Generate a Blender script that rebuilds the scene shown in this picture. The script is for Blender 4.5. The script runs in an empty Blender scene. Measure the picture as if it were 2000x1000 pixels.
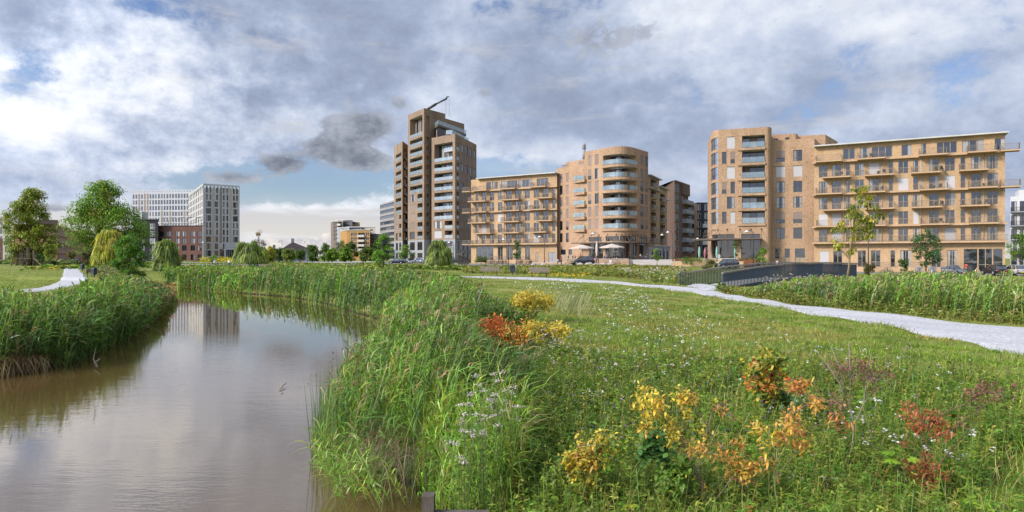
import bpy, bmesh, math, random
import numpy as np
from mathutils import Vector, Matrix
R = math.radians
random.seed(7); rng = np.random.default_rng(11)
SC = bpy.context.scene
COL = SC.collection
H = 2.25; F = 1300.0; YH = 504.0          # eye height, focal length and horizon of the photograph in its pixels
# ------------------------------------------------------------------ objects
def tag(o, label=None, cat=None, group=None, kind=None):
    if label: o['label'] = label
    if cat: o['category'] = cat
    if group: o['group'] = group
    if kind: o['kind'] = kind
    return o
def empty(name, loc=(0, 0, 0), rz=0, label=None, cat=None, group=None, parent=None):
    o = bpy.data.objects.new(name, None); COL.objects.link(o)
    o.location = loc; o.rotation_euler = (0, 0, rz); o.empty_display_size = .2
    if parent: o.parent = parent
    return tag(o, label, cat, group)
def link(name, me, parent=None, loc=(0, 0, 0), rz=0):
    o = bpy.data.objects.new(name, me); COL.objects.link(o)
    o.location = loc; o.rotation_euler = (0, 0, rz)
    if parent: o.parent = parent
    return o
def kids(o): return [c for c in bpy.data.objects if c.parent == o]
def copy_tree(o, parent=None, ch=None):
    c = o.copy(); COL.objects.link(c)
    if parent: c.parent = parent
    for k in (o.children): copy_tree(k, c)
    return c
class MB:
    """collects shapes, links them as ONE mesh object"""
    def __init__(s): s.v = []; s.f = []; s.m = []; s.sm = []
    def add(s, vs, fs, mi=0, smooth=False):
        b = len(s.v); s.v += [tuple(p) for p in vs]
        for f in fs: s.f.append(tuple(b + i for i in f)); s.m.append(mi); s.sm.append(smooth)
        return s
    def quad(s, a, b, c, d, mi=0): return s.add([a, b, c, d], [(0, 1, 2, 3)], mi)
    def box(s, x0, x1, y0, y1, z0, z1, mi=0):
        v = [(x0,y0,z0),(x1,y0,z0),(x1,y1,z0),(x0,y1,z0),(x0,y0,z1),(x1,y0,z1),(x1,y1,z1),(x0,y1,z1)]
        return s.add(v, [(3,2,1,0),(4,5,6,7),(0,1,5,4),(1,2,6,5),(2,3,7,6),(3,0,4,7)], mi)
    def hexa(s, v, mi=0):     # 8 points, bottom ring then top ring
        return s.add(v, [(3,2,1,0),(4,5,6,7),(0,1,5,4),(1,2,6,5),(2,3,7,6),(3,0,4,7)], mi)
    def prism(s, poly, z0, z1, mi=0):
        n = len(poly)
        v = [(x, y, z0) for x, y in poly] + [(x, y, z1) for x, y in poly]
        return s.add(v, [tuple(range(n))[::-1], tuple(range(n, 2*n))] + [(i, (i+1) % n, n+(i+1) % n, n+i) for i in range(n)], mi)
    def tube(s, pts, rad, n=6, mi=0, cap=True, smooth=True):
        pts = [Vector(p) for p in pts]
        if not hasattr(rad, '__len__'): rad = [rad]*len(pts)
        v = []; up = None
        for i, p in enumerate(pts):
            t = (pts[min(i+1, len(pts)-1)] - pts[max(i-1, 0)])
            t = t.normalized() if t.length > 1e-9 else Vector((0, 0, 1))
            if up is None or abs(up.dot(t)) > .95:
                up = Vector((1, 0, 0)) if abs(t.x) < .8 else Vector((0, 1, 0))
            a = t.cross(up).normalized(); b = t.cross(a)
            up = b.cross(t)*1.0 if False else up
            for k in range(n):
                w = 2*math.pi*k/n
                v.append(p + (a*math.cos(w) + b*math.sin(w))*rad[i])
        f = []
        for i in range(len(pts)-1):
            for k in range(n):
                f.append((i*n+k, i*n+(k+1) % n, (i+1)*n+(k+1) % n, (i+1)*n+k))
        if cap: f += [tuple(range(n))[::-1], tuple(range((len(pts)-1)*n, len(pts)*n))]
        return s.add(v, f, mi, smooth)
    def lathe(s, prof, n=16, cx=0, cy=0, mi=0, smooth=True):   # prof: (r,z)
        v = []; f = []
        for r, z in prof:
            for k in range(n):
                w = 2*math.pi*k/n; v.append((cx+r*math.cos(w), cy+r*math.sin(w), z))
        for i in range(len(prof)-1):
            for k in range(n): f.append((i*n+k, i*n+(k+1) % n, (i+1)*n+(k+1) % n, (i+1)*n+k))
        return s.add(v, f, mi, smooth)
    def disc(s, c, ax, r0, r1, w, n=20, mi=0):      # ring about axis ax ('x' or 'y') of width w
        v = []; f = []
        for k in range(n):
            a = 2*math.pi*k/n
            for rr in (r0, r1):
                for o in (-w/2, w/2):
                    if ax == 'y': v.append((c[0]+rr*math.cos(a), c[1]+o, c[2]+rr*math.sin(a)))
                    else: v.append((c[0]+o, c[1]+rr*math.cos(a), c[2]+rr*math.sin(a)))
        for k in range(n):
            b = k*4; d = ((k+1) % n)*4
            f += [(b, d, d+1, b+1), (b+2, b+3, d+3, d+2), (b, b+2, d+2, d), (b+1, d+1, d+3, b+3)]
        return s.add(v, f, mi, True)
    def mesh(s, name, mats, org=(0, 0, 0)):
        me = bpy.data.meshes.new(name)
        ox, oy, oz = org
        me.from_pydata([(x-ox, y-oy, z-oz) for x, y, z in s.v], [], s.f)
        if not isinstance(mats, (list, tuple)): mats = [mats]
        for m in mats: me.materials.append(m)
        me.polygons.foreach_set('material_index', s.m); me.polygons.foreach_set('use_smooth', s.sm)
        me.update(); return me
    def build(s, name, mats, parent=None, org=(0, 0, 0), fixn=False):
        me = s.mesh(name, mats, org)
        if fixn:
            bm = bmesh.new(); bm.from_mesh(me); bmesh.ops.recalc_face_normals(bm, faces=bm.faces); bm.to_mesh(me); bm.free()
        return link(name, me, parent)
# ------------------------------------------------------------------ materials
def nt(m):
    m.use_nodes = True; t = m.node_tree; return t, t.nodes, t.links
_M = {}
def pm(name, col, rough=.8, var=.18, scale=4., stretch=(1, 1, 1), col2=None, spec=.3, metal=0., bump=0., detail=5., coord='Object', rnd=0.):
    """procedural surface: base colour broken up by noise of its own, optional per-object tint and bump"""
    if name in _M: return _M[name]
    m = bpy.data.materials.new(name); t, N, L = nt(m); b = N['Principled BSDF']
    tc = N.new('ShaderNodeTexCoord'); mp = N.new('ShaderNodeMapping'); mp.inputs['Scale'].default_value = stretch
    no = N.new('ShaderNodeTexNoise'); no.inputs['Scale'].default_value = scale; no.inputs['Detail'].default_value = detail; no.inputs['Roughness'].default_value = .62
    cr = N.new('ShaderNodeValToRGB')
    c2 = col2 if col2 else tuple(min(1, c*(1+var)) for c in col)
    cr.color_ramp.elements[0].position = .3; cr.color_ramp.elements[1].position = .7
    cr.color_ramp.elements[0].color = (*[c*(1-var) for c in col], 1); cr.color_ramp.elements[1].color = (*c2, 1)
    L.new(tc.outputs[coord], mp.inputs[0]); L.new(mp.outputs[0], no.inputs['Vector']); L.new(no.outputs['Fac'], cr.inputs[0])
    out = cr.outputs[0]
    if rnd:
        oi = N.new('ShaderNodeObjectInfo'); mr = N.new('ShaderNodeMapRange'); mr.inputs[3].default_value = 1-rnd; mr.inputs[4].default_value = 1+rnd
        hs = N.new('ShaderNodeHueSaturation'); L.new(oi.outputs['Random'], mr.inputs[0]); L.new(mr.outputs[0], hs.inputs['Value']); L.new(out, hs.inputs['Color']); out = hs.outputs[0]
    L.new(out, b.inputs['Base Color'])
    b.inputs['Roughness'].default_value = rough; b.inputs['Metallic'].default_value = metal; b.inputs['Specular IOR Level'].default_value = spec
    if bump:
        bp = N.new('ShaderNodeBump'); bp.inputs['Strength'].default_value = bump; bp.inputs['Distance'].default_value = .05
        L.new(no.outputs['Fac'], bp.inputs['Height']); L.new(bp.outputs[0], b.inputs['Normal'])
    _M[name] = m; return m
def brick(name, base, dark, light, amount=.5):
    """weathered mixed brick: courses of lighter and darker stones plus broad weather blotches"""
    if name in _M: return _M[name]
    m = bpy.data.materials.new(name); t, N, L = nt(m); b = N['Principled BSDF']
    tc = N.new('ShaderNodeTexCoord')
    def noise(st, sc, det, ro):
        mp = N.new('ShaderNodeMapping'); mp.inputs['Scale'].default_value = st; no = N.new('ShaderNodeTexNoise')
        no.inputs['Scale'].default_value = sc; no.inputs['Detail'].default_value = det; no.inputs['Roughness'].default_value = ro
        L.new(tc.outputs['Object'], mp.inputs[0]); L.new(mp.outputs[0], no.inputs['Vector']); return no.outputs['Fac']
    fine = noise((1, 1, 2.8), 2.6, 3., .8); blot = noise((1, 1, .6), .22, 4., .6); strk = noise((1, 1, .07), .9, 3., .6)
    r1 = N.new('ShaderNodeValToRGB'); e = r1.color_ramp.elements
    e[0].position = .36; e[0].color = (*dark, 1); e[1].position = .47; e[1].color = (*base, 1)
    x = e.new(.56); x.color = (*base, 1); y = e.new(.68); y.color = (*light, 1)
    L.new(fine, r1.inputs[0])
    mr = N.new('ShaderNodeMapRange'); mr.inputs[1].default_value = .3; mr.inputs[2].default_value = .7; mr.inputs[3].default_value = .80; mr.inputs[4].default_value = 1.14; ad = N.new('ShaderNodeMath'); ad.operation = 'MULTIPLY_ADD'; ad.inputs[1].default_value = .45; ad.inputs[2].default_value = -.22; L.new(strk, ad.inputs[0]); a2 = N.new('ShaderNodeMath'); a2.operation = 'ADD'; L.new(blot, a2.inputs[0]); L.new(ad.outputs[0], a2.inputs[1]); blot = a2.outputs[0]
    hs = N.new('ShaderNodeHueSaturation'); L.new(blot, mr.inputs[0]); L.new(mr.outputs[0], hs.inputs['Value']); L.new(r1.outputs[0], hs.inputs['Color'])
    L.new(hs.outputs[0], b.inputs['Base Color']); b.inputs['Roughness'].default_value = .9; b.inputs['Specular IOR Level'].default_value = .2
    bp = N.new('ShaderNodeBump'); bp.inputs['Strength'].default_value = .35; bp.inputs['Distance'].default_value = .04
    L.new(fine, bp.inputs['Height']); L.new(bp.outputs[0], b.inputs['Normal'])
    _M[name] = m; return m
def glassy(name, col, refl=.35, rough=.04, rnd=.5):
    """window glass seen by day: dark room behind, sky mirrored on it, each pane slightly out of true"""
    if name in _M: return _M[name]
    m = bpy.data.materials.new(name); t, N, L = nt(m); N.remove(N['Principled BSDF'])
    out = N['Material Output']
    d = N.new('ShaderNodeBsdfDiffuse'); g = N.new('ShaderNodeBsdfGlossy'); mx = N.new('ShaderNodeMixShader')
    oi = N.new('ShaderNodeObjectInfo'); mr = N.new('ShaderNodeMapRange'); mr.inputs[3].default_value = 1-rnd; mr.inputs[4].default_value = 1+rnd
    hs = N.new('ShaderNodeHueSaturation'); hs.inputs['Color'].default_value = (*col, 1)
    L.new(oi.outputs['Random'], mr.inputs[0]); L.new(mr.outputs[0], hs.inputs['Value']); L.new(hs.outputs[0], d.inputs[0])
    g.inputs['Roughness'].default_value = rough
    tc = N.new('ShaderNodeTexCoord'); no = N.new('ShaderNodeTexNoise'); no.inputs['Scale'].default_value = .7; no.inputs['Detail'].default_value = 1
    no.noise_dimensions = '4D'; mu = N.new('ShaderNodeMath'); mu.operation = 'MULTIPLY'; mu.inputs[1].default_value = 60
    L.new(oi.outputs['Random'], mu.inputs[0]); L.new(mu.outputs[0], no.inputs['W'])
    L.new(tc.outputs['Object'], no.inputs['Vector'])
    bp = N.new('ShaderNodeBump'); bp.inputs['Strength'].default_value = .06; bp.inputs['Distance'].default_value = .2; L.new(no.outputs['Fac'], bp.inputs['Height']); L.new(bp.outputs[0], g.inputs['Normal'])
    lw = N.new('ShaderNodeLayerWeight'); lw.inputs[0].default_value = .3
    r = N.new('ShaderNodeMapRange'); r.inputs[3].default_value = refl; r.inputs[4].default_value = .95; L.new(lw.outputs['Fresnel'], r.inputs[0])
    L.new(r.outputs[0], mx.inputs[0]); L.new(d.outputs[0], mx.inputs[1]); L.new(g.outputs[0], mx.inputs[2]); L.new(mx.outputs[0], out.inputs[0])
    _M[name] = m; return m
def clearglass(name, tint=(.75, .9, .9), op=.3):
    if name in _M: return _M[name]
    m = bpy.data.materials.new(name); t, N, L = nt(m); N.remove(N['Principled BSDF']); out = N['Material Output']
    tr = N.new('ShaderNodeBsdfTransparent'); tr.inputs[0].default_value = (*tint, 1)
    g = N.new('ShaderNodeBsdfGlossy'); g.inputs['Roughness'].default_value = .08
    d = N.new('ShaderNodeBsdfDiffuse'); d.inputs[0].default_value = (.40, .45, .455, 1)
    m1 = N.new('ShaderNodeMixShader'); m1.inputs[0].default_value = .45; L.new(g.outputs[0], m1.inputs[1]); L.new(d.outputs[0], m1.inputs[2])
    m2 = N.new('ShaderNodeMixShader')
    tc = N.new('ShaderNodeTexCoord'); no = N.new('ShaderNodeTexNoise'); no.inputs['Scale'].default_value = .8; mr = N.new('ShaderNodeMapRange'); mr.inputs[3].default_value = op*.7; mr.inputs[4].default_value = op*1.3
    L.new(tc.outputs['Object'], no.inputs['Vector']); L.new(no.outputs['Fac'], mr.inputs[0]); L.new(mr.outputs[0], m2.inputs[0])
    L.new(tr.outputs[0], m2.inputs[1]); L.new(m1.outputs[0], m2.inputs[2]); L.new(m2.outputs[0], out.inputs[0])
    _M[name] = m; return m
def leafmat(name, transl=.35, gloss=.06):
    """foliage: colour per leaf from the mesh's own 'tint' attribute, light shining through"""
    if name in _M: return _M[name]
    m = bpy.data.materials.new(name); t, N, L = nt(m); N.remove(N['Principled BSDF']); out = N['Material Output']
    at = N.new('ShaderNodeAttribute'); at.attribute_name = 'tint'
    d = N.new('ShaderNodeBsdfDiffuse'); tr = N.new('ShaderNodeBsdfTranslucent'); g = N.new('ShaderNodeBsdfGlossy'); g.inputs['Roughness'].default_value = .45; g.inputs[0].default_value = (.9, .95, .9, 1)
    tc = N.new('ShaderNodeTexCoord'); no = N.new('ShaderNodeTexNoise'); no.inputs['Scale'].default_value = .8; no.inputs['Detail'].default_value = 4
    mr = N.new('ShaderNodeMapRange'); mr.inputs[1].default_value = .3; mr.inputs[2].default_value = .7; mr.inputs[3].default_value = .75; mr.inputs[4].default_value = 1.25
    hs = N.new('ShaderNodeHueSaturation'); L.new(tc.outputs['Object'], no.inputs['Vector']); L.new(no.outputs['Fac'], mr.inputs[0]); L.new(mr.outputs[0], hs.inputs['Value']); L.new(at.outputs['Color'], hs.inputs['Color'])
    m1 = N.new('ShaderNodeMixShader'); m1.inputs[0].default_value = transl; m2 = N.new('ShaderNodeMixShader'); m2.inputs[0].default_value = gloss
    L.new(hs.outputs[0], d.inputs[0]); L.new(hs.outputs[0], tr.inputs[0])
    L.new(d.outputs[0], m1.inputs[1]); L.new(tr.outputs[0], m1.inputs[2]); L.new(m1.outputs[0], m2.inputs[1]); L.new(g.outputs[0], m2.inputs[2]); L.new(m2.outputs[0], out.inputs[0])
    _M[name] = m; return m
# ------------------------------------------------------------------ pixel <-> place
def ax(px): return (px-1000.)/F
def at(px, d, z=0.): return Vector((ax(px)*d, d, z))
def zof(py, d): return H-(py-YH)*d/F
def S(a, b, x):
    t = np.clip((x-a)/(b-a), 0, 1); return t*t*(3-2*t)
# stream outline in plan (left bank outwards, round the far bend, back along the right bank)
WZ = -.45
def wp(px, py):
    d = (H-WZ)*F/(py-YH); return (ax(px)*d, d)
LEFT_BANK = [(-13., -6.), (-12.6, 9.), wp(0, 735), wp(130, 716), wp(250, 665), wp(310, 620), wp(338, 585), wp(343, 566)]
RIGHT_BANK = [wp(356, 559), wp(460, 573), wp(560, 581), wp(640, 598), wp(725, 628), wp(738, 648), wp(716, 690), wp(655, 770), wp(622, 870), wp(640, 915), wp(735, 965), wp(800, 1010), (-.75, 4.), (-1.2, -6.)]
FAR_BEND = [(-40., 66.), (-60., 74.), (-60., 78.), (-38., 71.)]
WPOLY = np.array(LEFT_BANK + FAR_BEND + RIGHT_BANK)
def sdist(P, poly):
    """signed distance to a polygon, negative inside"""
    P = np.asarray(P, float); d = np.full(len(P), 1e9); ins = np.zeros(len(P), bool)
    for i in range(len(poly)):
        a = poly[i]; b = poly[(i+1) % len(poly)]; e = b-a
        w = P-a; t = np.clip((w@e)/(e@e), 0, 1); d = np.minimum(d, np.hypot(*(w-t[:, None]*e).T))
        c = (a[1] > P[:, 1]) != (b[1] > P[:, 1])
        with np.errstate(divide='ignore', invalid='ignore'):
            xx = (b[0]-a[0])*(P[:, 1]-a[1])/(b[1]-a[1])+a[0]
        ins ^= c & (P[:, 0] < xx)
    return np.where(ins, -d, d)
def inpoly(P, poly): return sdist(P, np.asarray(poly, float)) < 0
def ground_xy(x, y):
    x = np.atleast_1d(np.asarray(x, float)); y = np.atleast_1d(np.asarray(y, float))
    d = np.maximum(y, 1.); px = 1000+F*np.clip(x/d, -3, 3); d = np.where(y < 1, 0, d)
    mid = S(620, 860, px)*(1-S(1390, 1560, px))
    z = (.40*S(32, 74, d)+.42*S(88, 132, d))*mid
    z = z - .30*S(58, 100, d)*S(1440, 1600, px)
    z = z + .55*S(55, 150, d)*(1-S(420, 700, px)) + .5*S(150, 260, d)*S(420, 700, px)*(1-S(760, 900, px))
    near = 1-S(40, 80, np.hypot(x, y))
    z = z + near*(.05*np.sin(x*.9+1)*np.cos(y*.7)+.035*np.sin(x*2.3+y*1.7))
    sd = sdist(np.c_[x, y], WPOLY)
    bank = S(-1.4, 1.6, sd)
    return np.where(sd < 1.7, z*bank + (WZ-.75)*(1-bank)*1.0, z)
def gz(x, y): return float(ground_xy(x, y)[0])
def G(px, py):
    """the place on the ground seen at a pixel of the photograph"""
    lo, hi = 3., 900.; u = ax(px)
    ds = np.geomspace(3, 900, 500); zz = H-(py-YH)*ds/F; g = ground_xy(u*ds, ds)
    k = np.argmax(zz < g) if (zz < g).any() else 499
    a, b = ds[max(k-1, 0)], ds[k]
    for _ in range(18):
        m = (a+b)/2
        if H-(py-YH)*m/F < gz(u*m, m): b = m
        else: a = m
    return Vector((u*b, b, gz(u*b, b)))
def on(px, d): x = ax(px)*d; return Vector((x, d, gz(x, d)))
# ------------------------------------------------------------------ camera, light, sky
cam = bpy.data.cameras.new('camera'); co = bpy.data.objects.new('camera', cam); COL.objects.link(co)
co.location = (0, 0, H); co.rotation_euler = (R(90), 0, 0)
cam.sensor_width = 36; cam.lens = 36*F/2000; cam.shift_y = (YH-500)/2000; cam.clip_end = 6000; cam.clip_start = .05
SC.camera = co
SUN_AZ, SUN_EL = R(-118), R(31)       # from +Y towards +X; the sun stands behind the left shoulder
sd_ = Vector((math.sin(SUN_AZ)*math.cos(SUN_EL), math.cos(SUN_AZ)*math.cos(SUN_EL), math.sin(SUN_EL)))
sl = bpy.data.lights.new('sun', 'SUN'); so = bpy.data.objects.new('sun', sl); COL.objects.link(so)
sl.energy = 2.1; sl.angle = R(11); sl.color = (1., .90, .77)
so.rotation_euler = (-sd_).to_track_quat('-Z', 'Y').to_euler(); so.location = (0, 0, 80)
SC.view_settings.view_transform = 'Standard'; SC.view_settings.look = 'None'; SC.view_settings.gamma = 1; SC.view_settings.exposure = 1.2
SC.view_settings.use_curve_mapping = False
try:
    SC.cycles.use_denoising = True; SC.cycles.max_bounces = 8; SC.cycles.transparent_max_bounces = 24; SC.cycles.use_adaptive_sampling = True
except Exception: pass
W = bpy.data.worlds.new('World'); SC.world = W; W.use_nodes = True
try: W.cycles.sampling_method = 'MANUAL'; W.cycles.sample_map_resolution = 512
except Exception: pass
T = W.node_tree; N = T.nodes; L = T.links; N.clear()
def nd(t, **k):
    n = N.new(t)
    for a, b in k.items(): setattr(n, a, b)
    return n
def val(n, i, v):
    if hasattr(v, 'default_value') or hasattr(v, 'is_linked'): L.new(v, n.inputs[i])
    else: n.inputs[i].default_value = v
def mth(op, a, b=0., c=None, clamp=False):
    n = nd('ShaderNodeMath', operation=op, use_clamp=clamp); val(n, 0, a); val(n, 1, b)
    if c is not None: val(n, 2, c)
    return n.outputs[0]
def sst(x, a, b):
    n = nd('ShaderNodeMapRange', interpolation_type='SMOOTHSTEP'); val(n, 0, x); n.inputs[1].default_value = a; n.inputs[2].default_value = b; return n.outputs[0]
def mixc(f, a, b):
    n = nd('ShaderNodeMix', data_type='RGBA'); val(n, 0, f); val(n, 6, a); val(n, 7, b); return n.outputs[2]
tc = nd('ShaderNodeTexCoord'); nv = nd('ShaderNodeVectorMath', operation='NORMALIZE'); L.new(tc.outputs['Generated'], nv.inputs[0])
sp = nd('ShaderNodeSeparateXYZ'); L.new(nv.outputs[0], sp.inputs[0]); X, Y, Z = sp.outputs
AZ = mth('ARCTAN2', X, Y); EL = mth('ARCSINE', Z)
zz = mth('ADD', mth('MAXIMUM', Z, 0.), .16)
cv = nd('ShaderNodeCombineXYZ'); L.new(mth('DIVIDE', X, zz), cv.inputs[0]); L.new(mth('DIVIDE', Y, zz), cv.inputs[1])
def noise(vec, scale, det, ro, off=(0, 0, 0), st=(1, 1, 1), dist=0.):
    mp = nd('ShaderNodeMapping'); mp.inputs[1].default_value = off; mp.inputs[3].default_value = st; L.new(vec, mp.inputs[0])
    n = nd('ShaderNodeTexNoise'); n.inputs['Scale'].default_value = scale; n.inputs['Detail'].default_value = det; n.inputs['Roughness'].default_value = ro; n.inputs['Distortion'].default_value = dist
    L.new(mp.outputs[0], n.inputs['Vector']); return n.outputs['Fac']
def azel(px, py): u = ax(px); return math.atan(u), math.atan((YH-py)/F/math.sqrt(1+u*u))
def blob(px, py, wx, wy, tilt=0.):
    """soft patch of the sky round a bearing and height; wx, wy its half widths"""
    a, e = azel(px, py); da = mth('SUBTRACT', AZ, a); de = mth('SUBTRACT', EL, e)
    de = mth('SUBTRACT', de, mth('MULTIPLY', da, tilt))
    q = mth('ADD', mth('POWER', mth('ABSOLUTE', mth('DIVIDE', da, wx/F)), 2.), mth('POWER', mth('ABSOLUTE', mth('DIVIDE', de, wy/F)), 2.))
    return mth('EXPONENT', mth('MULTIPLY', q, -1.))
def addm(*a):
    o = a[0]
    for b in a[1:]: o = mth('ADD', o, b)
    return o
ae = nd('ShaderNodeCombineXYZ'); L.new(AZ, ae.inputs[0]); L.new(EL, ae.inputs[1])
BLUE = (.80, .86, 1.10)
sky = nd('ShaderNodeTexSky', sky_type='NISHITA'); sky.sun_disc = False; sky.sun_elevation = SUN_EL; sky.sun_rotation = SUN_AZ
sky.air_density = 1.2; sky.dust_density = .5; sky.ozone_density = 2.
blue = nd('ShaderNodeVectorMath', operation='MULTIPLY'); L.new(sky.outputs[0], blue.inputs[0]); blue.inputs[1].default_value = BLUE
P = cv.outputs[0]; Q = ae.outputs[0]
n1 = noise(Q, 5.2, 8., .60, (3.1, 1.7, 0), (1., 1.6, 1.), .12); n2 = noise(Q, 2.3, 5., .5, (8.2, 4.4, 2.), (1., 1.9, 1.), .1); n3 = noise(Q, 15., 7., .62, (1., 9., 5.), (1., 1.3, 1.), .15)
n4 = noise(ae.outputs[0], 7., 6., .62, (2., 0., 0.), (1., 5., 1.), .1)
n5 = noise(Q, 34., 8., .66, (3., 3., 1.), (1., 1.25, 1.), .1)
def B(amt, *a): return mth('MULTIPLY', blob(*a), amt)
gaps = addm(B(.80, 600, 360, 245, 42), B(.5, 950, 330, 100, 30), B(.26, 1660, 110, 60, 70), B(.20, 1345, 90, 45, 90, .2), B(.12, 1330, 190, 90, 40), B(.30, 75, 135, 60, 45), B(.20, 20, 170, 40, 30), B(.30, 290, 20, 90, 40), B(.20, 560, 40, 60, 60), B(.42, 1350, 415, 80, 18), B(.22, 1960, 40, 70, 60), B(.24, 1880, 180, 60, 60), B(.18, 1560, 215, 70, 40), B(.22, 950, 0, 110, 50), B(.12, 1200, 330, 200, 60), B(.16, 1150, 20, 60, 60))
cov = addm(-.26, mth('MULTIPLY', n1, .95), mth('MULTIPLY', n3, .62), mth('MULTIPLY', n5, .36), mth('MULTIPLY', gaps, -1.))
cover = mth('MAXIMUM', sst(cov, .24, .52), mth('MULTIPLY', sst(EL, .36, .10), mth('MULTIPLY', mth('SUBTRACT', 1., B(1., 640, 360, 330, 45)), .35)))
# light and shade of the cloud deck itself
lite = addm(B(.40, 150, 110, 260, 110), B(.26, 60, 240, 150, 60), B(.20, 330, 330, 260, 45, -.05), B(.14, 1930, 170, 160, 170), B(.14, 870, 190, 90, 110), B(.06, 1030, 70, 90, 70), B(.06, 1450, 150, 70, 120), B(.06, 1760, 130, 60, 110), B(.02, 1500, 150, 420, 200), B(-.04, 1150, 200, 300, 160), B(.30, 620, 430, 260, 45), B(.16, 250, 430, 300, 45), B(.16, 1030, 310, 160, 35), B(.12, 590, 230, 60, 60), B(.10, 1650, 230, 200, 60),
            B(-.20, 480, 180, 330, 60, .12), B(-.16, 150, 300, 200, 28, .14), B(-.26, 40, 50, 130, 60), B(-.08, 1120, 250, 250, 70), B(-.10, 1000, 120, 60, 40), B(-.06, 700, 60, 200, 80), B(-.10, 1600, 190, 120, 60))
fine = mth('ADD', .30, B(.70, 130, 170, 420, 190)); dn = lambda n, k: mth('MULTIPLY', mth('SUBTRACT', n, .5), k)
sh = addm(.44, dn(n2, .75), dn(n1, 1.0), mth('MULTIPLY', dn(n3, 1.0), fine), mth('MULTIPLY', dn(n5, .65), fine), lite)
shade = sst(sh, .08, .92)
cr = nd('ShaderNodeValToRGB'); L.new(shade, cr.inputs[0]); e = cr.color_ramp.elements
e[0].position = 0; e[0].color = (.255, .300, .415, 1); e[1].position = 1; e[1].color = (.84, .865, .91, 1)
q = e.new(.30); q.color = (.355, .42, .565, 1); q = e.new(.62); q.color = (.535, .60, .74, 1)
cl = nd('ShaderNodeVectorMath', operation='SCALE'); L.new(cr.outputs[0], cl.inputs[0]); cl.inputs['Scale'].default_value = 9.8
c1 = mixc(cover, blue.outputs[0], cl.outputs[0])
# thin layered veil low over the horizon, warm where it is thickest
veil = addm(mth('MULTIPLY', sst(EL, .12, .02), .30), B(.36, 620, 436, 230, 40), B(-.16, 620, 468, 200, 10), B(-.5, 620, 362, 200, 26), B(.1, 100, 440, 200, 60))
warm = mth('MULTIPLY', sst(addm(veil, mth('MULTIPLY', n4, 1.3)), .66, 1.14), .95)
c2 = mixc(warm, c1, mixc(sst(EL, .09, .02), (5.3, 5.4, 5.8, 1), (6.6, 6.3, 5.9, 1)))
# a bank of bright cumulus just over the far trees
npf = noise(ae.outputs[0], 34., 6., .58, (0., 1., 0.), (1., 1.3, 1.), .2)
puff = sst(addm(B(.42, 605, 486, 110, 26), B(.25, 500, 488, 60, 16), mth('MULTIPLY', npf, 1.1)), .74, .80)
puff = mth('MULTIPLY', puff, sst(B(1., 600, 478, 190, 34), .05, .3))
c3 = mixc(puff, c2, mixc(sst(npf, .35, .7), (4.2, 4.3, 4.9, 1), (8.6, 8.0, 7.3, 1)))
# small dark scud clouds under the deck
nk = noise(ae.outputs[0], 22., 9., .66, (7., 3., 0.), (1., 1.5, 1.), .1)
dk = addm(B(.85, 655, 288, 58, 26), B(.74, 550, 320, 46, 20), B(.76, 712, 314, 52, 20), B(.5, 720, 250, 40, 22), B(.52, 455, 347, 46, 13), B(.42, 715, 240, 55, 28), B(.42, 1165, 75, 70, 34), B(.28, 1045, 112, 40, 16), B(.24, 1262, 62, 32, 18), B(.36, 945, 182, 28, 12), B(.40, 780, 202, 24, 14), B(.46, 105, 408, 26, 9), B(.30, 640, 240, 30, 18))
dm = sst(addm(dk, mth('MULTIPLY', addm(nk, -.5), 1.55)), .18, .44)
c4 = mixc(mth('MULTIPLY', dm, .9), c3, mixc(sst(addm(nk, mth('MULTIPLY', dk, -.25)), .12, .62), (1.25, 1.4, 1.8, 1), (4.2, 4.5, 5.2, 1)))
# extra cloud brightness round the sun behind the camera, added as soft fill light
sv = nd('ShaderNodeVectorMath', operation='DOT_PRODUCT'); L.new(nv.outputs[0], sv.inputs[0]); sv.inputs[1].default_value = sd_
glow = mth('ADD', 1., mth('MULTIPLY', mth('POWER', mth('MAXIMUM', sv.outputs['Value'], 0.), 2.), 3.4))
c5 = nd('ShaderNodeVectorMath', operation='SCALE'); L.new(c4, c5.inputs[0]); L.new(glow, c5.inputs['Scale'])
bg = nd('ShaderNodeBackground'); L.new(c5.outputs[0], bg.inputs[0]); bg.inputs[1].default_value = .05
wo = nd('ShaderNodeOutputWorld'); L.new(bg.outputs[0], wo.inputs[0])
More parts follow.
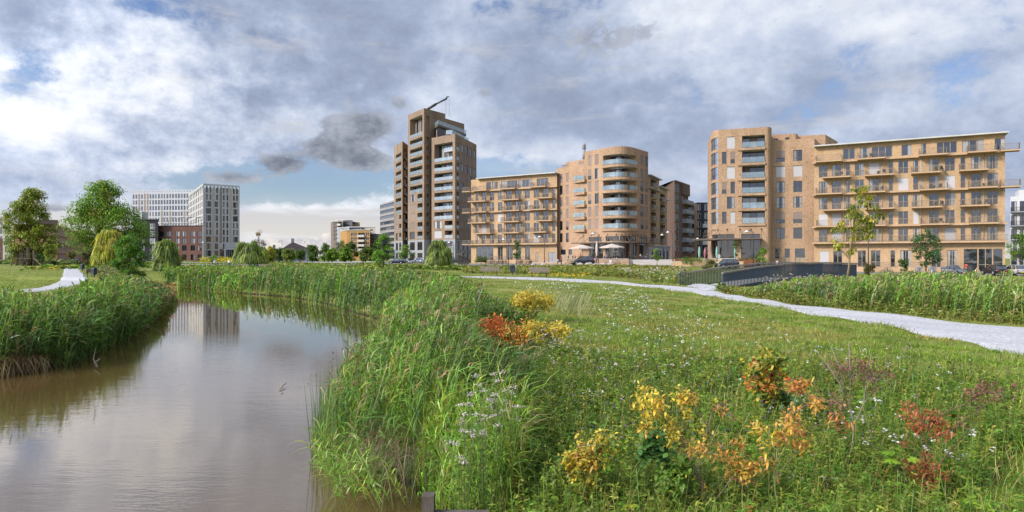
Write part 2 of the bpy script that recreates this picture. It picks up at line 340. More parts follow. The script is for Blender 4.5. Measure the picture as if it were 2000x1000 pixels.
# ------------------------------------------------------------------ ground, water, paths
def grid_mesh(name, V, nu, nv, mat, loop=False, smooth=True, flip=False):
    me = bpy.data.meshes.new(name); V = np.asarray(V, np.float32)
    i, j = np.meshgrid(np.arange(nu-1), np.arange(nv-1), indexing='ij'); a = (i*nv+j).ravel()
    q = np.stack([a, a+nv, a+nv+1, a+1], 1)
    if flip: q = q[:, ::-1]
    me.vertices.add(len(V)); me.vertices.foreach_set('co', V.ravel())
    me.loops.add(q.size); me.loops.foreach_set('vertex_index', q.ravel().astype(np.int32))
    me.polygons.add(len(q)); me.polygons.foreach_set('loop_start', np.arange(0, q.size, 4, dtype=np.int32))
    me.polygons.foreach_set('use_smooth', np.full(len(q), smooth)); me.materials.append(mat); me.update(calc_edges=True); return me
def ground_mat():
    m = bpy.data.materials.new('meadow_soil'); t, N, L = nt(m); b = N['Principled BSDF']
    ge = N.new('ShaderNodeNewGeometry')
    def no(s, d, st=(1, 1, 1)):
        mp = N.new('ShaderNodeMapping'); mp.inputs[3].default_value = st; n = N.new('ShaderNodeTexNoise'); n.inputs['Scale'].default_value = s; n.inputs['Detail'].default_value = d; n.inputs['Roughness'].default_value = .65
        L.new(ge.outputs['Position'], mp.inputs[0]); L.new(mp.outputs[0], n.inputs['Vector']); return n.outputs['Fac']
    r1 = N.new('ShaderNodeValToRGB'); e = r1.color_ramp.elements
    e[0].position = .3; e[0].color = (.09, .12, .025, 1); e[1].position = .72; e[1].color = (.27, .235, .095, 1)
    x = e.new(.5); x.color = (.17, .205, .045, 1)
    L.new(no(.35, 8), r1.inputs[0])
    r2 = N.new('ShaderNodeValToRGB'); e = r2.color_ramp.elements
    e[0].position = .25; e[0].color = (.5, .5, .5, 1); e[1].position = .75; e[1].color = (1.35, 1.3, 1.2, 1)
    L.new(no(6., 6), r2.inputs[0])
    mx = N.new('ShaderNodeMix'); mx.data_type = 'RGBA'; mx.blend_type = 'MULTIPLY'; mx.inputs[0].default_value = .8
    L.new(r1.outputs[0], mx.inputs[6]); L.new(r2.outputs[0], mx.inputs[7])
    # wet mud below the bank
    sp = N.new('ShaderNodeSeparateXYZ'); L.new(ge.outputs['Position'], sp.inputs[0])
    mr = N.new('ShaderNodeMapRange'); mr.inputs[1].default_value = -.42; mr.inputs[2].default_value = -.30; mr.inputs[3].default_value = 1; mr.inputs[4].default_value = 0
    L.new(sp.outputs[2], mr.inputs[0])
    m3 = N.new('ShaderNodeMix'); m3.data_type = 'RGBA'; m3.inputs[7].default_value = (.035, .026, .014, 1); L.new(mr.outputs[0], m3.inputs[0]); L.new(mx.outputs[2], m3.inputs[6])
    L.new(m3.outputs[2], b.inputs['Base Color']); b.inputs['Roughness'].default_value = .95; b.inputs['Specular IOR Level'].default_value = .1
    bp = N.new('ShaderNodeBump'); bp.inputs['Strength'].default_value = .6; bp.inputs['Distance'].default_value = .08; L.new(no(9., 6), bp.inputs['Height']); L.new(bp.outputs[0], b.inputs['Normal'])
    return m
ang = np.concatenate([np.linspace(-180, -62, 40)[:-1], np.linspace(-62, 62, 520), np.linspace(62, 180, 40)[1:]])
rad = np.concatenate([[.01, 1., 2.], np.geomspace(3, 260, 330), np.geomspace(300, 4500, 14)])
A_, R_ = np.meshgrid(np.radians(ang), rad, indexing='ij'); gx = (R_*np.sin(A_)).ravel(); gy = (R_*np.cos(A_)).ravel()
go = link('ground', grid_mesh('ground', np.c_[gx, gy, ground_xy(gx, gy)], len(ang), len(rad), ground_mat()))
tag(go, kind='structure')
def water_mat():
    m = bpy.data.materials.new('brown_water'); t, N, L = nt(m); N.remove(N['Principled BSDF']); out = N['Material Output']
    ge = N.new('ShaderNodeNewGeometry')
    def no(s, d, st, w=0):
        mp = N.new('ShaderNodeMapping'); mp.inputs[3].default_value = st; mp.inputs[2].default_value = (0, 0, R(w)); n = N.new('ShaderNodeTexNoise'); n.inputs['Scale'].default_value = s; n.inputs['Detail'].default_value = d; n.inputs['Roughness'].default_value = .5
        L.new(ge.outputs['Position'], mp.inputs[0]); L.new(mp.outputs[0], n.inputs['Vector']); return n.outputs['Fac']
    a = N.new('ShaderNodeMath'); a.operation = 'MULTIPLY_ADD'; a.inputs[1].default_value = .5
    L.new(no(11., 3, (.5, 1.6, 1), 14), a.inputs[0]); L.new(no(2.6, 2, (.5, 1.5, 1), -8), a.inputs[2])
    # calmer and rougher patches where the breeze touches
    pt = N.new('ShaderNodeMapRange'); pt.inputs[1].default_value = .35; pt.inputs[2].default_value = .65; pt.inputs[3].default_value = .02; pt.inputs[4].default_value = .10; L.new(no(.16, 3, (1, 1, 1)), pt.inputs[0])
    bp = N.new('ShaderNodeBump'); bp.inputs['Distance'].default_value = .06; sy = N.new('ShaderNodeSeparateXYZ'); L.new(ge.outputs['Position'], sy.inputs[0]); ds = N.new('ShaderNodeMapRange'); ds.inputs[1].default_value = 9; ds.inputs[2].default_value = 26; ds.inputs[3].default_value = 1.; ds.inputs[4].default_value = .16; L.new(sy.outputs[1], ds.inputs[0]); ml = N.new('ShaderNodeMath'); ml.operation = 'MULTIPLY'; L.new(pt.outputs[0], ml.inputs[0]); L.new(ds.outputs[0], ml.inputs[1]); L.new(ml.outputs[0], bp.inputs['Strength']); L.new(a.outputs[0], bp.inputs['Height'])
    d = N.new('ShaderNodeBsdfDiffuse'); g = N.new('ShaderNodeBsdfGlossy'); g.inputs['Roughness'].default_value = .015; g.inputs[0].default_value = (.96, .91, .865, 1)
    r = N.new('ShaderNodeValToRGB'); r.color_ramp.elements[0].color = (.095, .060, .020, 1); r.color_ramp.elements[1].color = (.135, .088, .034, 1); L.new(no(.5, 4, (1, 1, 1)), r.inputs[0]); L.new(r.outputs[0], d.inputs[0])
    L.new(bp.outputs[0], g.inputs['Normal'])
    fr = N.new('ShaderNodeFresnel'); fr.inputs[0].default_value = 2.3; L.new(bp.outputs[0], fr.inputs['Normal'])
    mr = N.new('ShaderNodeMapRange'); mr.inputs[3].default_value = .03; mr.inputs[4].default_value = 1.25; mr.clamp = True; L.new(fr.outputs[0], mr.inputs[0])
    mx = N.new('ShaderNodeMixShader'); L.new(mr.outputs[0], mx.inputs[0]); L.new(d.outputs[0], mx.inputs[1]); L.new(g.outputs[0], mx.inputs[2]); L.new(mx.outputs[0], out.inputs[0])
    return m
wm = MB(); wm.add([(-75, -8, WZ), (1.0, -8, WZ), (1.0, 90, WZ), (-75, 90, WZ)], [(0, 1, 2, 3)])
tag(wm.build('water', water_mat()), kind='structure')
# white shell paths: two edge lines in plan, draped on the ground
def resample(pts, n):
    P = np.array(pts, float); c = np.concatenate([[0], np.cumsum(np.hypot(*np.diff(P[:, :2], axis=0).T))]); t = np.linspace(0, c[-1], n)
    # smooth (Catmull-like) through a cubic on a dense chord
    out = np.stack([np.interp(t, c, P[:, k]) for k in range(P.shape[1])], 1)
    k = 9; ker = np.ones(k)/k
    for c_ in range(out.shape[1]):
        pad = np.concatenate([np.full(k//2, out[0, c_]), out[:, c_], np.full(k//2, out[-1, c_])]); out[:, c_] = np.convolve(pad, ker, 'valid')
    return out
PATHS = []
def path(name, up, low, mat, n=160, across=13, ragged=.11, lift=.035):
    U = resample([G(*p)[:2] for p in up], n); Lw = resample([G(*p)[:2] for p in low], n)
    rg = np.random.default_rng(len(PATHS)+3)
    for e in (U, Lw):
        j = rg.normal(0, 1, (n, 2)); ker = np.array([1, 2, 3, 2, 1])/4.4; j = np.stack([np.convolve(j[:, c_], ker, 'same') for c_ in (0, 1)], 1); e += j*ragged*.55
    V = []
    for i in range(n):
        for k in range(across):
            t = k/(across-1); p = U[i]*(1-t)+Lw[i]*t; V.append((p[0], p[1]))
    V = np.array(V); z = ground_xy(V[:, 0], V[:, 1])+lift
    edge = np.tile(np.array([1]+[0]*(across-2)+[1]), n); z = z-edge*(lift+.03)
    PATHS.append(np.concatenate([U, Lw[::-1]]))
    return tag(link(name, grid_mesh(name, np.c_[V, z], n, across, mat)), kind='structure')
shell = pm('shell_gravel', (.37, .37, .38), .95, .25, 11., (1, 1, 1), (.51, .505, .515), .1, bump=.2, detail=9)
path('path', [(760, 536.5), (850, 538.5), (920, 540), (1030, 541.5), (1155, 546), (1217, 551), (1280, 557), (1340, 561), (1384, 567), (1510, 587), (1650, 605), (1825, 623), (2000, 637), (2150, 652), (2700, 705)],
     [(760, 538.3), (850, 540.5), (930, 543), (1055, 547.5), (1155, 552), (1230, 557), (1305, 566), (1365, 576), (1440, 589), (1545, 606), (1650, 623), (1755, 643), (1860, 664), (1965, 690), (2120, 735), (2700, 900)], shell)
path('path', [(135, 517.5), (125, 521.5), (123, 530), (120, 540), (110, 551), (83, 560.5), (57, 565), (0, 572), (-80, 580)],
     [(148, 517.5), (151, 521.5), (158, 530), (171, 541), (173, 548), (158, 557), (117, 565), (52, 572), (0, 578), (-80, 588)], shell, ragged=.1)
path('path', [(480, 511.5), (600, 511.2), (700, 510.6), (760, 510.6)], [(480, 512.6), (600, 512.5), (700, 512.0), (760, 512.0)], shell, n=60, ragged=.1)
path('path', [(1335, 561), (1347, 556.5), (1356, 553.5)], [(1392, 570), (1402, 564), (1408, 561)], shell, n=24, ragged=.0, lift=.05)
asph = pm('street_paving', (.17, .165, .16), .95, .2, .8, (1, 1, 1), (.24, .23, .22), .15)
pave = pm('plaza_paving', (.38, .34, .30), .95, .15, .5, (1, 1, 1), (.47, .42, .37), .15)
path('street', [(745, 513.5), (850, 514.3), (960, 514.8), (1100, 513.2), (1250, 512.3), (1400, 513.5), (1480, 518)], [(745, 518), (850, 519.5), (960, 520), (1100, 519), (1250, 518), (1400, 520), (1480, 526)], asph, n=120, ragged=0, lift=.06)
path('street', [(1640, 526.5), (1760, 529), (1880, 530), (2010, 531)], [(1640, 533.5), (1760, 536.5), (1880, 538), (2010, 539)], asph, n=80, ragged=0, lift=.06)
path('plaza', [(1090, 511), (1200, 510), (1320, 510), (1420, 511.5)], [(1090, 514), (1200, 513.6), (1320, 513.4), (1420, 514.2)], pave, n=60, ragged=0, lift=.12)
# ------------------------------------------------------------------ building kit
class Wall:
    """a facade standing on a line in plan, read from left to right as seen from outside"""
    def __init__(s, pts, smooth=False):
        s.p = [Vector((x, y, 0)) for x, y in pts]; s.c = [0.]
        for a, b in zip(s.p, s.p[1:]): s.c.append(s.c[-1]+(b-a).length)
        s.L = s.c[-1]; s.smooth = smooth
        n = [Vector(((b-a).y, -(b-a).x, 0)).normalized() for a, b in zip(s.p, s.p[1:])]
        s.n = n; s.vn = [n[0]]+[(a+b).normalized() for a, b in zip(n, n[1:])]+[n[-1]]
    def seg(s, u):
        for i in range(len(s.p)-1):
            if u <= s.c[i+1] or i == len(s.p)-2: return i, (u-s.c[i])/(s.c[i+1]-s.c[i])
    def nrm(s, u):
        i, t = s.seg(u); return s.vn[i].lerp(s.vn[i+1], min(max(t, 0), 1)).normalized() if s.smooth else s.n[i]
    def loc(s, u, off=0., z=0.):
        i, t = s.seg(u); p = s.p[i].lerp(s.p[i+1], t) + s.nrm(u)*off; return Vector((p.x, p.y, z))
    def rot(s, u): n = s.nrm(u); return math.atan2(n.x, -n.y)
    def u(s, px):
        k = ax(px); best = None
        for i in range(len(s.p)-1):
            a, b = s.p[i], s.p[i+1]; den = (b.x-a.x)-k*(b.y-a.y)
            if abs(den) < 1e-9: continue
            t = (k*a.y-a.x)/den
            lo = -1e9 if i == 0 else -1e-6; hi = 1e9 if i == len(s.p)-2 else 1+1e-6
            if lo <= t <= hi:
                u_ = s.c[i]+t*(s.c[i+1]-s.c[i])
                if best is None or s.loc(u_).y < s.loc(best).y: best = u_
        return best
    def z(s, px, py): return zof(py, s.loc(s.u(px)).y)
    def cuts(s, ua, ub, step=None):
        c = [ua]+[x for x in s.c if ua+1e-6 < x < ub-1e-6]+[ub]; return c
def strip(mb, W, ua, ub, za, zb, off=0., mi=0):
    c = W.cuts(ua, ub)
    for a, b in zip(c, c[1:]): mb.quad(W.loc(a, off, za), W.loc(b, off, za), W.loc(b, off, zb), W.loc(a, off, zb), mi)
def slab(mb, W, ua, ub, za, zb, o0, o1, mi=0):
    """a band of masonry between two offsets from the wall line"""
    c = W.cuts(ua, ub)
    for a, b in zip(c, c[1:]):
        mb.hexa([W.loc(a, o1, za), W.loc(b, o1, za), W.loc(b, o0, za), W.loc(a, o0, za), W.loc(a, o1, zb), W.loc(b, o1, zb), W.loc(b, o0, zb), W.loc(a, o0, zb)], mi)
def pierce(mb, W, u0, u1, z0, z1, ops, rev=.22, mi=0, mtop=None, mbot=None):
    """masonry from u0 to u1, z0 to z1 with real openings (ua, ub, za, zb[, depth])"""
    us = sorted(set([round(x, 4) for x in W.cuts(u0, u1)] + [round(x, 4) for o in ops for x in o[:2] if u0 < x < u1]))
    zs = sorted(set([round(z0, 4), round(z1, 4)] + [round(x, 4) for o in ops for x in o[2:4] if z0 < x < z1]))
    for a, b in zip(us, us[1:]):
        m = (a+b)/2; run = None
        for c, d in zip(zs, zs[1:]):
            k = (c+d)/2; hole = any(o[0] < m < o[1] and o[2] < k < o[3] for o in ops)
            if hole:
                if run: strip(mb, W, a, b, run[0], run[1], 0, mi); run = None
            else: run = [run[0], d] if run else [c, d]
        if run: strip(mb, W, a, b, run[0], run[1], 0, mi)
    for o in ops:
        ua, ub, za, zb = o[:4]; dp = o[4] if len(o) > 4 else rev
        c = W.cuts(ua, ub)
        for u_, fl in ((ua, 0), (ub, 1)):
            q = [W.loc(u_, 0, za), W.loc(u_, -dp, za), W.loc(u_, -dp, zb), W.loc(u_, 0, zb)]
            mb.quad(*(q if not fl else q[::-1]), mi)
        for a, b in zip(c, c[1:]):
            mb.quad(W.loc(a, 0, za), W.loc(b, 0, za), W.loc(b, -dp, za), W.loc(a, -dp, za), mbot if (mbot is not None and dp > .6) else mi)
            mb.quad(W.loc(a, -dp, zb), W.loc(b, -dp, zb), W.loc(b, 0, zb), W.loc(a, 0, zb), mtop if (mtop is not None and dp > .6) else mi)
bronze = pm('bronze_frame', (.10, .082, .066), .5, .15, 2., spec=.4)
whiteframe = pm('white_frame', (.62, .62, .60), .5, .08, 2.)
tanframe = pm('tan_frame', (.30, .235, .165), .5, .1, 2.)
darkframe = pm('dark_frame', (.035, .037, .042), .5, .15, 2.)
taupe = pm('taupe_screen', (.215, .165, .140), .75, .07, 1., (1, 1, 14), rnd=.12)
screen = pm('grey_screen', (.40, .39, .40), .7, .05, 1., (1, 1, 12), rnd=.12)
paleconc = pm('pale_concrete', (.44, .43, .40), .9, .12, .8, (1, 1, .4))
greyconc = pm('grey_concrete', (.255, .26, .275), .9, .12, .8, (1, 1, .4))
plaster = pm('soffit_plaster', (.44, .40, .35), .9, .08, .8)
glass = glassy('window_glass', (.014, .019, .026), .08)
glassb = glassy('bright_glass', (.04, .055, .07), .38)
curt = glassy('curtained_glass', (.25, .24, .225), .09, .05, .4)
railglass = clearglass('rail_glass'); railglass_far = clearglass('rail_glass_thin', (.8, .92, .94), .42)
railmetal = pm('railing_metal', (.155, .125, .10), .55, .12, 3., spec=.4)
greyrail = pm('grey_railing', (.22, .225, .24), .6, .1, 3.)
tansl = pm('tan_slab', (.42, .285, .17), .9, .14, .9)
DRK = pm('dark_interior', (.02, .02, .022), .9, .3, 1.)
WM = {}
def win_mesh(w, h, style, fr):
    """frame and panes; x along the wall, +y into the room. style: leaves, letter: g glass, c curtain at one side, C curtain at both, b blind, s screen, h half screen"""
    key = (round(w, 2), round(h, 2), style, fr.name)
    if key in WM: return WM[key]
    n = int(style[0]); kind = style[1]; f = .07
    mb = MB(); pb = MB(); w2 = w/2
    if kind in 'bs':
        mb.box(-w2, w2, .02, .07, 0, h, 1); mb.box(-w2-.0, w2, -.005, .019, h-.14, h, 0)
        WM[key] = (mb.mesh('window_screen', [fr, taupe if kind == 'b' else screen]), None); return WM[key]
    y0, y1 = .10, .18
    mb.box(-w2, -w2+f, y0, y1, 0, h); mb.box(w2-f, w2, y0, y1, 0, h); mb.box(-w2+f, w2-f, y0, y1, 0, f); mb.box(-w2+f, w2-f, y0, y1, h-f, h)
    for i in range(1, n): x = -w2+w*i/n; mb.box(x-.05, x+.05, y0+.003, y1, f, h-f)
    if len(style) > 2 and style[2] == 't': mb.box(-w2+f, w2-f, y0+.006, y1, h*.30, h*.30+.07)
    if len(style) > 2 and style[2] == 'r':       # a bar rail across the lower part
        mb.box(-w2, w2, -.02, .01, 1.0, 1.05)
        k = max(3, int(w/.14))
        for i in range(k+1): x = -w2+.01+(w-.02)*i/k; mb.box(x-.01, x+.01, -.015, .005, .05, 1.0)
    yp = .15
    def pane(a, b, za, zb, mi): pb.quad((a, yp, za), (b, yp, za), (b, yp, zb), (a, yp, zb), mi)
    a, b, lo, hi = -w2+f*.5, w2-f*.5, f*.5, h-f*.5
    if kind == 'g': pane(a, b, lo, hi, 0)
    elif kind == 'c': m = a+(b-a)*.34; pane(a, m, lo, hi, 1); pane(m, b, lo, hi, 0)
    elif kind == 'd': m = a+(b-a)*.62; pane(a, m, lo, hi, 0); pane(m, b, lo, hi, 1)
    elif kind == 'C': m = (b-a)*.28; pane(a, a+m, lo, hi, 1); pane(a+m, b-m, lo, hi, 0); pane(b-m, b, lo, hi, 1)
    elif kind == 'f': pane(a, b, lo, hi, 1)
    elif kind == 'h': pane(a, b, lo, h*.36, 0); mb.box(-w2+.01, w2-.01, .03, .07, h*.36, h, 1)
    mats = [fr, taupe if fr is not whiteframe else screen]
    WM[key] = (mb.mesh('window_frame', mats), pb.mesh('window_pane', [glass, curt])); return WM[key]
class Building:
    def __init__(s, name, label, cat, loc, group=None):
        s.o = Vector(loc); s.root = empty(name, loc, 0, label, cat, group); s.wins = []; s.name = name
    def part(s, name, mb, mats, parent=None, label=None, fixn=False):
        o = mb.build(name, mats, parent or s.root, s.o, fixn)
        if label: o['label'] = label
        return o
    def win(s, W, ua, ub, za, zb, style='2g', fr=None):
        u = (ua+ub)/2; s.wins.append((W.loc(u, 0, za), W.rot(u), ub-ua, zb-za, style, fr or bronze))
    def finish(s, most=100):
        s.wins.sort(key=lambda w: -w[2]*w[3]/w[0].length_squared)
        for p, rz, w, h, st, fr in s.wins[:most]:
            a, b = win_mesh(w, h, st, fr); o = link('window', a, s.root, p-s.o, rz)
            if b: link('pane', b, o)
        rest = s.wins[most:]
        if rest:
            mb = MB(); mats = []
            for p, rz, w, h, st, fr in rest:
                c, sn = math.cos(rz), math.sin(rz)
                for me in win_mesh(w, h, st, fr):
                    if me is None: continue
                    idx = []
                    for m in me.materials:
                        if m not in mats: mats.append(m)
                        idx.append(mats.index(m))
                    vs = [(p.x+v.co.x*c-v.co.y*sn, p.y+v.co.x*sn+v.co.y*c, p.z+v.co.z) for v in me.vertices]
                    b0 = len(mb.v); mb.v += vs
                    for q in me.polygons: mb.f.append(tuple(b0+i for i in q.vertices)); mb.m.append(idx[q.material_index]); mb.sm.append(False)
            tag(mb.build('window', mats, s.root, s.o), kind='stuff')
def shell_body(mb, pts, z0, z1, skip=1, mi=0):
    """the unseen sides and the top of a building; the first `skip` edges are left to the facades"""
    n = len(pts)
    for i in range(skip, n):
        a, b = pts[i], pts[(i+1) % n]; mb.quad((*a, z0), (*b, z0), (*b, z1), (*a, z1), mi)
    mb.add([(*p, z1) for p in pts], [tuple(range(n))], mi)
def behind(pts, depth):
    a, b = Vector(pts[0]), Vector(pts[-1]); return [tuple(b*(1+depth/b.length)+Vector((-.6, 0))), tuple(a*(1+depth/a.length)+Vector((.6, 0)))]
    a, b = Vector(pts[0]), Vector(pts[-1]); t = (b-a).normalized(); n = Vector((-t.y, t.x)); return [tuple(b+n*depth), tuple(a+n*depth)]
def rail_bars(mb, x0, x1, y, z0, h, sp=.16, axis='x', t=.038):
    n = max(1, int(abs(x1-x0)/sp))
    for i in range(n+1):
        x = x0+(x1-x0)*i/n
        if axis == 'x': mb.box(x-t/2, x+t/2, y-.012, y+.012, z0+.06, z0+h-.04)
        else: mb.box(y-.012, y+.012, x-t/2, x+t/2, z0+.06, z0+h-.04)
    for zz in (z0+.03, z0+h-.04):
        if axis == 'x': mb.box(x0, x1, y-.025, y+.025, zz, zz+.045)
        else: mb.box(y-.025, y+.025, x0, x1, zz, zz+.045)
def balcony(B, W, ua, ub, z, depth=1.7, th=.30, sm=None, rm=None, h=1.08, ends=(1, 1), solid=False, rail=True):
    sm = sm or tansl; rm = rm or railmetal
    p = W.loc(ua, 0, z); rz = W.rot((ua+ub)/2); w = ub-ua
    mb = MB(); mb.hexa([(0, -depth, -th*.72), (w, -depth, -th*.72), (w, -.01, -th), (0, -.01, -th), (0, -depth, 0), (w, -depth, 0), (w, -.01, 0), (0, -.01, 0)])
    o = link('balcony', mb.mesh('balcony', sm), B.root, p-B.o, rz)
    if rail:
        r = MB(); y = -depth+.06
        if solid:
            r.box(.04, w-.04, y, y+.04, .05, h); r.box(.04, .08, y+.045, -.05, .05, h); r.box(w-.08, w-.04, y+.045, -.05, .05, h)
        else:
            rail_bars(r, .05, w-.05, y, 0, h)
            if ends[0]: rail_bars(r, y+.05, -.03, .05, 0, h, axis='y')
            if ends[1]: rail_bars(r, y+.05, -.03, w-.05, 0, h, axis='y')
        link('railing', r.mesh('railing', rm), o)
    return o
def loggia(B, W, ua, ub, za, zb, depth, rail='glass', fr=None, seed=0, pan=1.15, off=.02, rh=1.05, parent=None, doors=True):
    """glazing at the back of a recessed balcony and the rail at its front"""
    rg = random.Random(seed*7+13); fr = fr or bronze
    if doors:
        mb = MB(); c = W.cuts(ua+.02, ub-.02); n = max(1, int((ub-ua)/pan))
        us = [ua+.03+(ub-ua-.06)*i/n for i in range(n+1)]
        for a, b in zip(us, us[1:]):
            k = rg.random(); mi = 2 if k < .28 else (3 if k < .40 else 1)
            strip(mb, W, a, b, za+.02, zb-.02, -depth+.03, mi)
        for u_ in us: slab(mb, W, max(ua+.01, u_-.05), min(ub-.01, u_+.05), za+.01, zb-.01, -depth+.04, -depth+.11, 0)
        slab(mb, W, ua+.01, ub-.01, zb-.2, zb-.012, -depth+.04, -depth+.10, 0)
        B.part('balcony_door', mb, [fr, glass, curt, taupe], parent)
    if rail:
        r = MB(); n = max(1, int((ub-ua)/1.1)); us = [ua+.02+(ub-ua-.04)*i/n for i in range(n+1)]
        for a, b in zip(us, us[1:]): slab(r, W, a+.015, b-.015, za+.04, za+rh, off-.012, off+.012, 1)
        slab(r, W, ua+.02, ub-.02, za+rh+.002, za+rh+.05, off-.025, off+.025, 0)
        for u_ in us: slab(r, W, max(ua+.01, u_-.02), min(ub-.01, u_+.02), za, za+rh, off-.04, off-.014, 0)
        B.part('railing', r, [railmetal, railglass if rail == 'glass' else railglass_far], parent)
def style_pick(rg, wide, letters='ggggcdgCs'):
    return ('2' if wide else '1') + rg.choice(letters)
# ------------------------------------------------------------------ the two long balcony wings
def wing(label, name, P0, P1, z0, fl, ztop, cols, ground, pent, balc, ledges, over, mats, seed, th=1.0, back=14., gap=.35, doors=(), endwrap=()):
    W = Wall([P0, P1]); B = Building(name, label, 'apartment block', (P0[0], P0[1], z0)); rg = random.Random(seed)
    ops = []
    F_ = fl
    for k in range(len(F_)-1):
        for a, b in cols:
            ua, ub = W.u(a), W.u(b); za, zb = F_[k]+.12, F_[k]+2.42
            ops.append((ua, ub, za, zb)); wide = ub-ua > 1.1
            B.win(W, ua, ub, za, zb, style_pick(rg, wide)+'r', tanframe)
    for a, b in pent:
        ua, ub = W.u(a), W.u(b); za, zb = F_[-1]+.25, F_[-1]+2.2; ops.append((ua, ub, za, zb))
        n = max(1, round((ub-ua)/1.05)); B.win(W, ua, ub, za, zb, f"{n}{rg.choice('gcCd')}", tanframe)
    for a, b, zl, zh, st in ground:
        ua, ub = W.u(a), W.u(b); ops.append((ua, ub, z0+zl, z0+zh)); B.win(W, ua, ub, z0+zl, z0+zh, st, tanframe)
    for a, b, zl, zh, m in doors:
        ua, ub = W.u(a), W.u(b); ops.append((ua, ub, z0+zl, z0+zh)); d = MB()
        slab(d, W, ua+.01, ub-.01, z0+zl+.01, z0+zh-.01, -.16, -.10, 0); slab(d, W, (ua+ub)/2-.02, (ua+ub)/2+.02, z0+zl+.012, z0+zh-.012, -.099, -.085, 1)
        B.part('door', d, [m, darkframe])
    mb = MB(); pierce(mb, W, 0, W.L, z0-1.0, ztop, ops)
    pts = [P0, P1]+behind([P0, P1], back); shell_body(mb, pts, z0-1., ztop)
    B.part('wall', mb, mats)
    r = MB(); slab(r, W, -over[0], W.L+over[1], ztop+.02, ztop+.24, -back, over[2], 0); B.part('roof', r, paleconc)
    for k, gap_rail in ledges:
        l = MB(); slab(l, W, -.3, W.L+.25, F_[k]-.28, F_[k], 0.01, .75 if not gap_rail else 1.2, 0); lo = B.part('ledge', l, tansl)
        if gap_rail:
            p = W.loc(0, 0, F_[k]); rr = MB(); rail_bars(rr, -.25, W.L+.2, -1.14, 0, 1.05)
            q = link('railing', rr.mesh('railing', railmetal), B.root, p-B.o, W.rot(0))
    for k, a, b in balc:
        balcony(B, W, W.u(a), W.u(b), F_[k]+.012, 1.95)
    for k, d in endwrap:
        balcony(B, W, W.L-.8, W.L+d, F_[k]+.016, 1.3)
    # rain pipes down the facade
    for px in gap:
        u = W.u(px); p = MB(); p.tube([W.loc(u, .08, F_[0]), W.loc(u, .08, F_[-1]-.3)], .06, 6); B.part('drain_pipe', p, paleconc)
    B.finish(); return B, W
ochre = brick('ochre_brick', (.42, .285, .165), (.28, .178, .098), (.50, .35, .215))
rose = brick('rose_brick', (.365, .240, .150), (.18, .11, .068), (.45, .31, .205))
brownb = brick('brown_brick', (.25, .178, .126), (.125, .088, .06), (.33, .245, .18))
redb = brick('red_brick', (.135, .070, .056), (.085, .044, .036), (.175, .095, .075))
pinkb = brick('pink_brick', (.40, .205, .140), (.29, .14, .095), (.46, .255, .18))
slateb = brick('slate_brick', (.036, .036, .042), (.02, .02, .024), (.055, .055, .062))
umber = brick('umber_brick', (.135, .085, .062), (.07, .045, .034), (.175, .115, .088))
q6 = lambda x: 1570+x/3.1256
colsG = [(q6(a), q6(b)) for a, b in [(92,145),(172,228),(257,282),(312,368),(398,460),(518,545),(577,638),(668,700),(765,825),(862,922),(957,987),(1022,1083),(1120,1185)]]
GF = [5.2+3.05*k for k in range(6)]
PG0 = (ax(1590)*127, 127.); PG1 = (ax(1963)*113, 113.)
gG = [(q6(98), q6(152), 1.0, 4.0, '1s'), (q6(180), q6(235), 1.0, 4.0, '2g'), (q6(330), q6(380), 1.0, 4.0, '2g'), (q6(410), q6(468), 1.0, 4.0, '2gt'), (q6(530), q6(558), 1.0, 4.0, '1g'), (q6(590), q6(655), 1.0, 4.0, '2C'), (q6(780), q6(838), 1.0, 4.0, '2g'), (q6(876), q6(937), 1.0, 4.0, '2C')]
BG, WG = wing('long ochre brick apartment block with staggered tan balconies behind the yellow tree', 'apartment_block', PG0, PG1, -.35, GF, 23.35, colsG, gG + [(q6(976), q6(1062), .9, 4.2, '1gt'), (q6(1066), q6(1152), .25, 4.2, '2gt'), (q6(1156), q6(1216), .9, 4.2, '1gt')],
    [(q6(a), q6(b)) for a, b in [(240,312),(345,400),(415,540),(597,658),(718,748),(812,935),(967,1098),(1165,1228)]],
    [(5,q6(75),q6(235)),(5,q6(328),q6(495)),(5,q6(700),q6(870)),(5,q6(993),q6(1165)),
     (4,q6(118),q6(285)),(4,q6(373),q6(550)),(4,q6(653),q6(830)),(4,q6(945),q6(1117)),
     (3,q6(75),q6(235)),(3,q6(330),q6(497)),(3,q6(705),q6(875)),(3,q6(1000),q6(1172)),
     (2,q6(120),q6(285)),(2,q6(375),q6(553)),(2,q6(657),q6(835)),(2,q6(952),q6(1125)),
     (1,q6(78),q6(240)),(1,q6(330),q6(500)),(1,q6(710),q6(880)),(1,q6(1005),q6(1180))],
    [(5, 0), (3, 0), (1, 0), (0, 1)], (0, .4, 1.1), ochre, 3, endwrap=[(5, 1.9), (3, 2.0)], gap=(q6(243), q6(477), q6(716), q6(1098)))
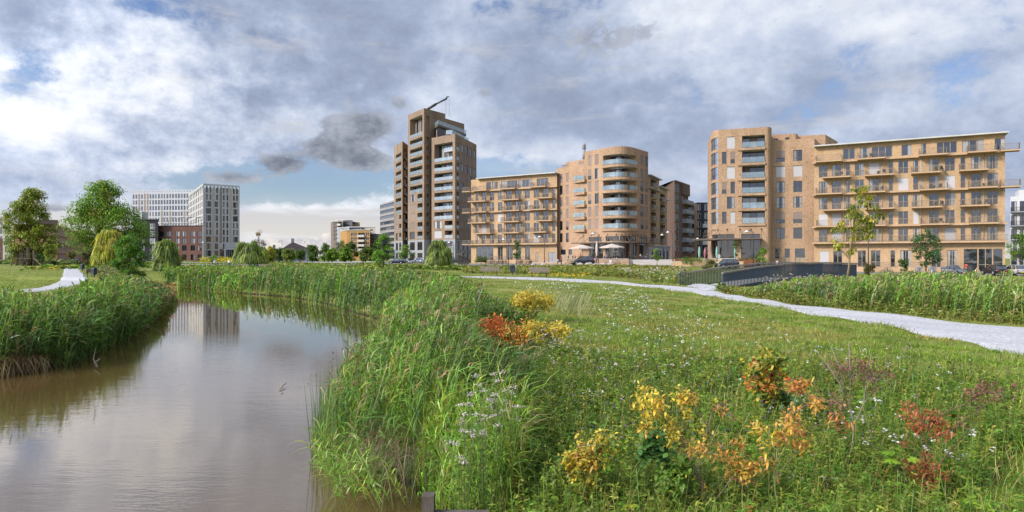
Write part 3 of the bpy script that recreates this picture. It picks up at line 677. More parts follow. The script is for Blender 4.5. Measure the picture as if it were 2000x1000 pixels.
# low brick parapets of the ground floor terraces
def parapet(B, W, a, b, z0, h, off, m, rail=True):
    mb = MB(); slab(mb, W, W.u(a), W.u(b), z0-.6, z0+h, off-.25, off, 0); o = B.part('terrace_wall', mb, m)
    if rail:
        p = W.loc(W.u(a), 0, z0+h); r = MB(); rail_bars(r, 0.02, W.u(b)-W.u(a)-.02, -off+.12, 0, .9); link('railing', r.mesh('railing', railmetal), B.root, p-B.o, W.rot(0))
parapet(BG, WG, q6(40), q6(960), -.35, .95, 2.2, ochre)
q3 = lambda x: 910+x/5.126
colsF = [(q3(a), q3(b)) for a, b in [(98,125),(158,205),(240,283),(320,363),(402,460),(492,550),(588,640),(680,730),(770,825),(865,895)]]
FF = [6.0+2.87*k for k in range(6)]
PF0 = (ax(920)*181, 181.); PF1 = (ax(1088)*167.2, 167.2)
BF, WF = wing('long tan brick block with staggered balconies between the brown tower and rounded corner block', 'apartment_block', PF0, PF1, .8, FF, 23.5, colsF,
    [(q3(105), q3(275), .2, 4.6, '3g'), (q3(320), q3(368), .8, 4.6, '2g'), (q3(405), q3(470), .8, 4.6, '2g'), (q3(505), q3(552), .8, 4.6, '2g'), (q3(592), q3(642), .8, 4.6, '2g')],
    [(q3(a), q3(b)) for a, b in [(205,250),(265,318),(353,515),(525,668),(710,825)]],
    [(5,q3(105),q3(245)),(5,q3(378),q3(525)),(5,q3(675),q3(830)),(4,q3(58),q3(235)),(4,q3(378),q3(563)),(4,q3(730),q3(895)),
     (3,q3(105),q3(240)),(3,q3(383),q3(570)),(3,q3(668),q3(835)),(2,q3(58),q3(235)),(2,q3(383),q3(565)),(2,q3(730),q3(895)),
     (1,q3(110),q3(285)),(1,q3(385),q3(567)),(1,q3(672),q3(835))],
    [(5, 0), (3, 0), (0, 1)], (-2.3, .0, 1.1), ochre, 9, gap=(q3(383), q3(575), q3(750)),
    doors=[(q3(698), q3(732), .1, 2.9, tanframe), (q3(827), q3(897), .1, 2.9, greyconc)])
parapet(BF, WF, q3(245), q3(680), .8, 1.0, 1.8, ochre)
for k in (5, 3, 0):          # ledges that wrap past the left end
    balcony(BF, WF, -2.2, .4, FF[k]+.014, 1.2)
# ------------------------------------------------------------------ rounded corner block (middle)
def bez(a, c, b, n=10): return [((1-t)**2*a[0]+2*t*(1-t)*c[0]+t*t*b[0], (1-t)**2*a[1]+2*t*(1-t)*c[1]+t*t*b[1]) for t in [i/n for i in range(n+1)]]
cA, cB, cQ, cC, cD = (ax(1087)*169, 169.), (ax(1178)*155.6, 155.6), (25.05, 149.9), (ax(1241)*155.3, 155.3), (ax(1266)*161, 161.)
mainpts = [cA]+bez(cB, cQ, cC, 12)+[cD]
M = Wall(mainpts, smooth=True)
# flat parts need flat normals: pin the vertex normals of the straight runs
M.vn[0] = M.n[0]; M.vn[1] = M.n[0]; M.vn[-1] = M.n[-1]; M.vn[-2] = M.n[-1]
BC = Building('corner_block', 'rounded corner apartment block with curved glass balconies above a terrace restaurant', 'apartment block', (cA[0], cA[1], .8))
q4 = lambda x: 1080+x/4.
ops = []; top = 27.9; z0 = .8; rg = random.Random(5)
uS = M.u(q4(247)); lowtop = 24.9
rowsL = [6.2, 9.25, 12.2, 15.2, 18.2, 21.1]; rowsM = [9.1, 12.1, 15.1, 18.1, 21.0, 24.3]
for j, (a, b) in enumerate([(52, 75), (102, 123)]):
    for k, z in enumerate(rowsL):
        ua, ub = M.u(q4(a)), M.u(q4(b)); ops.append((ua, ub, z, z+2.3)); BC.win(M, ua, ub, z, z+2.3, rg.choice(['1b', '1b', '1bx', '1h', '1g']) if k else '1g', bronze)
for j, (a, b) in enumerate([(275, 300), (327, 357)]):
    for k, z in enumerate(rowsM):
        ua, ub = M.u(q4(a)), M.u(q4(b)); h = 2.45; ops.append((ua, ub, z, z+h)); BC.win(M, ua, ub, z, z+h, ['1b', '1b', '1h' if j == 0 else '1g', '1b', '1h' if j == 0 else '1d', '1b'][k] if k < 6 else '1b', bronze)
for j, (a, b) in enumerate([(684, 706), (717, 740)]):
    for k, z in enumerate(rowsM):
        ua, ub = M.u(q4(a)), M.u(q4(b)); ops.append((ua, ub, z, z+2.4)); BC.win(M, ua, ub, z, z+2.4, rg.choice(['1b', '1g', '1h', '1d', '1b'])+'r' if j == 0 else rg.choice(['1b', '1g', '1h']), bronze)
# curved balconies
uc0, uc1 = M.u(q4(392)), M.u(q4(651)); CZ = [9.15+2.95*k for k in range(6)]
for k, z in enumerate(CZ):
    ops.append((uc0, uc1, z, z+2.25, 2.6)); loggia(BC, M, uc0+.05, uc1-.05, z, z+2.2, 2.55, 'glass', seed=k+40, pan=1.3, off=.28)
    b = MB(); slab(b, M, uc0-.25, uc1+.25, z-.66, z-.03, .01, .34, 0); BC.part('balcony_edge', b, rose)
    for uu in (M.u(q4(524)), M.u(q4(574))):
        c = MB(); p = M.loc(uu, -.3); c.tube([(p.x, p.y, z), (p.x, p.y, z+2.24)], .07, 6); BC.part('column', c, darkframe)
# small balconies in a column, left of the middle
ub0, ub1 = M.u(q4(168)), M.u(q4(258))
for k, z in enumerate([9.2, 12.2, 15.2, 18.2, 21.2]):
    ops.append((ub0, ub1, z, z+2.2, 1.8)); loggia(BC, M, ub0+.04, ub1-.04, z, z+2.15, 1.75, 'glass', seed=k+80, off=.5)
    b = MB(); n = 8; pl = []
    for i in range(n+1):
        t = i/n; u = ub0-.35+(ub1-ub0+.6)*t; pl.append(M.loc(u, .02+.75*(1-(1-t)**2.2) if t < .9 else .77)); 
    pl = [(p.x, p.y) for p in pl]+[tuple(M.loc(ub1+.25, .015)[:2]), tuple(M.loc(ub0-.35, .015)[:2])]
    b.prism(pl, z-.62, z-.02); BC.part('balcony_edge', b, rose, fixn=True)
ops.append((ub0, ub1, 5.9, 8.2, 1.2))
# ground floor and the mezzanine above the canopy
gops = [(M.u(q4(58)), M.u(q4(100)), z0+.1, z0+3.6), (M.u(q4(122)), M.u(q4(150)), z0+.1, z0+3.6), (M.u(q4(285)), M.u(q4(392)), z0+.3, z0+4.9), (M.u(q4(410)), M.u(q4(600)), z0+.3, z0+4.9), (M.u(q4(606)), M.u(q4(655)), z0+.1, z0+4.9), (M.u(q4(675)), M.u(q4(735)), z0+.1, z0+4.9)]
mez = [(M.u(q4(282)), M.u(q4(380)), 6.15, 7.25), (M.u(q4(412)), M.u(q4(516)), 6.15, 7.3), (M.u(q4(524)), M.u(q4(652)), 6.15, 7.4), (M.u(q4(680)), M.u(q4(738)), 6.15, 7.2)]
mb = MB(); U0 = 0
pierce(mb, M, 0, uS, z0-1, lowtop, [o for o in ops+gops+mez if o[1] <= uS+1e-6], .22, 0, 1, 1)
pierce(mb, M, uS, M.L, z0-1, top, [o for o in ops+gops+mez if o[0] >= uS-1e-6], .22, 0, 1, 1)
# set-back top storey on the left, parapet return
pS = M.loc(uS); n0 = M.n[0]; pSb = pS-n0*2.2; pAb = M.loc(1.1)-n0*2.2
bk = [(cD[0]-4., cD[1]+13.), (cA[0]+9., cA[1]+13.)]
mb.quad((pS.x, pS.y, lowtop), (pSb.x, pSb.y, lowtop), (pSb.x, pSb.y, top), (pS.x, pS.y, top))
allp = [tuple(M.loc(u)[:2]) for u in M.cuts(uS, M.L)]
mb.add([(*p, top-.02) for p in allp+bk+[(pSb.x, pSb.y)]], [tuple(range(len(allp)+3))])
lp = [cA, tuple(pS[:2]), tuple(pSb[:2]), (cA[0]+9, cA[1]+13)]
mb.add([(*p, lowtop-.02) for p in lp], [(0, 1, 2, 3)])
TW = Wall([tuple(pAb[:2]), tuple(pSb[:2])]); tz = 26.6
tops = [(TW.u(q4(68)), TW.u(q4(115)), lowtop+.1, lowtop+1.15), (TW.u(q4(202)), TW.u(q4(242)), lowtop+.1, lowtop+1.2)]
pierce(mb, TW, 0, TW.L, lowtop-.5, tz, tops)
for t_ in tops: BC.win(TW, *t_, '1b', bronze)
mb.add([(pAb.x, pAb.y, tz), (pSb.x, pSb.y, tz), (*bk[0], tz), (*bk[1], tz)], [(0, 1, 2, 3)]); mb.quad((*bk[1], z0), (pAb.x, pAb.y, z0), (pAb.x, pAb.y, tz), (*bk[1], tz))
mb.quad((*cD, z0-1), (*bk[0], z0-1), (*bk[0], top), (*cD, top))
BC.part('wall', mb, [rose, plaster])
shopglass = glassy('shop_glass', (.022, .020, .018), .07, .04, .3)
def glazing(B, W, o, name='glazing', n=None, fr=bronze, off=-.2, mats=None, lit=0):
    ua, ub, za, zb = o[:4]; m = MB(); n = n or max(1, int((ub-ua)/1.2)); us = [ua+.02+(ub-ua-.04)*i/n for i in range(n+1)]
    strip(m, W, ua+.02, ub-.02, za+.02, zb-.02, off+.03, 1)
    for u_ in us: slab(m, W, max(ua+.01, u_-.04), min(ub-.01, u_+.04), za+.01, zb-.01, off+.04, off+.12, 0)
    if zb-za > 2.2: slab(m, W, ua+.01, ub-.01, za+2.3, za+2.4, off+.035, off+.10, 0)
    slab(m, W, ua+.01, ub-.01, zb-.12, zb-.011, off+.037, off+.115, 0)
    return B.part(name, m, mats or [fr, shopglass])
for o in gops[2:5]+mez: glazing(BC, M, o)
for o in gops[:2]+gops[5:]:
    d = MB(); slab(d, M, o[0]+.01, o[1]-.01, o[2]+.01, o[2]+2.2, -.2, -.14, 0); slab(d, M, o[0]+.01, o[1]-.01, o[2]+2.203, o[3]-.01, -.2, -.15, 1); BC.part('door', d, [tanframe, glass])
# roof vent
v = MB(); pv = at(1140.5, 163.); v.tube([(pv.x, pv.y, 26.5), (pv.x, pv.y, 29.)], .38, 10); v.tube([(pv.x, pv.y, 29.), (pv.x, pv.y, 29.3)], [.55, .55], 10); v.tube([(pv.x, pv.y, 29.35), (pv.x, pv.y, 30.1), (pv.x, pv.y, 30.3)], [.45, .45, .2], 10); BC.part('roof_vent', v, greyconc)
def canopy(B, W, u0, u1, z, reach, rods, mat):
    m = MB(); c = W.cuts(u0, u1)
    slab(m, W, u0, u1, z, z+.12, .02, reach, 0); slab(m, W, u0, u1, z-.05, z+.22, reach+.003, reach+.12, 0)
    o = B.part('canopy', m, mat)
    for u in rods:
        r = MB(); r.tube([W.loc(u, .03, z+2.0), W.loc(u, reach-.3, z+.15)], .05, 5); r.tube([W.loc(u, -.01, z+2.0), W.loc(u, .14, z+2.0)], [.17, .12], 8); B.part('tie_rod', r, mat, o)
canopy(BC, M, M.u(q4(215)), M.L-.3, 5.7, 2.9, [M.u(q4(x)) for x in (240, 300, 362, 428, 495, 535, 565, 598, 620, 640, 662, 690, 720)], pm('canopy_metal', (.11, .085, .065), .6, .15, 1.))
BC.finish()
# side wing of the corner block
sP0, sP1 = (ax(1266)*164, 164.), (ax(1303)*184, 184.)
SW = Wall([sP0, sP1]); BS = Building('apartment_block', 'narrow tan side wing with two stacks of dark balconies right of the rounded corner block', 'apartment block', (*sP0, .8)); ops = []
um = SW.u(1287.5)
for j, (a, b) in enumerate([(764, 806), (838, 876)]):
    for k in range(6):
        z = 6.3+2.75*k
        if j == 1 and k == 5: continue
        ua, ub = SW.u(q4(a)), SW.u(q4(b)); ops.append((ua, ub, z, z+2.15, .9)); loggia(BS, SW, ua+.02, ub-.02, z, z+2.1, .85, None, seed=k+j*9+7)
        balcony(BS, SW, ua-.25, ua+(ub-ua)*.72, z, .9, .22, tansl, railmetal, 1.0, solid=True)
mb = MB(); pierce(mb, SW, 0, um, z0-1, 22.6, [o for o in ops if o[0] < um], .2, 0, 1, 1); pierce(mb, SW, um, SW.L, z0-1, 20.9, [o for o in ops if o[0] > um], .2, 0, 1, 1)
bks = [(sP1[0]-6, sP1[1]+6), (sP0[0]-8, sP0[1]+6)]; pm_ = SW.loc(um); shell_body(mb, [sP0, tuple(pm_[:2]), *bks], z0, 22.6); shell_body(mb, [tuple(pm_[:2]), sP1, *bks], z0, 20.9)
BS.part('wall', mb, [ochre, plaster])
r = MB(); slab(r, SW, -.2, um+.4, 22.65, 22.85, -6, .8, 0); slab(r, SW, um+.45, SW.L+.4, 20.95, 21.15, -6, .8, 0); slab(r, SW, -.2, um+.2, 19.6, 19.8, .01, .7); slab(r, SW, um+.25, SW.L+.4, 18., 18.2, .01, .7); BS.part('roof', r, paleconc)
g0 = (ax(1268)*158, 158.); g1 = (ax(1309)*172, 172.); GW = Wall([g0, g1]); gm = MB()
go_ = [(GW.L*.18*i+GW.L*.06, GW.L*.18*i+GW.L*.19, z0+.2, z0+3.3) for i in range(5)]
pierce(gm, GW, 0, GW.L, z0-1, z0+4.3, go_, .3); shell_body(gm, [g0, g1, (g1[0]-6, g1[1]+5), (g0[0]-6, g0[1]+5)], z0-1, z0+4.3); slab(gm, GW, -.2, GW.L+.4, z0+4.32, z0+4.6, -5, .5); BS.part('plinth_storey', gm, paleconc)
for o in go_: glazing(BS, GW, o, n=1, fr=darkframe)
BS.finish()
# brown brick block with side balconies behind
q8 = lambda x: 1290+x/5.263
z0 = .7; k0, k1, k2 = (ax(q8(48))*217, 217.), (ax(q8(145))*203, 203.), (ax(q8(286))*217, 217.)
K1, K2 = Wall([k0, k1]), Wall([k1, k2]); BK = Building('apartment_block', 'dark brown brick block with jutting grey balconies seen between the two tan blocks', 'apartment block', (*k1, z0)); ops = []
for k in range(7):
    z = 4.6+3.0*k
    for a, b in ((150, 166), (171, 188), (220, 236)):
        ua, ub = K2.u(q8(a)), K2.u(q8(b)); ops.append((ua, ub, z, z+2.4)); BK.win(K2, ua, ub, z, z+2.4, '1c' if a < 170 else '1g', whiteframe)
    if k < 6:
        balcony(BK, K2, K2.u(q8(222)), K2.u(q8(300)), z, 1.5, .3, brownb if k == 5 else greyconc, greyrail, 1.1, solid=True)
mb = MB(); pierce(mb, K2, 0, K2.L, z0-1, 25.9, ops); pierce(mb, K1, 0, K1.L, z0-1, 25.9, [])
shell_body(mb, [k0, k1, k2, (k2[0]-9, k2[1]+9), (k0[0]+2, k0[1]+9)], z0-1, 25.9, 2); slab(mb, K2, K2.u(q8(210)), K2.L+.25, 22.3, 25.85, .01, .5)
BK.part('wall', mb, umber); r = MB(); r.prism([(k0[0]-.3, k0[1]-.2), (k1[0], k1[1]-.5), (k2[0]+.5, k2[1]-.2), (k2[0]-9, k2[1]+9), (k0[0]+2, k0[1]+9)], 25.93, 26.1); BK.part('roof', r, paleconc); BK.finish()
p0, p1, p2 = (ax(q8(245))*226, 226.), (ax(q8(376))*222, 222.), (ax(q8(530))*222, 222.)
A1, A2 = Wall([p0, p1]), Wall([p1, p2]); BL = Building('apartment_block', 'low block half tan and half charcoal brick deep behind the gap', 'apartment block', (*p1, z0)); o1 = []; o2 = []
for k in range(6):
    z = 3.9+2.85*k
    ua, ub = A1.u(q8(262)), A1.u(q8(345)); o1.append((ua, ub, z, z+2.2, 1.2)); loggia(BL, A1, ua+.02, ub-.02, z, z+2.15, 1.15, None, seed=k+3, fr=whiteframe); balcony(BL, A1, A1.u(q8(240)), A1.u(q8(325)), z, 1.3, .2, greyconc, greyrail, 1.1, solid=True)
    for a, b in ((382, 415), (452, 515)):
        ua, ub = A2.u(q8(a)), A2.u(q8(b)); o2.append((ua, ub, z, z+2.1)); BL.win(A2, ua, ub, z, z+2.1, '2C' if b > 430 else '1c', whiteframe)
    if k < 4: balcony(BL, A2, A2.u(q8(425)), A2.u(q8(520)), z, 1.4, .25, greyconc, paleconc if k % 2 else umber, 1.1, solid=True)
mb = MB(); pierce(mb, A1, 0, A1.L, z0-1, 20.4, o1, .2); shell_body(mb, [p0, p1, (p1[0], p1[1]+9), (p0[0], p0[1]+9)], z0-1, 20.4); BL.part('wall', mb, ochre)
mb = MB(); pierce(mb, A2, 0, A2.L, z0-1, 20.8, o2, .2); shell_body(mb, [p1, p2, (p2[0], p2[1]+9), (p1[0], p1[1]+9)], z0-1, 20.8); BL.part('wall', mb, slateb, label='charcoal brick wall'); BL.finish()
# ------------------------------------------------------------------ right corner block
q5 = lambda x: 1280+x/3.03
z0 = -.1
e0, e1, e2 = (ax(1388.5)*136, 136.), (ax(1404)*130.6, 130.6), (ax(1497)*127.6, 127.6)
ec = (ax(1388.8)*131.2, 131.2)
fr_ = bez(e0, ec, e1, 8); e3 = (ax(1507)*130.2, 130.2); e2q = (ax(1508.5)*127.3, 127.3)
# front part: rounded left corner, flat front, rounded right end turning back to the second part
P1_ = Wall(fr_+[e2]+bez(e2, e2q, e3, 6)[1:], smooth=True)
i_ = len(fr_)-1; P1_.vn[i_] = P1_.n[i_]; P1_.vn[i_+1] = P1_.n[i_]
BR = Building('corner_block', 'tall rose brick corner block with recessed balconies left of the long ochre block', 'apartment block', (*e1, z0)); ops = []; top1 = 27.4; rg = random.Random(8)
uCa, uCb = P1_.u(1390.2), P1_.u(1404.6)
for k in range(6):
    z = 8.95+2.93*k; h = 2.35
    ops.append((.35, P1_.c[8]-.1, z, z+h))
    g_ = MB(); strip(g_, P1_, .37, P1_.c[8]-.12, z+.02, z+h-.02, -.16, 1)
    for f_ in (.36, 1.6, 3.0, 4.3, P1_.c[8]-.2): slab(g_, P1_, min(f_, P1_.c[8]-.2), min(f_, P1_.c[8]-.2)+.09, z+.02, z+h-.02, -.15, -.08, 0)
    slab(g_, P1_, .37, P1_.c[8]-.12, z+.85, z+.93, -.153, -.09, 0); BR.part('window', g_, [bronze, glassb])
    for a, b in ([(424, 470)] if k % 2 == 1 else [(395, 421), (445, 471)]):
        ua, ub = P1_.u(q5(a)), P1_.u(q5(b)); ops.append((ua, ub, z, z+h)); BR.win(P1_, ua, ub, z, z+h, ('1s' if k in (5, 3) else '2dt') if k % 2 == 1 else rg.choice(['1ht', '1gt', '1s', '1ht']), bronze)
    ua, ub = P1_.u(q5(513)), P1_.u(q5(648)); ops.append((ua, ub, z, z+2.35, 2.0)); loggia(BR, P1_, ua+.03, ub-.03, z, z+2.3, 1.95, 'glass', seed=k+60, off=.22)
    b = MB(); slab(b, P1_, P1_.u(q5(488)), ub+.1, z-.48, z-.02, .01, .27); BR.part('balcony_edge', b, rose)
gop = [(P1_.c[8]*.45, P1_.u(1434.5), z0+.2, 6.9), (P1_.u(1447.5), P1_.u(1485.), z0+.2, 6.9)]
mb = MB(); pierce(mb, P1_, 0, P1_.L, z0-1, top1, ops+gop, .22, 0, 1, 1)
outline = [tuple(P1_.loc(u)[:2]) for u in P1_.cuts(0, P1_.L)]; shell_body(mb, outline+[(e3[0]+1, e3[1]+11), (e0[0]+2, e0[1]+9)], z0-1, top1, len(outline)-1)
# second part, set back
s0, s1, s2 = e3, (ax(1590.5)*127.6, 127.6), (ax(1612)*140, 140.)
P2_ = Wall([s0, s1]); o2 = []
for k in range(6):
    z = 6.0+3.0*k
    for j, (a, b) in enumerate([(716, 767), (817, 869)]):
        ua, ub = P2_.u(q5(a)), P2_.u(q5(b)); o2.append((ua, ub, z, z+2.15)); BR.win(P2_, ua, ub, z, z+2.15, [['2g', '2g'], ['2ht', '2ht'], ['2Ct', '2Ct'], ['2Ct', '2gt'], ['2s', '2s'], ['1ht', '2ct']][k][j], bronze)
o2.append((P2_.u(q5(708)), P2_.u(q5(734)), z0+2.2, z0+4.2)); BR.win(P2_, *o2[-1], '1g', bronze)
for a, b in ((765, 796), (826, 885)):
    o = (P2_.u(q5(a)), P2_.u(q5(b)), z0+.15, z0+4.2); o2.append(o); d = MB(); slab(d, P2_, o[0]+.01, o[1]-.01, o[2]+.01, o[2]+2.3, -.2, -.14, 0); slab(d, P2_, o[0]+.01, o[1]-.01, o[2]+2.31, o[3]-.01, -.2, -.15, 1)
    if b > 800: slab(d, P2_, (o[0]+o[1])/2-.03, (o[0]+o[1])/2+.03, o[2]+.02, o[2]+2.29, -.139, -.12, 2)
    BR.part('door', d, [tanframe, glass, bronze])
pierce(mb, P2_, 0, P2_.L, z0-1, 25.25, o2, .22); shell_body(mb, [s0, s1, s2, (s0[0]+4, s0[1]+12)], z0-1, 25.25)
# upper set-back storey with rounded end
up = [(ax(1508)*133.5, 133.5), (ax(1552)*132.5, 132.5)]+bez((ax(1552)*132.5, 132.5), (ax(1558)*132.3, 132.3), (ax(1559)*134.5, 134.5), 5)[1:]
UW = Wall(up, smooth=True); uo = [(UW.u(q5(702)), UW.u(q5(728)), 25.4, 26.2), (UW.u(q5(768)), UW.u(q5(795)), 25.4, 26.3)]
pierce(mb, UW, 0, UW.L, 24.5, 27.0, uo, .15); shell_body(mb, up+[(up[-1][0]+2, 141.), (up[0][0]+2, 141.)], 24.5, 27.0, len(up)-1)
for o in uo: BR.win(UW, *o, '1g', bronze)
up2 = [(ax(1556)*135, 135.), (ax(1612)*133.6, 133.6), (ax(1636)*142, 142.)]; mb.prism(up2+[(up2[0][0]+3, 146.)], 24.5, 27.05)
BR.part('wall', mb, [rose, plaster], fixn=False)
for o in gop: glazing(BR, P1_, o, off=-.25)
canopy(BR, P1_, .3, P1_.u(1489), 5.85, 2.6, [P1_.u(x) for x in (1393, 1397, 1402, 1420, 1445, 1466, 1487)], pm('canopy_metal', (.11, .085, .065)))
cm = MB(); cp = [P1_.loc(.6, 0), at(1352, 133.), at(1356, 130.), P1_.loc(P1_.c[8], 2.6)]; cm.prism([(p.x, p.y) for p in cp], 5.72, 5.98); BR.part('canopy', cm, pm('canopy_metal', (.11, .085, .065)), fixn=True)
bd = MB(); pb_ = at(1590, 138., 27.05); bd.tube([pb_, pb_+Vector((0, 0, .35)), pb_+Vector((0, 0, .6))], [.2, .28, .1], 7); BR.part('roof_vent', bd, darkframe)
BR.finish()
# ------------------------------------------------------------------ brown tower
TK = [8.3+3.03*k for k in range(14)]; z0 = .35
L1, L2, L3 = (ax(769.6)*233, 233.), (ax(786)*222, 222.), (ax(799)*232, 232.)
C1, C2, C3, C4 = (ax(796.6)*221.5, 221.5), (ax(828.3)*211, 211.), (ax(870)*219.5, 219.5), (ax(906.8)*228.5, 228.5)
R1, R2, R3 = (ax(843)*211.5, 211.5), (ax(888.8)*204, 204.), (ax(930.6)*224, 224.)
BT = Building('tower_block', 'tall stepped brown brick tower with stacked recessed balconies and a crane arm on top', 'tower block', (*C2, z0)); qt = lambda x: 760+x/5.556
def vol(WL, WR, top, back, opsL, opsR, seed, logL, logR, mat=brownb):
    mb = MB(); cb = MB()
    for W_, o_ in ((WL, opsL), (WR, opsR)):
        pierce(mb, W_, 0, W_.L, 8.0, top, [o for o in o_ if o[2] > 8], .2, 0, 1, 1); pierce(cb, W_, 0, W_.L, z0-1, 8.0, [o for o in o_ if o[2] < 8], .3, 0, 1, 1)
    pts = [tuple(WL.loc(0)[:2]), tuple(WL.loc(WL.L)[:2]), tuple(WR.loc(WR.L)[:2])]+back
    shell_body(mb, pts, 8., top, 2); shell_body(cb, pts, z0-1, 8., 2)
    BT.part('wall', mb, [mat, plaster]); BT.part('base_storey', cb, [greyconc, plaster])
WRl, WRr = Wall([R1, R2]), Wall([R2, R3]); rg = random.Random(21); oL = []; oR = []
a, b = WRl.u(qt(491)), WRl.u(qt(689)); m0, m1 = WRl.u(qt(571)), WRl.u(qt(604))
for k in range(8):
    z = TK[k]
    if k < 2:
        oL += [(a, m0, z+.15, z+2.55), (m1, b, z, z+2.5, 1.8)]; BT.win(WRl, a, m0, z+.15, z+2.55, '2s' if k == 0 else '3C', bronze); loggia(BT, WRl, m1, b, z, z+2.5, 1.75, 'g2', seed=k+200)
    else: oL.append((a, b, z, z+2.35, 1.9)); loggia(BT, WRl, a, b, z, z+2.3, 1.85, 'g2', seed=k+210)
oL.append((a, b, TK[8], 38.1, 2.2)); loggia(BT, WRl, a, b, TK[8], 38., 2.15, 'g2', seed=5)
ib = MB(); slab(ib, WRl, WRl.u(qt(588)), b-.05, TK[9]-.25, TK[9], -2., -.3); q_ = BT.part('balcony', ib, paleconc)
ir = MB(); slab(ir, WRl, WRl.u(qt(588)), b-.05, TK[9]+.02, TK[9]+1., -.36, -.33); BT.part('railing', ir, railglass_far, q_)
oL += [(a, m0, .6, 3.9), (m1, b, .6, 3.9), (a, b, 4.8, 7.4, 1.5)]
for o in oL[-3:-1]: glazing(BT, WRl, o)
loggia(BT, WRl, a, b, 4.8, 7.4, 1.45, 'g2', seed=77)
wc = [(731, 757), (770, 808), (822, 853), (866, 895), (910, 938)]
for j, (x0_, x1_) in enumerate(wc):
    ua, ub = WRr.u(qt(x0_)), WRr.u(qt(x1_))
    for k in range(10):
        z = TK[k]; top_ = 2.5
        if j == 0:
            if k < 9: oR.append((ua, ub, z, z+2.35, .8)); loggia(BT, WRr, ua, ub, z, z+2.3, .78, 'g2', seed=k+300)
            continue
        zz0 = z+.1; oR.append((ua, ub, zz0, zz0+2.45))
        st = '1b' if (k in (8,) or (k < 7 and rg.random() < .72 and j in (1, 2)) or (k < 7 and rg.random() < .4)) else ('2d' if k in (9, 7) and j != 2 else '1g')
        BT.win(WRr, ua, ub, zz0, zz0+2.45, st, bronze)
    for z1, z2 in ((.7, 3.8), (4.8, 7.5)): oR.append((ua, ub, z1, z2)); BT.win(WRr, ua, ub, z1, z2, '1g', darkframe)
oR.append((WRr.u(qt(731)), WRr.u(qt(757)), TK[9], 38.1, .8))
loggia(BT, WRr, WRr.u(qt(731)), WRr.u(qt(757)), TK[9], 38.05, .78, 'g2', seed=33)
vol(WRl, WRr, 40.4, [(R3[0]-6, R3[1]+8), (R1[0]-1, R1[1]+16)], oL, oR, 1, None, None)
WCl, WCr = Wall([C1, C2]), Wall([C2, C3]); oL = []; oR = []
a, b = WCl.u(qt(226)), WCl.u(qt(361)); m0, m1 = WCl.u(qt(279)), WCl.u(qt(307))
for k in range(11):
    z = TK[k]
    if k < 5:
        oL += [(a, m0, z+.15, z+2.55), (m1, b, z, z+2.45, 1.7)]; BT.win(WCl, a, m0, z+.15, z+2.55, ['2g', '1b', '1b', '1b', '3C'][k], bronze); loggia(BT, WCl, m1, b, z, z+2.4, 1.65, 'g2', seed=k+400)
    else: oL.append((a, b, z, z+2.35, 1.9)); loggia(BT, WCl, a, b, z, z+2.3, 1.85, 'g2', seed=k+410)
    ra, rb = WCr.u(qt(404)), WCr.u(qt(438)); oR.append((ra, rb, z, z+2.4, .9)); loggia(BT, WCr, ra, rb, z, z+2.35, .88, 'g2', seed=k+500)
oL.append((a, b, TK[11], 48.0, 2.0)); loggia(BT, WCl, a, b, TK[11], 47.9, 1.95, 'g2', seed=9)
oR.append((ra, rb, TK[11]+.2, 47.6, .8)); loggia(BT, WCr, ra, rb, TK[11]+.2, 47.5, .78, None, seed=8)
oR.append((WCr.u(qt(470)), WCr.u(qt(492)), 45.4, 47.4)); BT.win(WCr, *oR[-1], '1b', bronze)
oL += [(a, m0, .6, 3.9), (m1, b, .6, 3.9), (a, m0, 4.8, 7.5), (m1, b, 4.8, 7.5)]
for o in oL[-4:]: glazing(BT, WCl, o)
vol(WCl, WCr, 49.8, [(C3[0]-5, C3[1]+9), (C1[0]+1, C1[1]+14)], oL, oR, 2, None, None)
# upper slab of the core, further right, with its row of small windows
WX = Wall([C3, C4]); xo = [(WX.u(qt(x)), WX.u(qt(x)+3.6), 44.3, 46.2) for x in (652, 714, 775)]; mb = MB(); pierce(mb, WX, 0, WX.L, 36., 48.3, xo); shell_body(mb, [C3, C4, (C4[0]-6, C4[1]+8), (C3[0]-5, C3[1]+9)], 36., 48.3); BT.part('wall', mb, [brownb])
for o in xo: BT.win(WX, *o, '1b', bronze)
WLl, WLr = Wall([L1, L2]), Wall([L2, L3]); oL = []; oR = []
a, b = WLl.u(qt(72)), WLl.u(qt(132)); m0, m1 = WLl.u(qt(96)), WLl.u(qt(109))
for k in range(10):
    z = TK[k]
    if k < 3: oL += [(a, m0, z+.1, z+2.5), (m1, b, z, z+2.45, 1.4)]; BT.win(WLl, a, m0, z+.1, z+2.5, '1b' if k else '1g', bronze); loggia(BT, WLl, m1, b, z, z+2.4, 1.35, 'g2', seed=k+600)
    else: oL.append((a, b, z, z+2.3, 1.7)); loggia(BT, WLl, a, b, z, z+2.25, 1.65, 'g2', seed=k+610)
    ra, rb = WLr.u(qt(170)), WLr.u(qt(204)); oR.append((ra, rb, z, z+2.35, .9)); loggia(BT, WLr, ra, rb, z, z+2.3, .88, 'g2', seed=k+700)
oL += [(a, m0, .6, 4.0), (m1, b, .6, 4.0), (a, m0, 4.8, 7.5), (m1, b, 4.8, 7.5)]
for o in oL[-4:]: glazing(BT, WLl, o)
vol(WLl, WLr, 41.3, [(L3[0]+2, L3[1]+4), (L1[0]+3, L1[1]+8)], oL, oR, 3, None, None)
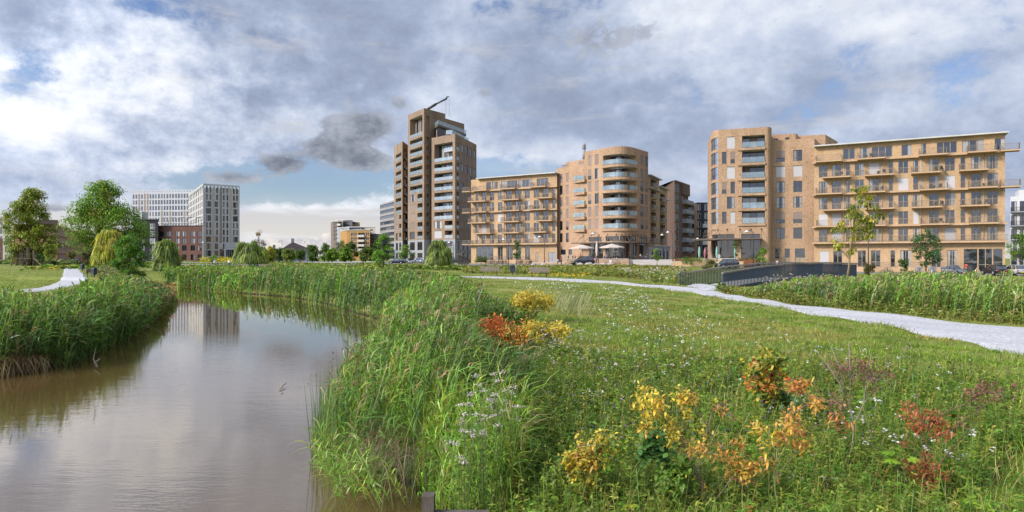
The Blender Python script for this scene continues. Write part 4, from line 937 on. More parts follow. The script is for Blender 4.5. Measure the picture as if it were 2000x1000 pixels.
# glazed penthouse and its two terraces
h0, h1, h2 = WCr.loc(WCr.u(848), .4), at(856.5, 210.), at(904, 226.)
PW1, PW2 = Wall([tuple(h0[:2]), tuple(h1[:2])]), Wall([tuple(h1[:2]), tuple(h2[:2])])
pb2 = MB(); pb2.prism([tuple(h0[:2]), tuple(h1[:2]), tuple(h2[:2]), (C3[0]+1, C3[1]+4)], 39.5, 43.6); BT.part('penthouse', pb2, bronze, fixn=True)
for W_, n in ((PW1, 3), (PW2, 6)):
    g_ = MB()
    for i in range(n): slab(g_, W_, W_.L*(i+.08)/n, W_.L*(i+.92)/n, 40.6, 43.3, .01, .06, 0 if i % 2 else 1)
    BT.part('window', g_, [taupe, glass])
ts = MB(); sl_ = [h0+Vector((-.3, -.8, 0)), h1+Vector((0, -1.4, 0)), h2+Vector((1.2, -.6, 0)), Vector((C4[0], C4[1], 0)), Vector((C3[0], C3[1]+1, 0))]; ts.prism([tuple(p[:2]) for p in sl_], 43.62, 44.25); tsl = BT.part('terrace', ts, bronze, fixn=True)
rr = MB(); RW = [Wall([tuple(sl_[0][:2]), tuple(sl_[1][:2])]), Wall([tuple(sl_[1][:2]), tuple(sl_[2][:2])])]
for W_ in RW: slab(rr, W_, 0, W_.L, 44.28, 45.5, -.06, -.03)
BT.part('railing', rr, railglass_far, tsl)
r2_ = MB(); t0, t1, t2 = at(871, 205.5), at(883.5, 205.), at(915.5, 219.)
for p, q__ in ((t0, t1), (t1, t2)): W_ = Wall([tuple(p[:2]), tuple(q__[:2])]); slab(r2_, W_, 0, W_.L, 40.42, 41.7, -.06, -.03)
BT.part('railing', r2_, railglass_far)
# crane arm for the facade lift
cr_ = MB(); c0 = at(833, 214., 48.5); cr_.tube([c0, at(836, 214., zof(212.5, 214))], .5, 6); a0, a1, a2, a3 = at(835, 214., zof(213.5, 214)), at(852, 214., zof(203, 214)), at(872.5, 214., zof(192.5, 214)), at(873, 214., zof(189.2, 214))
cr_.tube([a0, a1], .42, 6); cr_.tube([a1, a2], .28, 6); cr_.tube([a2, a3, at(877.5, 214., zof(188.3, 214))], [.3, .22, .12], 6)
for px, py in ((871, 222), (877.3, 226)): cr_.tube([at(px, 214., zof(190, 214)), at(px, 214., zof(py, 214))], .03, 4)
BT.part('crane_arm', cr_, darkframe); BT.finish()
# ------------------------------------------------------------------ pale grid tower and its long wing, left
paleg = pm('pale_grid_concrete', (.40, .395, .375), .9, .09, .6, (1, 1, .3)); whiteg = pm('white_grid_concrete', (.43, .44, .465), .9, .06, .6, (1, 1, .3)); beigep = pm('beige_panel', (.36, .315, .25), .9, .1, 1.); brp = pm('brown_panel', (.225, .185, .155), .9, .12, 1.2, (1, 1, 3))
qb = lambda x: 240+x/5.883; z0 = .5
b0, b1, b2 = (ax(367.5)*338, 338.), (ax(396.6)*287, 287.), (ax(468)*296, 296.)
V1, V2 = Wall([b0, b1]), Wall([b1, b2]); BB = Building('tower_block', 'pale concrete grid tower standing right of the red brick block', 'tower block', (*b1, z0)); o1 = []; o2 = []; rg = random.Random(4)
zr = [(34.5-1.0-3.05*k) for k in range(1, 11)]
wide = [(955, 1014), (1054, 1093), (1149, 1170), (1190, 1211), (1266, 1321)]; nar = [(955, 975), (994, 1015), (1072, 1093), (1149, 1170), (1190, 1211), (1266, 1285), (1302, 1321)]
pan = MB()
for k, z in enumerate(zr):
    cols = nar if k in (0, 1, 5, 6) else wide
    if k > 7: cols = wide[:3]
    for a, b in cols:
        ua, ub = V2.u(qb(a)), V2.u(qb(b)); o2.append((ua, ub, z+.15, z+2.55)); BB.win(V2, ua, ub, z+.15, z+2.55, ('2' if ub-ua > 1.6 else '1')+rg.choice('ggcdC'), bronze)
    if k < 8:
        for (a, b), mi in (((1032, 1047), 0), ((1114, 1136), 1), ((1231, 1247), 0)): pan = MB(); slab(pan, V2, V2.u(qb(a)), V2.u(qb(b)), z-.2, z+2.8, .01, .03, mi); BB.part('facade_panel', pan, [beigep, brp])
    for i in range(9):
        ua = V1.L*(i+.22)/9; ub = V1.L*(i+.66)/9; o1.append((ua, ub, z+.15, z+2.5)); BB.win(V1, ua, ub, z+.15, z+2.5, '1'+rg.choice('ggc'), bronze)
for i in range(10):
    ua = V2.L*(i+.28)/10; o2.append((ua, ua+V2.L*.052, 32.55, 33.75, .3)); ua = V1.L*(i+.28)/10; o1.append((ua, ua+V1.L*.06, 32.55, 33.75, .3))
mb = MB(); pierce(mb, V2, 0, V2.L, z0-1, 34.4, o2, .3); pierce(mb, V1, 0, V1.L, z0-1, 34.4, o1, .3)
bb = [(b2[0]-13, b2[1]+24), (b0[0]+2, b0[1]+14)]; pts = [b0, b1, b2]+bb
for i in (2, 3, 4): a_, c_ = pts[i], pts[(i+1) % 5]; mb.quad((*a_, z0-1), (*c_, z0-1), (*c_, 32.3), (*a_, 32.3))
mb.add([(*p, 32.2) for p in pts], [(0, 1, 2, 3, 4)]); BB.part('wall', mb, paleg)
pt = MB(); slab(pt, V2, V2.u(qb(1160)), V2.u(qb(1180)), z0-1, 5.9, .3, .9); slab(pt, V2, V2.u(qb(1270)), V2.u(qb(1282)), z0-1, 5.9, .3, .9); slab(pt, V2, V2.u(qb(1160)), V2.L, 5.92, 6.8, .3, .9); ep = BB.part('entrance_frame', pt, whiteg)
gl = MB(); slab(gl, V2, V2.u(qb(1112)), V2.u(qb(1150)), z0, 6.2, .02, .08, 0); slab(gl, V2, V2.u(qb(1182)), V2.u(qb(1268)), z0, 5.8, .02, .08, 0)
for x in (1204, 1226, 1248): slab(gl, V2, V2.u(qb(x)), V2.u(qb(x+3)), z0, 5.8, .085, .15, 1)
BB.part('glazing', gl, [glass, whiteframe]); BB.finish()
w0, w1 = (ax(258.2)*352, 352.), (ax(380)*346, 346.); V3 = Wall([w0, w1]); BW = Building('apartment_block', 'long pale slab block with white grid facade behind the large green tree', 'apartment block', (*w0, z0)); o3 = []; n = 22; pw = V3.L/n; panw = MB()
for k in range(11):
    z = 37.9-1.3-3.1*(k+1)
    for i in range(n):
        blank = (i in (2, 4, 5) and k < 7) or (i in (10, 13, 18) and 3 <= k < 6)
        ua, ub = pw*(i+.2), pw*(i+.86); big = 3 <= k < 6
        if blank: panw = MB(); slab(panw, V3, ua, ub, z-.1, z+2.7, .01, .03); BW.part('facade_panel', panw, brp); continue
        o3.append((ua, ub, z, z+2.3)); BW.win(V3, ua, ub, z, z+2.3, ('2' if big else '1')+rg.choice('ggggcd'), greyrail)
for i in range(n): o3.append((pw*(i+.25), pw*(i+.8), 36.75, 37.5, .3))
mb = MB(); pierce(mb, V3, 0, V3.L, z0-1, 37.9, o3, .3); pts = [w0, w1]+behind([w0, w1], 14); 
for i in (1, 2, 3): a_, c_ = pts[i], pts[(i+1) % 4]; mb.quad((*a_, z0-1), (*c_, z0-1), (*c_, 36.6), (*a_, 36.6))
mb.add([(*p, 36.5) for p in pts], [(0, 1, 2, 3)]); BW.part('wall', mb, whiteg); BW.finish()
# red brick block, charcoal block, white block
r0, r1 = (ax(308.6)*252, 252.), (ax(396)*249, 249.); RWl = Wall([r0, r1]); BX = Building('apartment_block', 'low red brick block with dark windows and roof pergolas', 'apartment block', (*r0, z0)); o = []; det = MB()
for a, b in [(415, 468), (497, 552), (600, 650), (680, 730), (778, 828), (858, 905)]:
    for k, (ya, yb) in enumerate([(658, 595), (741, 680), (822, 760), (930, 865)]):
        ua, ub = RWl.u(qb(a)), RWl.u(qb(b)); zl, zh = zof(350+ya/5.883, 250.5), zof(350+yb/5.883, 250.5); zl = max(zl, z0+.1); o.append((ua, ub, zl, zh)); BX.win(RWl, ua, ub, zl, zh, '2'+rg.choice('ggdc'), darkframe)
    det = MB(); slab(det, RWl, RWl.u(qb(a)), RWl.u(qb(b)), 12.3, 13.2, .01, .06); BX.part('brick_relief', det, redb)
mb = MB(); pierce(mb, RWl, 0, RWl.L, z0-1, 14.2, o, .35); shell_body(mb, [r0, r1]+behind([r0, r1], 12), z0-1, 14.2); BX.part('wall', mb, redb)
cp_ = MB(); slab(cp_, RWl, -.1, RWl.L+.1, 14.22, 14.5, -.4, .15); BX.part('coping', cp_, darkframe)
pg = MB()
for i in range(16):
    u = RWl.L*(i+.4)/16.2
    h = 2.2 if i % 3 else 3.2; slab(pg, RWl, u, u+.1, 14.5, 14.5+h, -2.2, -2.1)
    if i % 3 == 0 and i < 15: slab(pg, RWl, u+.12, u+RWl.L/9, 14.5+h-.25, 14.5+h, -2.2, -2.1)
slab(pg, RWl, 0, RWl.L, 15.4, 15.48, -1.5, -1.42); BX.part('pergola', pg, darkframe); BX.finish()
c0, c1 = (ax(262)*249, 249.), (ax(308.8)*249, 249.); CW = Wall([c0, c1]); BD = Building('apartment_block', 'charcoal brick block with white framed windows behind the green trees', 'apartment block', (*c0, z0)); o = []
for a, b in [(140, 185), (212, 248), (306, 370)]:
    for ya, yb in [(575, 508), (656, 592), (743, 677), (826, 760), (925, 850)]:
        ua, ub = CW.u(qb(a)), CW.u(qb(b)); zl, zh = max(z0+.2, zof(350+ya/5.883, 249)), zof(350+yb/5.883, 249); o.append((ua, ub, zl, zh)); BD.win(CW, ua, ub, zl, zh, '2'+rg.choice('gcdC')+'t', whiteframe)
mb = MB(); pierce(mb, CW, 0, CW.L, z0-1, 16.4, o, .05); shell_body(mb, [c0, c1]+behind([c0, c1], 11), z0-1, 16.4); BD.part('wall', mb, slateb)
cp_ = MB(); slab(cp_, CW, -.1, CW.L+.15, 16.42, 16.8, -.6, .25); BD.part('roof', cp_, darkframe); BD.finish()
y0_, y1_, y2_ = (ax(252)*268, 268.), (ax(277)*262, 262.), (ax(289)*270, 270.); Y1, Y2 = Wall([y0_, y1_]), Wall([y1_, y2_]); BY = Building('house', 'white roof house volume peeking over the charcoal block', 'house', (*y1_, z0)); mb = MB()
o = [(Y1.L*.2, Y1.L*.85, 15.5, 19.)]; pierce(mb, Y1, 0, Y1.L, z0-1, 20.6, o, .5); pierce(mb, Y2, 0, Y2.L, z0-1, 20.6, []); shell_body(mb, [y0_, y1_, y2_, (y0_[0]+4, y0_[1]+6)], z0-1, 20.6, 2); BY.part('wall', mb, whiteg); BY.win(Y1, *o[0], '3g', darkframe); BY.finish()
# pink brick terrace behind the left trees
z0 = .55
a0, a1, a2 = (ax(-60)*236, 236.), (ax(112)*240, 240.), (ax(187)*425, 425.); X1, X2 = Wall([a0, a1]), Wall([a1, a2]); BA = Building('terraced_block', 'long pink brick block behind the left trees running away from the lawn', 'apartment block', (*a1, z0)); o1 = []; o2 = []; bands = MB()
for k in range(4):
    z = z0+.6+3.25*k
    for i in range(11): ua = X1.L*(i+.2)/11; ub = X1.L*(i+.62)/11; o1.append((ua, ub, z, z+2.3)); BA.win(X1, ua, ub, z, z+2.3, '2'+rg.choice('gcdC'), whiteframe)
    for i in range(30):
        ua = X2.L*(i+.15)/30; ub = X2.L*(i+.80)/30; o2.append((ua, ub, z, z+2.4)); BA.win(X2, ua, ub, z, z+2.4, '2'+rg.choice('Cfcd'), whiteframe)
    slab(bands, X2, 0, X2.L, z+2.55, z+2.8, .01, .12); slab(bands, X1, 0, X1.L, z+2.55, z+2.8, .01, .1)
mb = MB(); pierce(mb, X1, 0, X1.L, z0-1, 14.4, o1, .2); pierce(mb, X2, 0, X2.L, z0-1, 14.4, o2, .2); shell_body(mb, [a0, a1, a2, (a2[0]-14, a2[1]), (a0[0], a0[1]+14)], z0-1, 14.4, 2); BA.part('wall', mb, pinkb); BA.part('cornice', bands, redb)
pp = MB(); slab(pp, X2, 0, 5., 14.42, 16., -8, -.2); slab(pp, X2, 5.02, 7.5, 14.42, 15.6, -6, -.3); BA.part('penthouse', pp, pm('penthouse_cladding', (.19, .13, .115), .8))
BA.finish()
d0, d1 = (ax(-70)*222, 222.), (ax(27)*222, 222.); DW = Wall([d0, d1]); BE = Building('apartment_block', 'grey modern block with dark glazed top storey at the far left edge', 'apartment block', (*d0, z0)); o = []
for k in range(5):
    for i in range(5): ua = DW.L*(i+.12)/5; ub = DW.L*(i+.85)/5; z = z0+.5+3.1*k; o.append((ua, ub, z, z+2.2)); BE.win(DW, ua, ub, z, z+2.2, '2'+rg.choice('gcd'), darkframe)
mb = MB(); pierce(mb, DW, 0, DW.L, z0-1, 16.2, o); shell_body(mb, [d0, d1]+behind([d0, d1], 8), z0-1, 16.2); BE.part('wall', mb, paleconc); mb = MB(); slab(mb, DW, 0, DW.L-1, 16.22, 18.6, -7, -1.); BE.part('penthouse', mb, glassb); BE.finish()
d0, d1 = (ax(-80)*205, 205.), (ax(5.5)*206, 206.); DW = Wall([d0, d1]); BE = Building('house', 'dark red brick house end at the far left edge', 'house', (*d0, z0)); o = [(DW.L*(i+.2)/5, DW.L*(i+.7)/5, z, z+1.8) for i in range(5) for z in (1.2, 4.2)]
for q_ in o: BE.win(DW, *q_, '2c', whiteframe)
mb = MB(); pierce(mb, DW, 0, DW.L, z0-1, 8.2, o); shell_body(mb, [d0, d1]+behind([d0, d1], 8), z0-1, 8.2); BE.part('wall', mb, redb); BE.finish()
# ------------------------------------------------------------------ far middle: office, orange block, stacked towers, low roofs
z0 = .6; f0, f1 = (ax(742.4)*420, 420.), (ax(773)*388, 388.); OW = Wall([f0, f1]); BO = Building('office_block', 'grey banded office block directly left of the brown tower', 'office block', (*f0, z0)); o = []; bn = MB()
for k in range(10):
    z = 36.2-3.5*(k+1)+.6; o.append((.3, OW.L-.1, z, z+1.9, .3)); g_ = MB(); glazing(BO, OW, o[-1], 'window', n=10, fr=greyrail, off=-.3, mats=[greyrail, glassb]); slab(bn, OW, -.1, OW.L, z+2.0, z+2.35, .01, .25)
mb = MB(); pierce(mb, OW, 0, OW.L, z0-1, 36.2, o, .3); shell_body(mb, [f0, f1, (f1[0]+4, f1[1]+20), (f0[0]+6, f0[1]+20)], z0-1, 36.2); BO.part('wall', mb, pm('office_cladding', (.235, .215, .20), .8, .08, .6)); BO.part('sun_shade', bn, greyconc)
qd = lambda x: 640+x/6.25; zd = lambda y, d: zof(370+y/6.25, d)
def block(name, label, cat, xa, xb, d, ytop, cols, rows, mat, fr=whiteframe, ret=None, rail=None, st='2g'):
    p, q = (ax(qd(xa))*d, d), (ax(qd(xb))*(d-4), d-4.); W_ = Wall([p, q]); B = Building(name, label, cat, (*p, z0)); o = []; zt = zd(ytop, d-2)
    for a, b in cols:
        for ya, yb in rows:
            ua, ub = W_.u(qd(a)), W_.u(qd(b)); o.append((ua, ub, zd(yb, d-2), zd(ya, d-2))); B.win(W_, *o[-1], st, fr)
    rl = []
    if rail:
        for ya, yb in rail[1]:
            ua, ub = W_.u(qd(rail[0][0])), W_.u(qd(rail[0][1])); o.append((ua, ub, zd(yb, d-2), zd(ya, d-2), 1.5)); loggia(B, W_, ua, ub, o[-1][2], o[-1][3], 1.4, None, seed=int(ya)); balcony(B, W_, ua, ub, o[-1][2], 1.3, .35, paleconc, paleconc, 1.1, solid=True)
    mb = MB(); pierce(mb, W_, 0, W_.L, z0-1, zt, o, .25); dp = ret or 10
    lf = (p[0]-dp*.55, p[1]+dp); shell_body(mb, [p, q, (q[0]-dp*.2, q[1]+dp), lf], z0-1, zt); B.part('wall', mb, mat)
    r = MB(); r.prism([(p[0]-.3, p[1]-.4), (q[0]+.3, q[1]-.4), (q[0]-dp*.22, q[1]+dp), lf], zt+.02, zt+.45); B.part('roof', r, paleconc); B.finish(); return B, W_
orange = pm('orange_cladding', (.34, .195, .07), .8, .12, .6)
R_o = [(528, 570), (585, 627), (642, 684), (700, 742)]
block('apartment_block', 'orange apartment block with white windows among the far trees', 'apartment block', 236, 515, 400, 500, [(285, 315), (326, 353), (467, 503)], R_o, orange, rail=((372, 455), [(530, 578), (588, 636), (645, 692), (700, 746)]), ret=14, st='2gt')
block('apartment_block', 'dark grey low block attached to the right of the orange block', 'apartment block', 516, 660, 403, 545, [(525, 555), (572, 600)], [(590, 625), (645, 680)], pm('dark_panels', (.09, .09, .10), .8))
block('apartment_block', 'grey flat roofed block behind the orange block', 'apartment block', 250, 418, 418, 462, [(290, 330), (350, 390)], [(470, 490)], pm('dark_panels', (.09, .09, .10)))
block('apartment_block', 'pale cream flat roofed block behind the orange block', 'apartment block', 430, 580, 422, 462, [(520, 550)], [(485, 508)], pm('cream_render', (.36, .33, .28), .9))
block('tower_block', 'dark stacked tower with brown balconies on the far skyline', 'tower block', 130, 300, 440, 378, [(205, 245), (255, 275)], [(392, 418)], pm('grey_cladding', (.11, .11, .115), .8), ret=8)
block('tower_block', 'narrow dark tower with stacked brown balconies at the skyline edge', 'tower block', 70, 186, 436, 392, [(78, 95), (102, 122)], [(402, 430), (447, 478), (495, 525), (540, 570), (588, 620)], pm('brown_cladding', (.16, .125, .105), .8), darkframe, rail=((128, 170), [(372+28, 440), (450, 486), (496, 532), (545, 580), (592, 628)]), ret=6)
block('tower_block', 'small yellow brick tower beside the dark stacked tower', 'tower block', 302, 388, 446, 400, [(310, 335), (350, 375)], [(408, 428)], pm('yellow_brick', (.34, .245, .12), .9))
block('apartment_block', 'pale grey block with white balconies between stacked tower and orange block', 'apartment block', 175, 262, 412, 468, [(182, 196), (208, 232)], [(488, 516), (540, 570), (596, 624)], pm('grey_panels', (.26, .27, .29), .8))
def lowhouse(label, pxa, pxb, d, pye, pyr, mat, rm):
    a, b = at(pxa, d), at(pxb, d); B = Building('house', label, 'house', (a.x, a.y, z0)); ze, zr = zof(pye, d), zof(pyr, d); W_ = Wall([tuple(a[:2]), tuple(b[:2])]); n = max(2, int(W_.L/4)); o = [(W_.L*(i+.25)/n, W_.L*(i+.75)/n, z0+.8, min(ze-.3, z0+2.6)) for i in range(n)]
    mb = MB(); pierce(mb, W_, 0, W_.L, z0-1, ze, o); shell_body(mb, [tuple(a[:2]), tuple(b[:2]), (b.x, b.y+10), (a.x, a.y+10)], z0-1, ze); B.part('wall', mb, mat)
    for q_ in o: B.win(W_, *q_, '2g', whiteframe)
    r = MB(); m = a.lerp(b, .32); r.add([(a.x-1, a.y-.8, ze), (b.x+1, b.y-.8, ze), (b.x+1, b.y+10.8, ze), (a.x-1, a.y+10.8, ze), (m.x, a.y+5, zr), (b.x-4, b.y+5, ze+.35*(zr-ze))], [(0, 1, 5, 4), (1, 2, 5), (2, 3, 4, 5), (3, 0, 4)]); r.quad((a.x-1, a.y-.8, ze-.02), (a.x-1, a.y+10.8, ze-.02), (b.x+1, b.y+10.8, ze-.02), (b.x+1, b.y-.8, ze-.02)); B.part('roof', r, rm)
    r = MB(); r.box(m.x-.5, m.x+.5, a.y+4.5, a.y+5.5, zr-.5, zr+1.6); B.part('chimney', r, mat); B.finish()
tile = pm('brown_roof_tiles', (.12, .085, .075), .9, .15, 2., (1, 1, 6))
lowhouse('far brown roofed house with sloping roof behind the meadow trees', 547, 602, 310, 491, 472, pm('grey_panels', (.26, .27, .29)), tile)
lowhouse('small distant dark roofed house left of the brown roofed one', 520, 546, 330, 492, 484, pm('cream_render', (.36, .33, .28)), pm('dark_panels', (.09, .09, .10)))
# modern block at the right edge
z0 = -.3; m0, m1 = (ax(1973.5)*150, 150.), (ax(2060)*146, 146.); MW = Wall([m0, m1]); BM = Building('apartment_block', 'grey modern block with dark windows at the right edge', 'apartment block', (*m0, z0)); o = []
for k in range(5):
    z = z0+.6+3.1*k
    for i in range(5):
        ua = MW.L*(i+.08)/5; ub = MW.L*(i+.75)/5; o.append((ua, ub, z, z+2.3)); BM.win(MW, ua, ub, z, z+2.3, '2'+rg.choice('gcd'), darkframe)
    if k: balcony(BM, MW, MW.L*.0, MW.L*.5, z-.05, 1.2, .3, greyconc, darkframe, 1.)
mb = MB(); pierce(mb, MW, 0, MW.L, z0-1, 16.1, o); shell_body(mb, [m0, m1]+behind([m0, m1], 10), z0-1, 16.1); slab(mb, MW, MW.u(1990), MW.L, 16.1, 17.5, -6, -.01); BM.part('wall', mb, pm('grey_white_render', (.50, .50, .52), .9, .06, .7)); BM.finish()
# ------------------------------------------------------------------ plants
class Leaves:
    """many curved blades gathered in one mesh, each with its own colour"""
    def __init__(s): s.V = []; s.Q = []; s.C = []; s.n = 0
    def blades(s, P, D, L_, W_, droop, col, nseg=3, prof='blade', yaw=None, wind=None):
        P = np.atleast_2d(P).astype(float); n = len(P); D = np.broadcast_to(D, (n, 3)).astype(float); D = D/np.linalg.norm(D, axis=1, keepdims=True)
        L_ = np.broadcast_to(L_, n)[:, None, None]; W_ = np.broadcast_to(W_, n)[:, None, None]; dr = np.broadcast_to(droop, n)[:, None, None]
        t = np.linspace(0, 1, nseg+1)[None, :, None]
        pos = P[:, None, :]+L_*(D[:, None, :]*t+np.array([0, 0, -1.])*dr*t**2)
        if wind is not None: pos = pos+L_*np.array(wind)[None, None, :]*t**2
        if yaw is None:
            s_ = np.cross(D, np.array([0, 0, 1.])); bad = np.linalg.norm(s_, axis=1) < .25
            r = rng.uniform(0, 2*np.pi, n); alt = np.stack([np.cos(r), np.sin(r), np.zeros(n)], 1); s_[bad] = alt[bad]
        else: s_ = np.stack([np.cos(yaw), np.sin(yaw), np.zeros(n)], 1)
        s_ = s_+rng.normal(0, .25, (n, 3)); s_ = s_-D*(s_*D).sum(1, keepdims=True); s_ /= np.linalg.norm(s_, axis=1, keepdims=True)+1e-9
        tt = t[0, :, 0]
        if prof == 'blade': w = np.clip(1-tt**1.6, .06, 1)
        elif prof == 'leaf': w = np.interp(tt, [0, .15, .4, .7, 1], [.12, .7, 1, .7, .04])
        elif prof == 'reed': w = np.interp(tt, [0, .15, .4, 1], [.5, 1, .9, .03])
        else: w = np.ones(nseg+1)
        half = s_[:, None, :]*W_*.5*w[None, :, None]
        v = np.stack([pos-half, pos+half], 2)      # n, seg+1, 2, 3
        s.V.append(v.reshape(-1, 3)); m = (nseg+1)*2
        b = (np.arange(n)*m)[:, None]+s.n; k = (np.arange(nseg)*2)[None, :]; a = b+k
        s.Q.append(np.stack([a, a+1, a+3, a+2], -1).reshape(-1, 4)); s.n += n*m
        col = np.broadcast_to(col, (n, 3)); s.C.append(np.repeat(col, m, 0)); return s
    def discs(s, P, Nn, r, col, k=6):
        P = np.atleast_2d(P); n = len(P); Nn = np.broadcast_to(Nn, (n, 3)); r = np.broadcast_to(r, n)[:, None]
        a = np.cross(Nn, np.array([.3, .9, .2])); a /= np.linalg.norm(a, axis=1, keepdims=True)+1e-9; b = np.cross(Nn, a)
        pts = [P+r*(a*math.cos(w)+b*math.sin(w)) for w in [math.pi/2*i for i in range(4)]]
        s.V.append(np.stack(pts, 1).reshape(-1, 3)); s.Q.append((np.arange(n)*4)[:, None]+np.arange(4)[None, :]+s.n); s.n += 4*n
        s.C.append(np.repeat(np.broadcast_to(col, (n, 3)), 4, 0)); return s
    def mesh(s, name, mat, org=(0, 0, 0)):
        V = (np.concatenate(s.V)-np.array(org)).astype(np.float32); Q = np.concatenate(s.Q).astype(np.int32); C = np.concatenate(s.C)
        me = bpy.data.meshes.new(name); me.vertices.add(len(V)); me.vertices.foreach_set('co', V.ravel())
        me.loops.add(Q.size); me.loops.foreach_set('vertex_index', Q.ravel()); me.polygons.add(len(Q)); me.polygons.foreach_set('loop_start', np.arange(0, Q.size, 4, dtype=np.int32))
        at_ = me.attributes.new('tint', 'FLOAT_COLOR', 'POINT'); at_.data.foreach_set('color', np.c_[np.clip(C, 0, 1), np.ones(len(C))].astype(np.float32).ravel())
        me.materials.append(mat); me.update(calc_edges=True); return me
    def build(s, name, mat, parent=None, org=(0, 0, 0)): return link(name, s.mesh(name, mat, org), parent)
GREEN = np.array([1.50, 1.38, 1.15])
def jit(cols, n, amt=.18, w=None):
    cols = np.array(cols, float)*GREEN; c = cols[rng.choice(len(cols), n, p=w)]
    return np.clip(c*(1+rng.normal(0, amt, (n, 1)))*(1+rng.normal(0, amt*.35, (n, 3))), .004, .9)
def dirs(n, up=0., spread=1.):
    v = rng.normal(0, 1, (n, 3)); v /= np.linalg.norm(v, axis=1, keepdims=True); v = v*spread; v[:, 2] += up; return v/np.linalg.norm(v, axis=1, keepdims=True)
LEAF = leafmat('foliage', .38, .03); GRASS = leafmat('grass_blades', .32, .02); PETAL = leafmat('petals', .25, .01); REED = leafmat('reed_leaves', .34, .045)
bark = pm('grey_bark', (.085, .070, .055), .95, .3, 6., (1, 1, .3), bump=.6); stemmat = pm('pale_stem', (.22, .17, .12), .8, .25, 8.); twig = pm('brown_twig', (.12, .075, .05), .8, .25, 9.)
UPV = np.array([0, 0, 1.])
def tree(name, label, px, d, outline, base_py, cols, n=5000, leaf=.3, clumps=60, group=None, cat='tree', trunk_r=.25, trunk_px=None, gap=.5, droop=.25, cs=.13, deep=.85, weep=0, tw=None, lean=0., barkm=None):
    """outline: rows of (py, px left, px right) from the top down, given real depth and size at distance d"""
    x0 = ax(trunk_px if trunk_px else px)*d; zb = gz(x0, d) if base_py is None else zof(base_py, d)
    root = empty(name, (x0, d, zb), 0, label, cat, group); org = np.array([x0, d, zb])
    ol = sorted([(zof(py, d), ax(a)*d, ax(b)*d) for py, a, b in outline]); zs = np.array([o[0] for o in ol]); xl = np.array([o[1] for o in ol]); xr = np.array([o[2] for o in ol])
    wid = xr-xl; cen = (xl+xr)/2; big = wid.max(); hgt = zs[-1]-zs[0]
    # clump centres through the volume, more of them towards its skin
    C = []; m = 0
    while len(C) < clumps and m < 20000:
        m += 1; z = rng.uniform(zs[0], zs[-1]); r = np.interp(z, zs, wid)/2
        if rng.random() > (r/(big/2))**.8: continue
        a = rng.uniform(0, 2*np.pi); q = rng.random()**.42; rc = big*cs*rng.uniform(.7, 1.3)
        rr = max(r-rc*.35, r*.4)*q; C.append((np.interp(z, zs, cen)+rr*math.cos(a), d+rr*math.sin(a)*deep, min(z, zs[-1]-rc*.3), rc))
    C = np.array(C); per = max(10, n//len(C)); lv = Leaves(); ctint = rng.normal(1, .17, len(C)); ci = rng.choice(len(cols), len(C), p=tw)
    nn = per*len(C); k = np.repeat(np.arange(len(C)), per)
    v = dirs(nn); rad = rng.random(nn)**.45; P = C[k, :3]+v*np.array([1, 1, .62])*(C[k, 3]*rad)[:, None]
    base = (np.array(cols)*GREEN)[ci][k]; alt = (np.array(cols)*GREEN)[rng.choice(len(cols), nn, p=tw)]; mixw = (rng.random(nn) < .25)[:, None]
    col = np.where(mixw, alt, base)*ctint[k][:, None]*(1+rng.normal(0, .16, (nn, 1)))*(1+rng.normal(0, .06, (nn, 3))); col = np.clip(col, .004, .6)
    if weep:
        top = P[:, 2] > zs[0]+hgt*.15
        Pw = P[top]; o = Pw-np.array([np.interp(zs[-1], zs, cen), d, 0]); o[:, 2] = 0; o /= np.linalg.norm(o, axis=1, keepdims=True)+1e-6
        Dw = o*rng.uniform(.1, .5, (len(Pw), 1))+np.array([0, 0, -.15])+rng.normal(0, .12, (len(Pw), 3)); Ln = rng.uniform(.25, 1.25, len(Pw))*weep; Ln = np.minimum(Ln, (Pw[:, 2]-zs[0])*.85+.15)
        # hanging twigs with leaves along them
        lv.blades(Pw, Dw+np.array([0, 0, -.8]), Ln, leaf*.55, .15, col[top], 3, 'reed')
        sub = rng.random(len(Pw)) < .6
        for tt in (.3, .55, .8):
            Pl = Pw[sub]+(Dw[sub]/np.linalg.norm(Dw[sub], axis=1, keepdims=True)*.35+np.array([0, 0, -.85]))*(Ln[sub]*tt)[:, None]
            lv.blades(Pl, dirs(len(Pl), -.9), leaf*1.3, leaf*.45, .2, col[sub.nonzero()[0]] if False else col[top][sub]*1.08, 2, 'leaf')
    else:
        D = v*.8+dirs(nn)*.7+np.array([0, 0, -.15]); lv.blades(P, D, leaf*rng.uniform(.75, 1.35, nn), leaf*rng.uniform(.5, .8, nn), droop, col, 2, 'leaf')
    lv.build('crown', LEAF, root, org)
    mb = MB(); top = np.array([np.interp(zs[0]+hgt*.75, zs, cen), d, zs[0]+hgt*.72]); tr = [Vector((0, 0, -.1))]; T_ = Vector(top-org)
    for i in range(1, 7): t = i/6; tr.append(Vector((T_.x*t+math.sin(i*2.1)*trunk_r*.5, math.cos(i*1.7)*trunk_r*.5, T_.z*t)))
    mb.tube(tr, [trunk_r*(1.25 if i == 0 else 1-.8*i/6) for i in range(7)], 7)
    sel = rng.choice(len(C), min(len(C), 26), replace=False)
    for i in sel:
        c = Vector(C[i, :3]-org); t = min(.95, max(.22, (c.z/max(T_.z, .1))*.62)); f = t*6; j = min(int(f), 5); s_ = tr[j].lerp(tr[j+1], f-j)
        md = s_.lerp(c, .5)+Vector((0, 0, abs(c.x-s_.x)*.12)); r0 = trunk_r*(1-.8*t)*.5; mb.tube([s_, md, c], [r0, r0*.6, r0*.2], 5, cap=False)
    mb.build('trunk', barkm or bark, root); return root
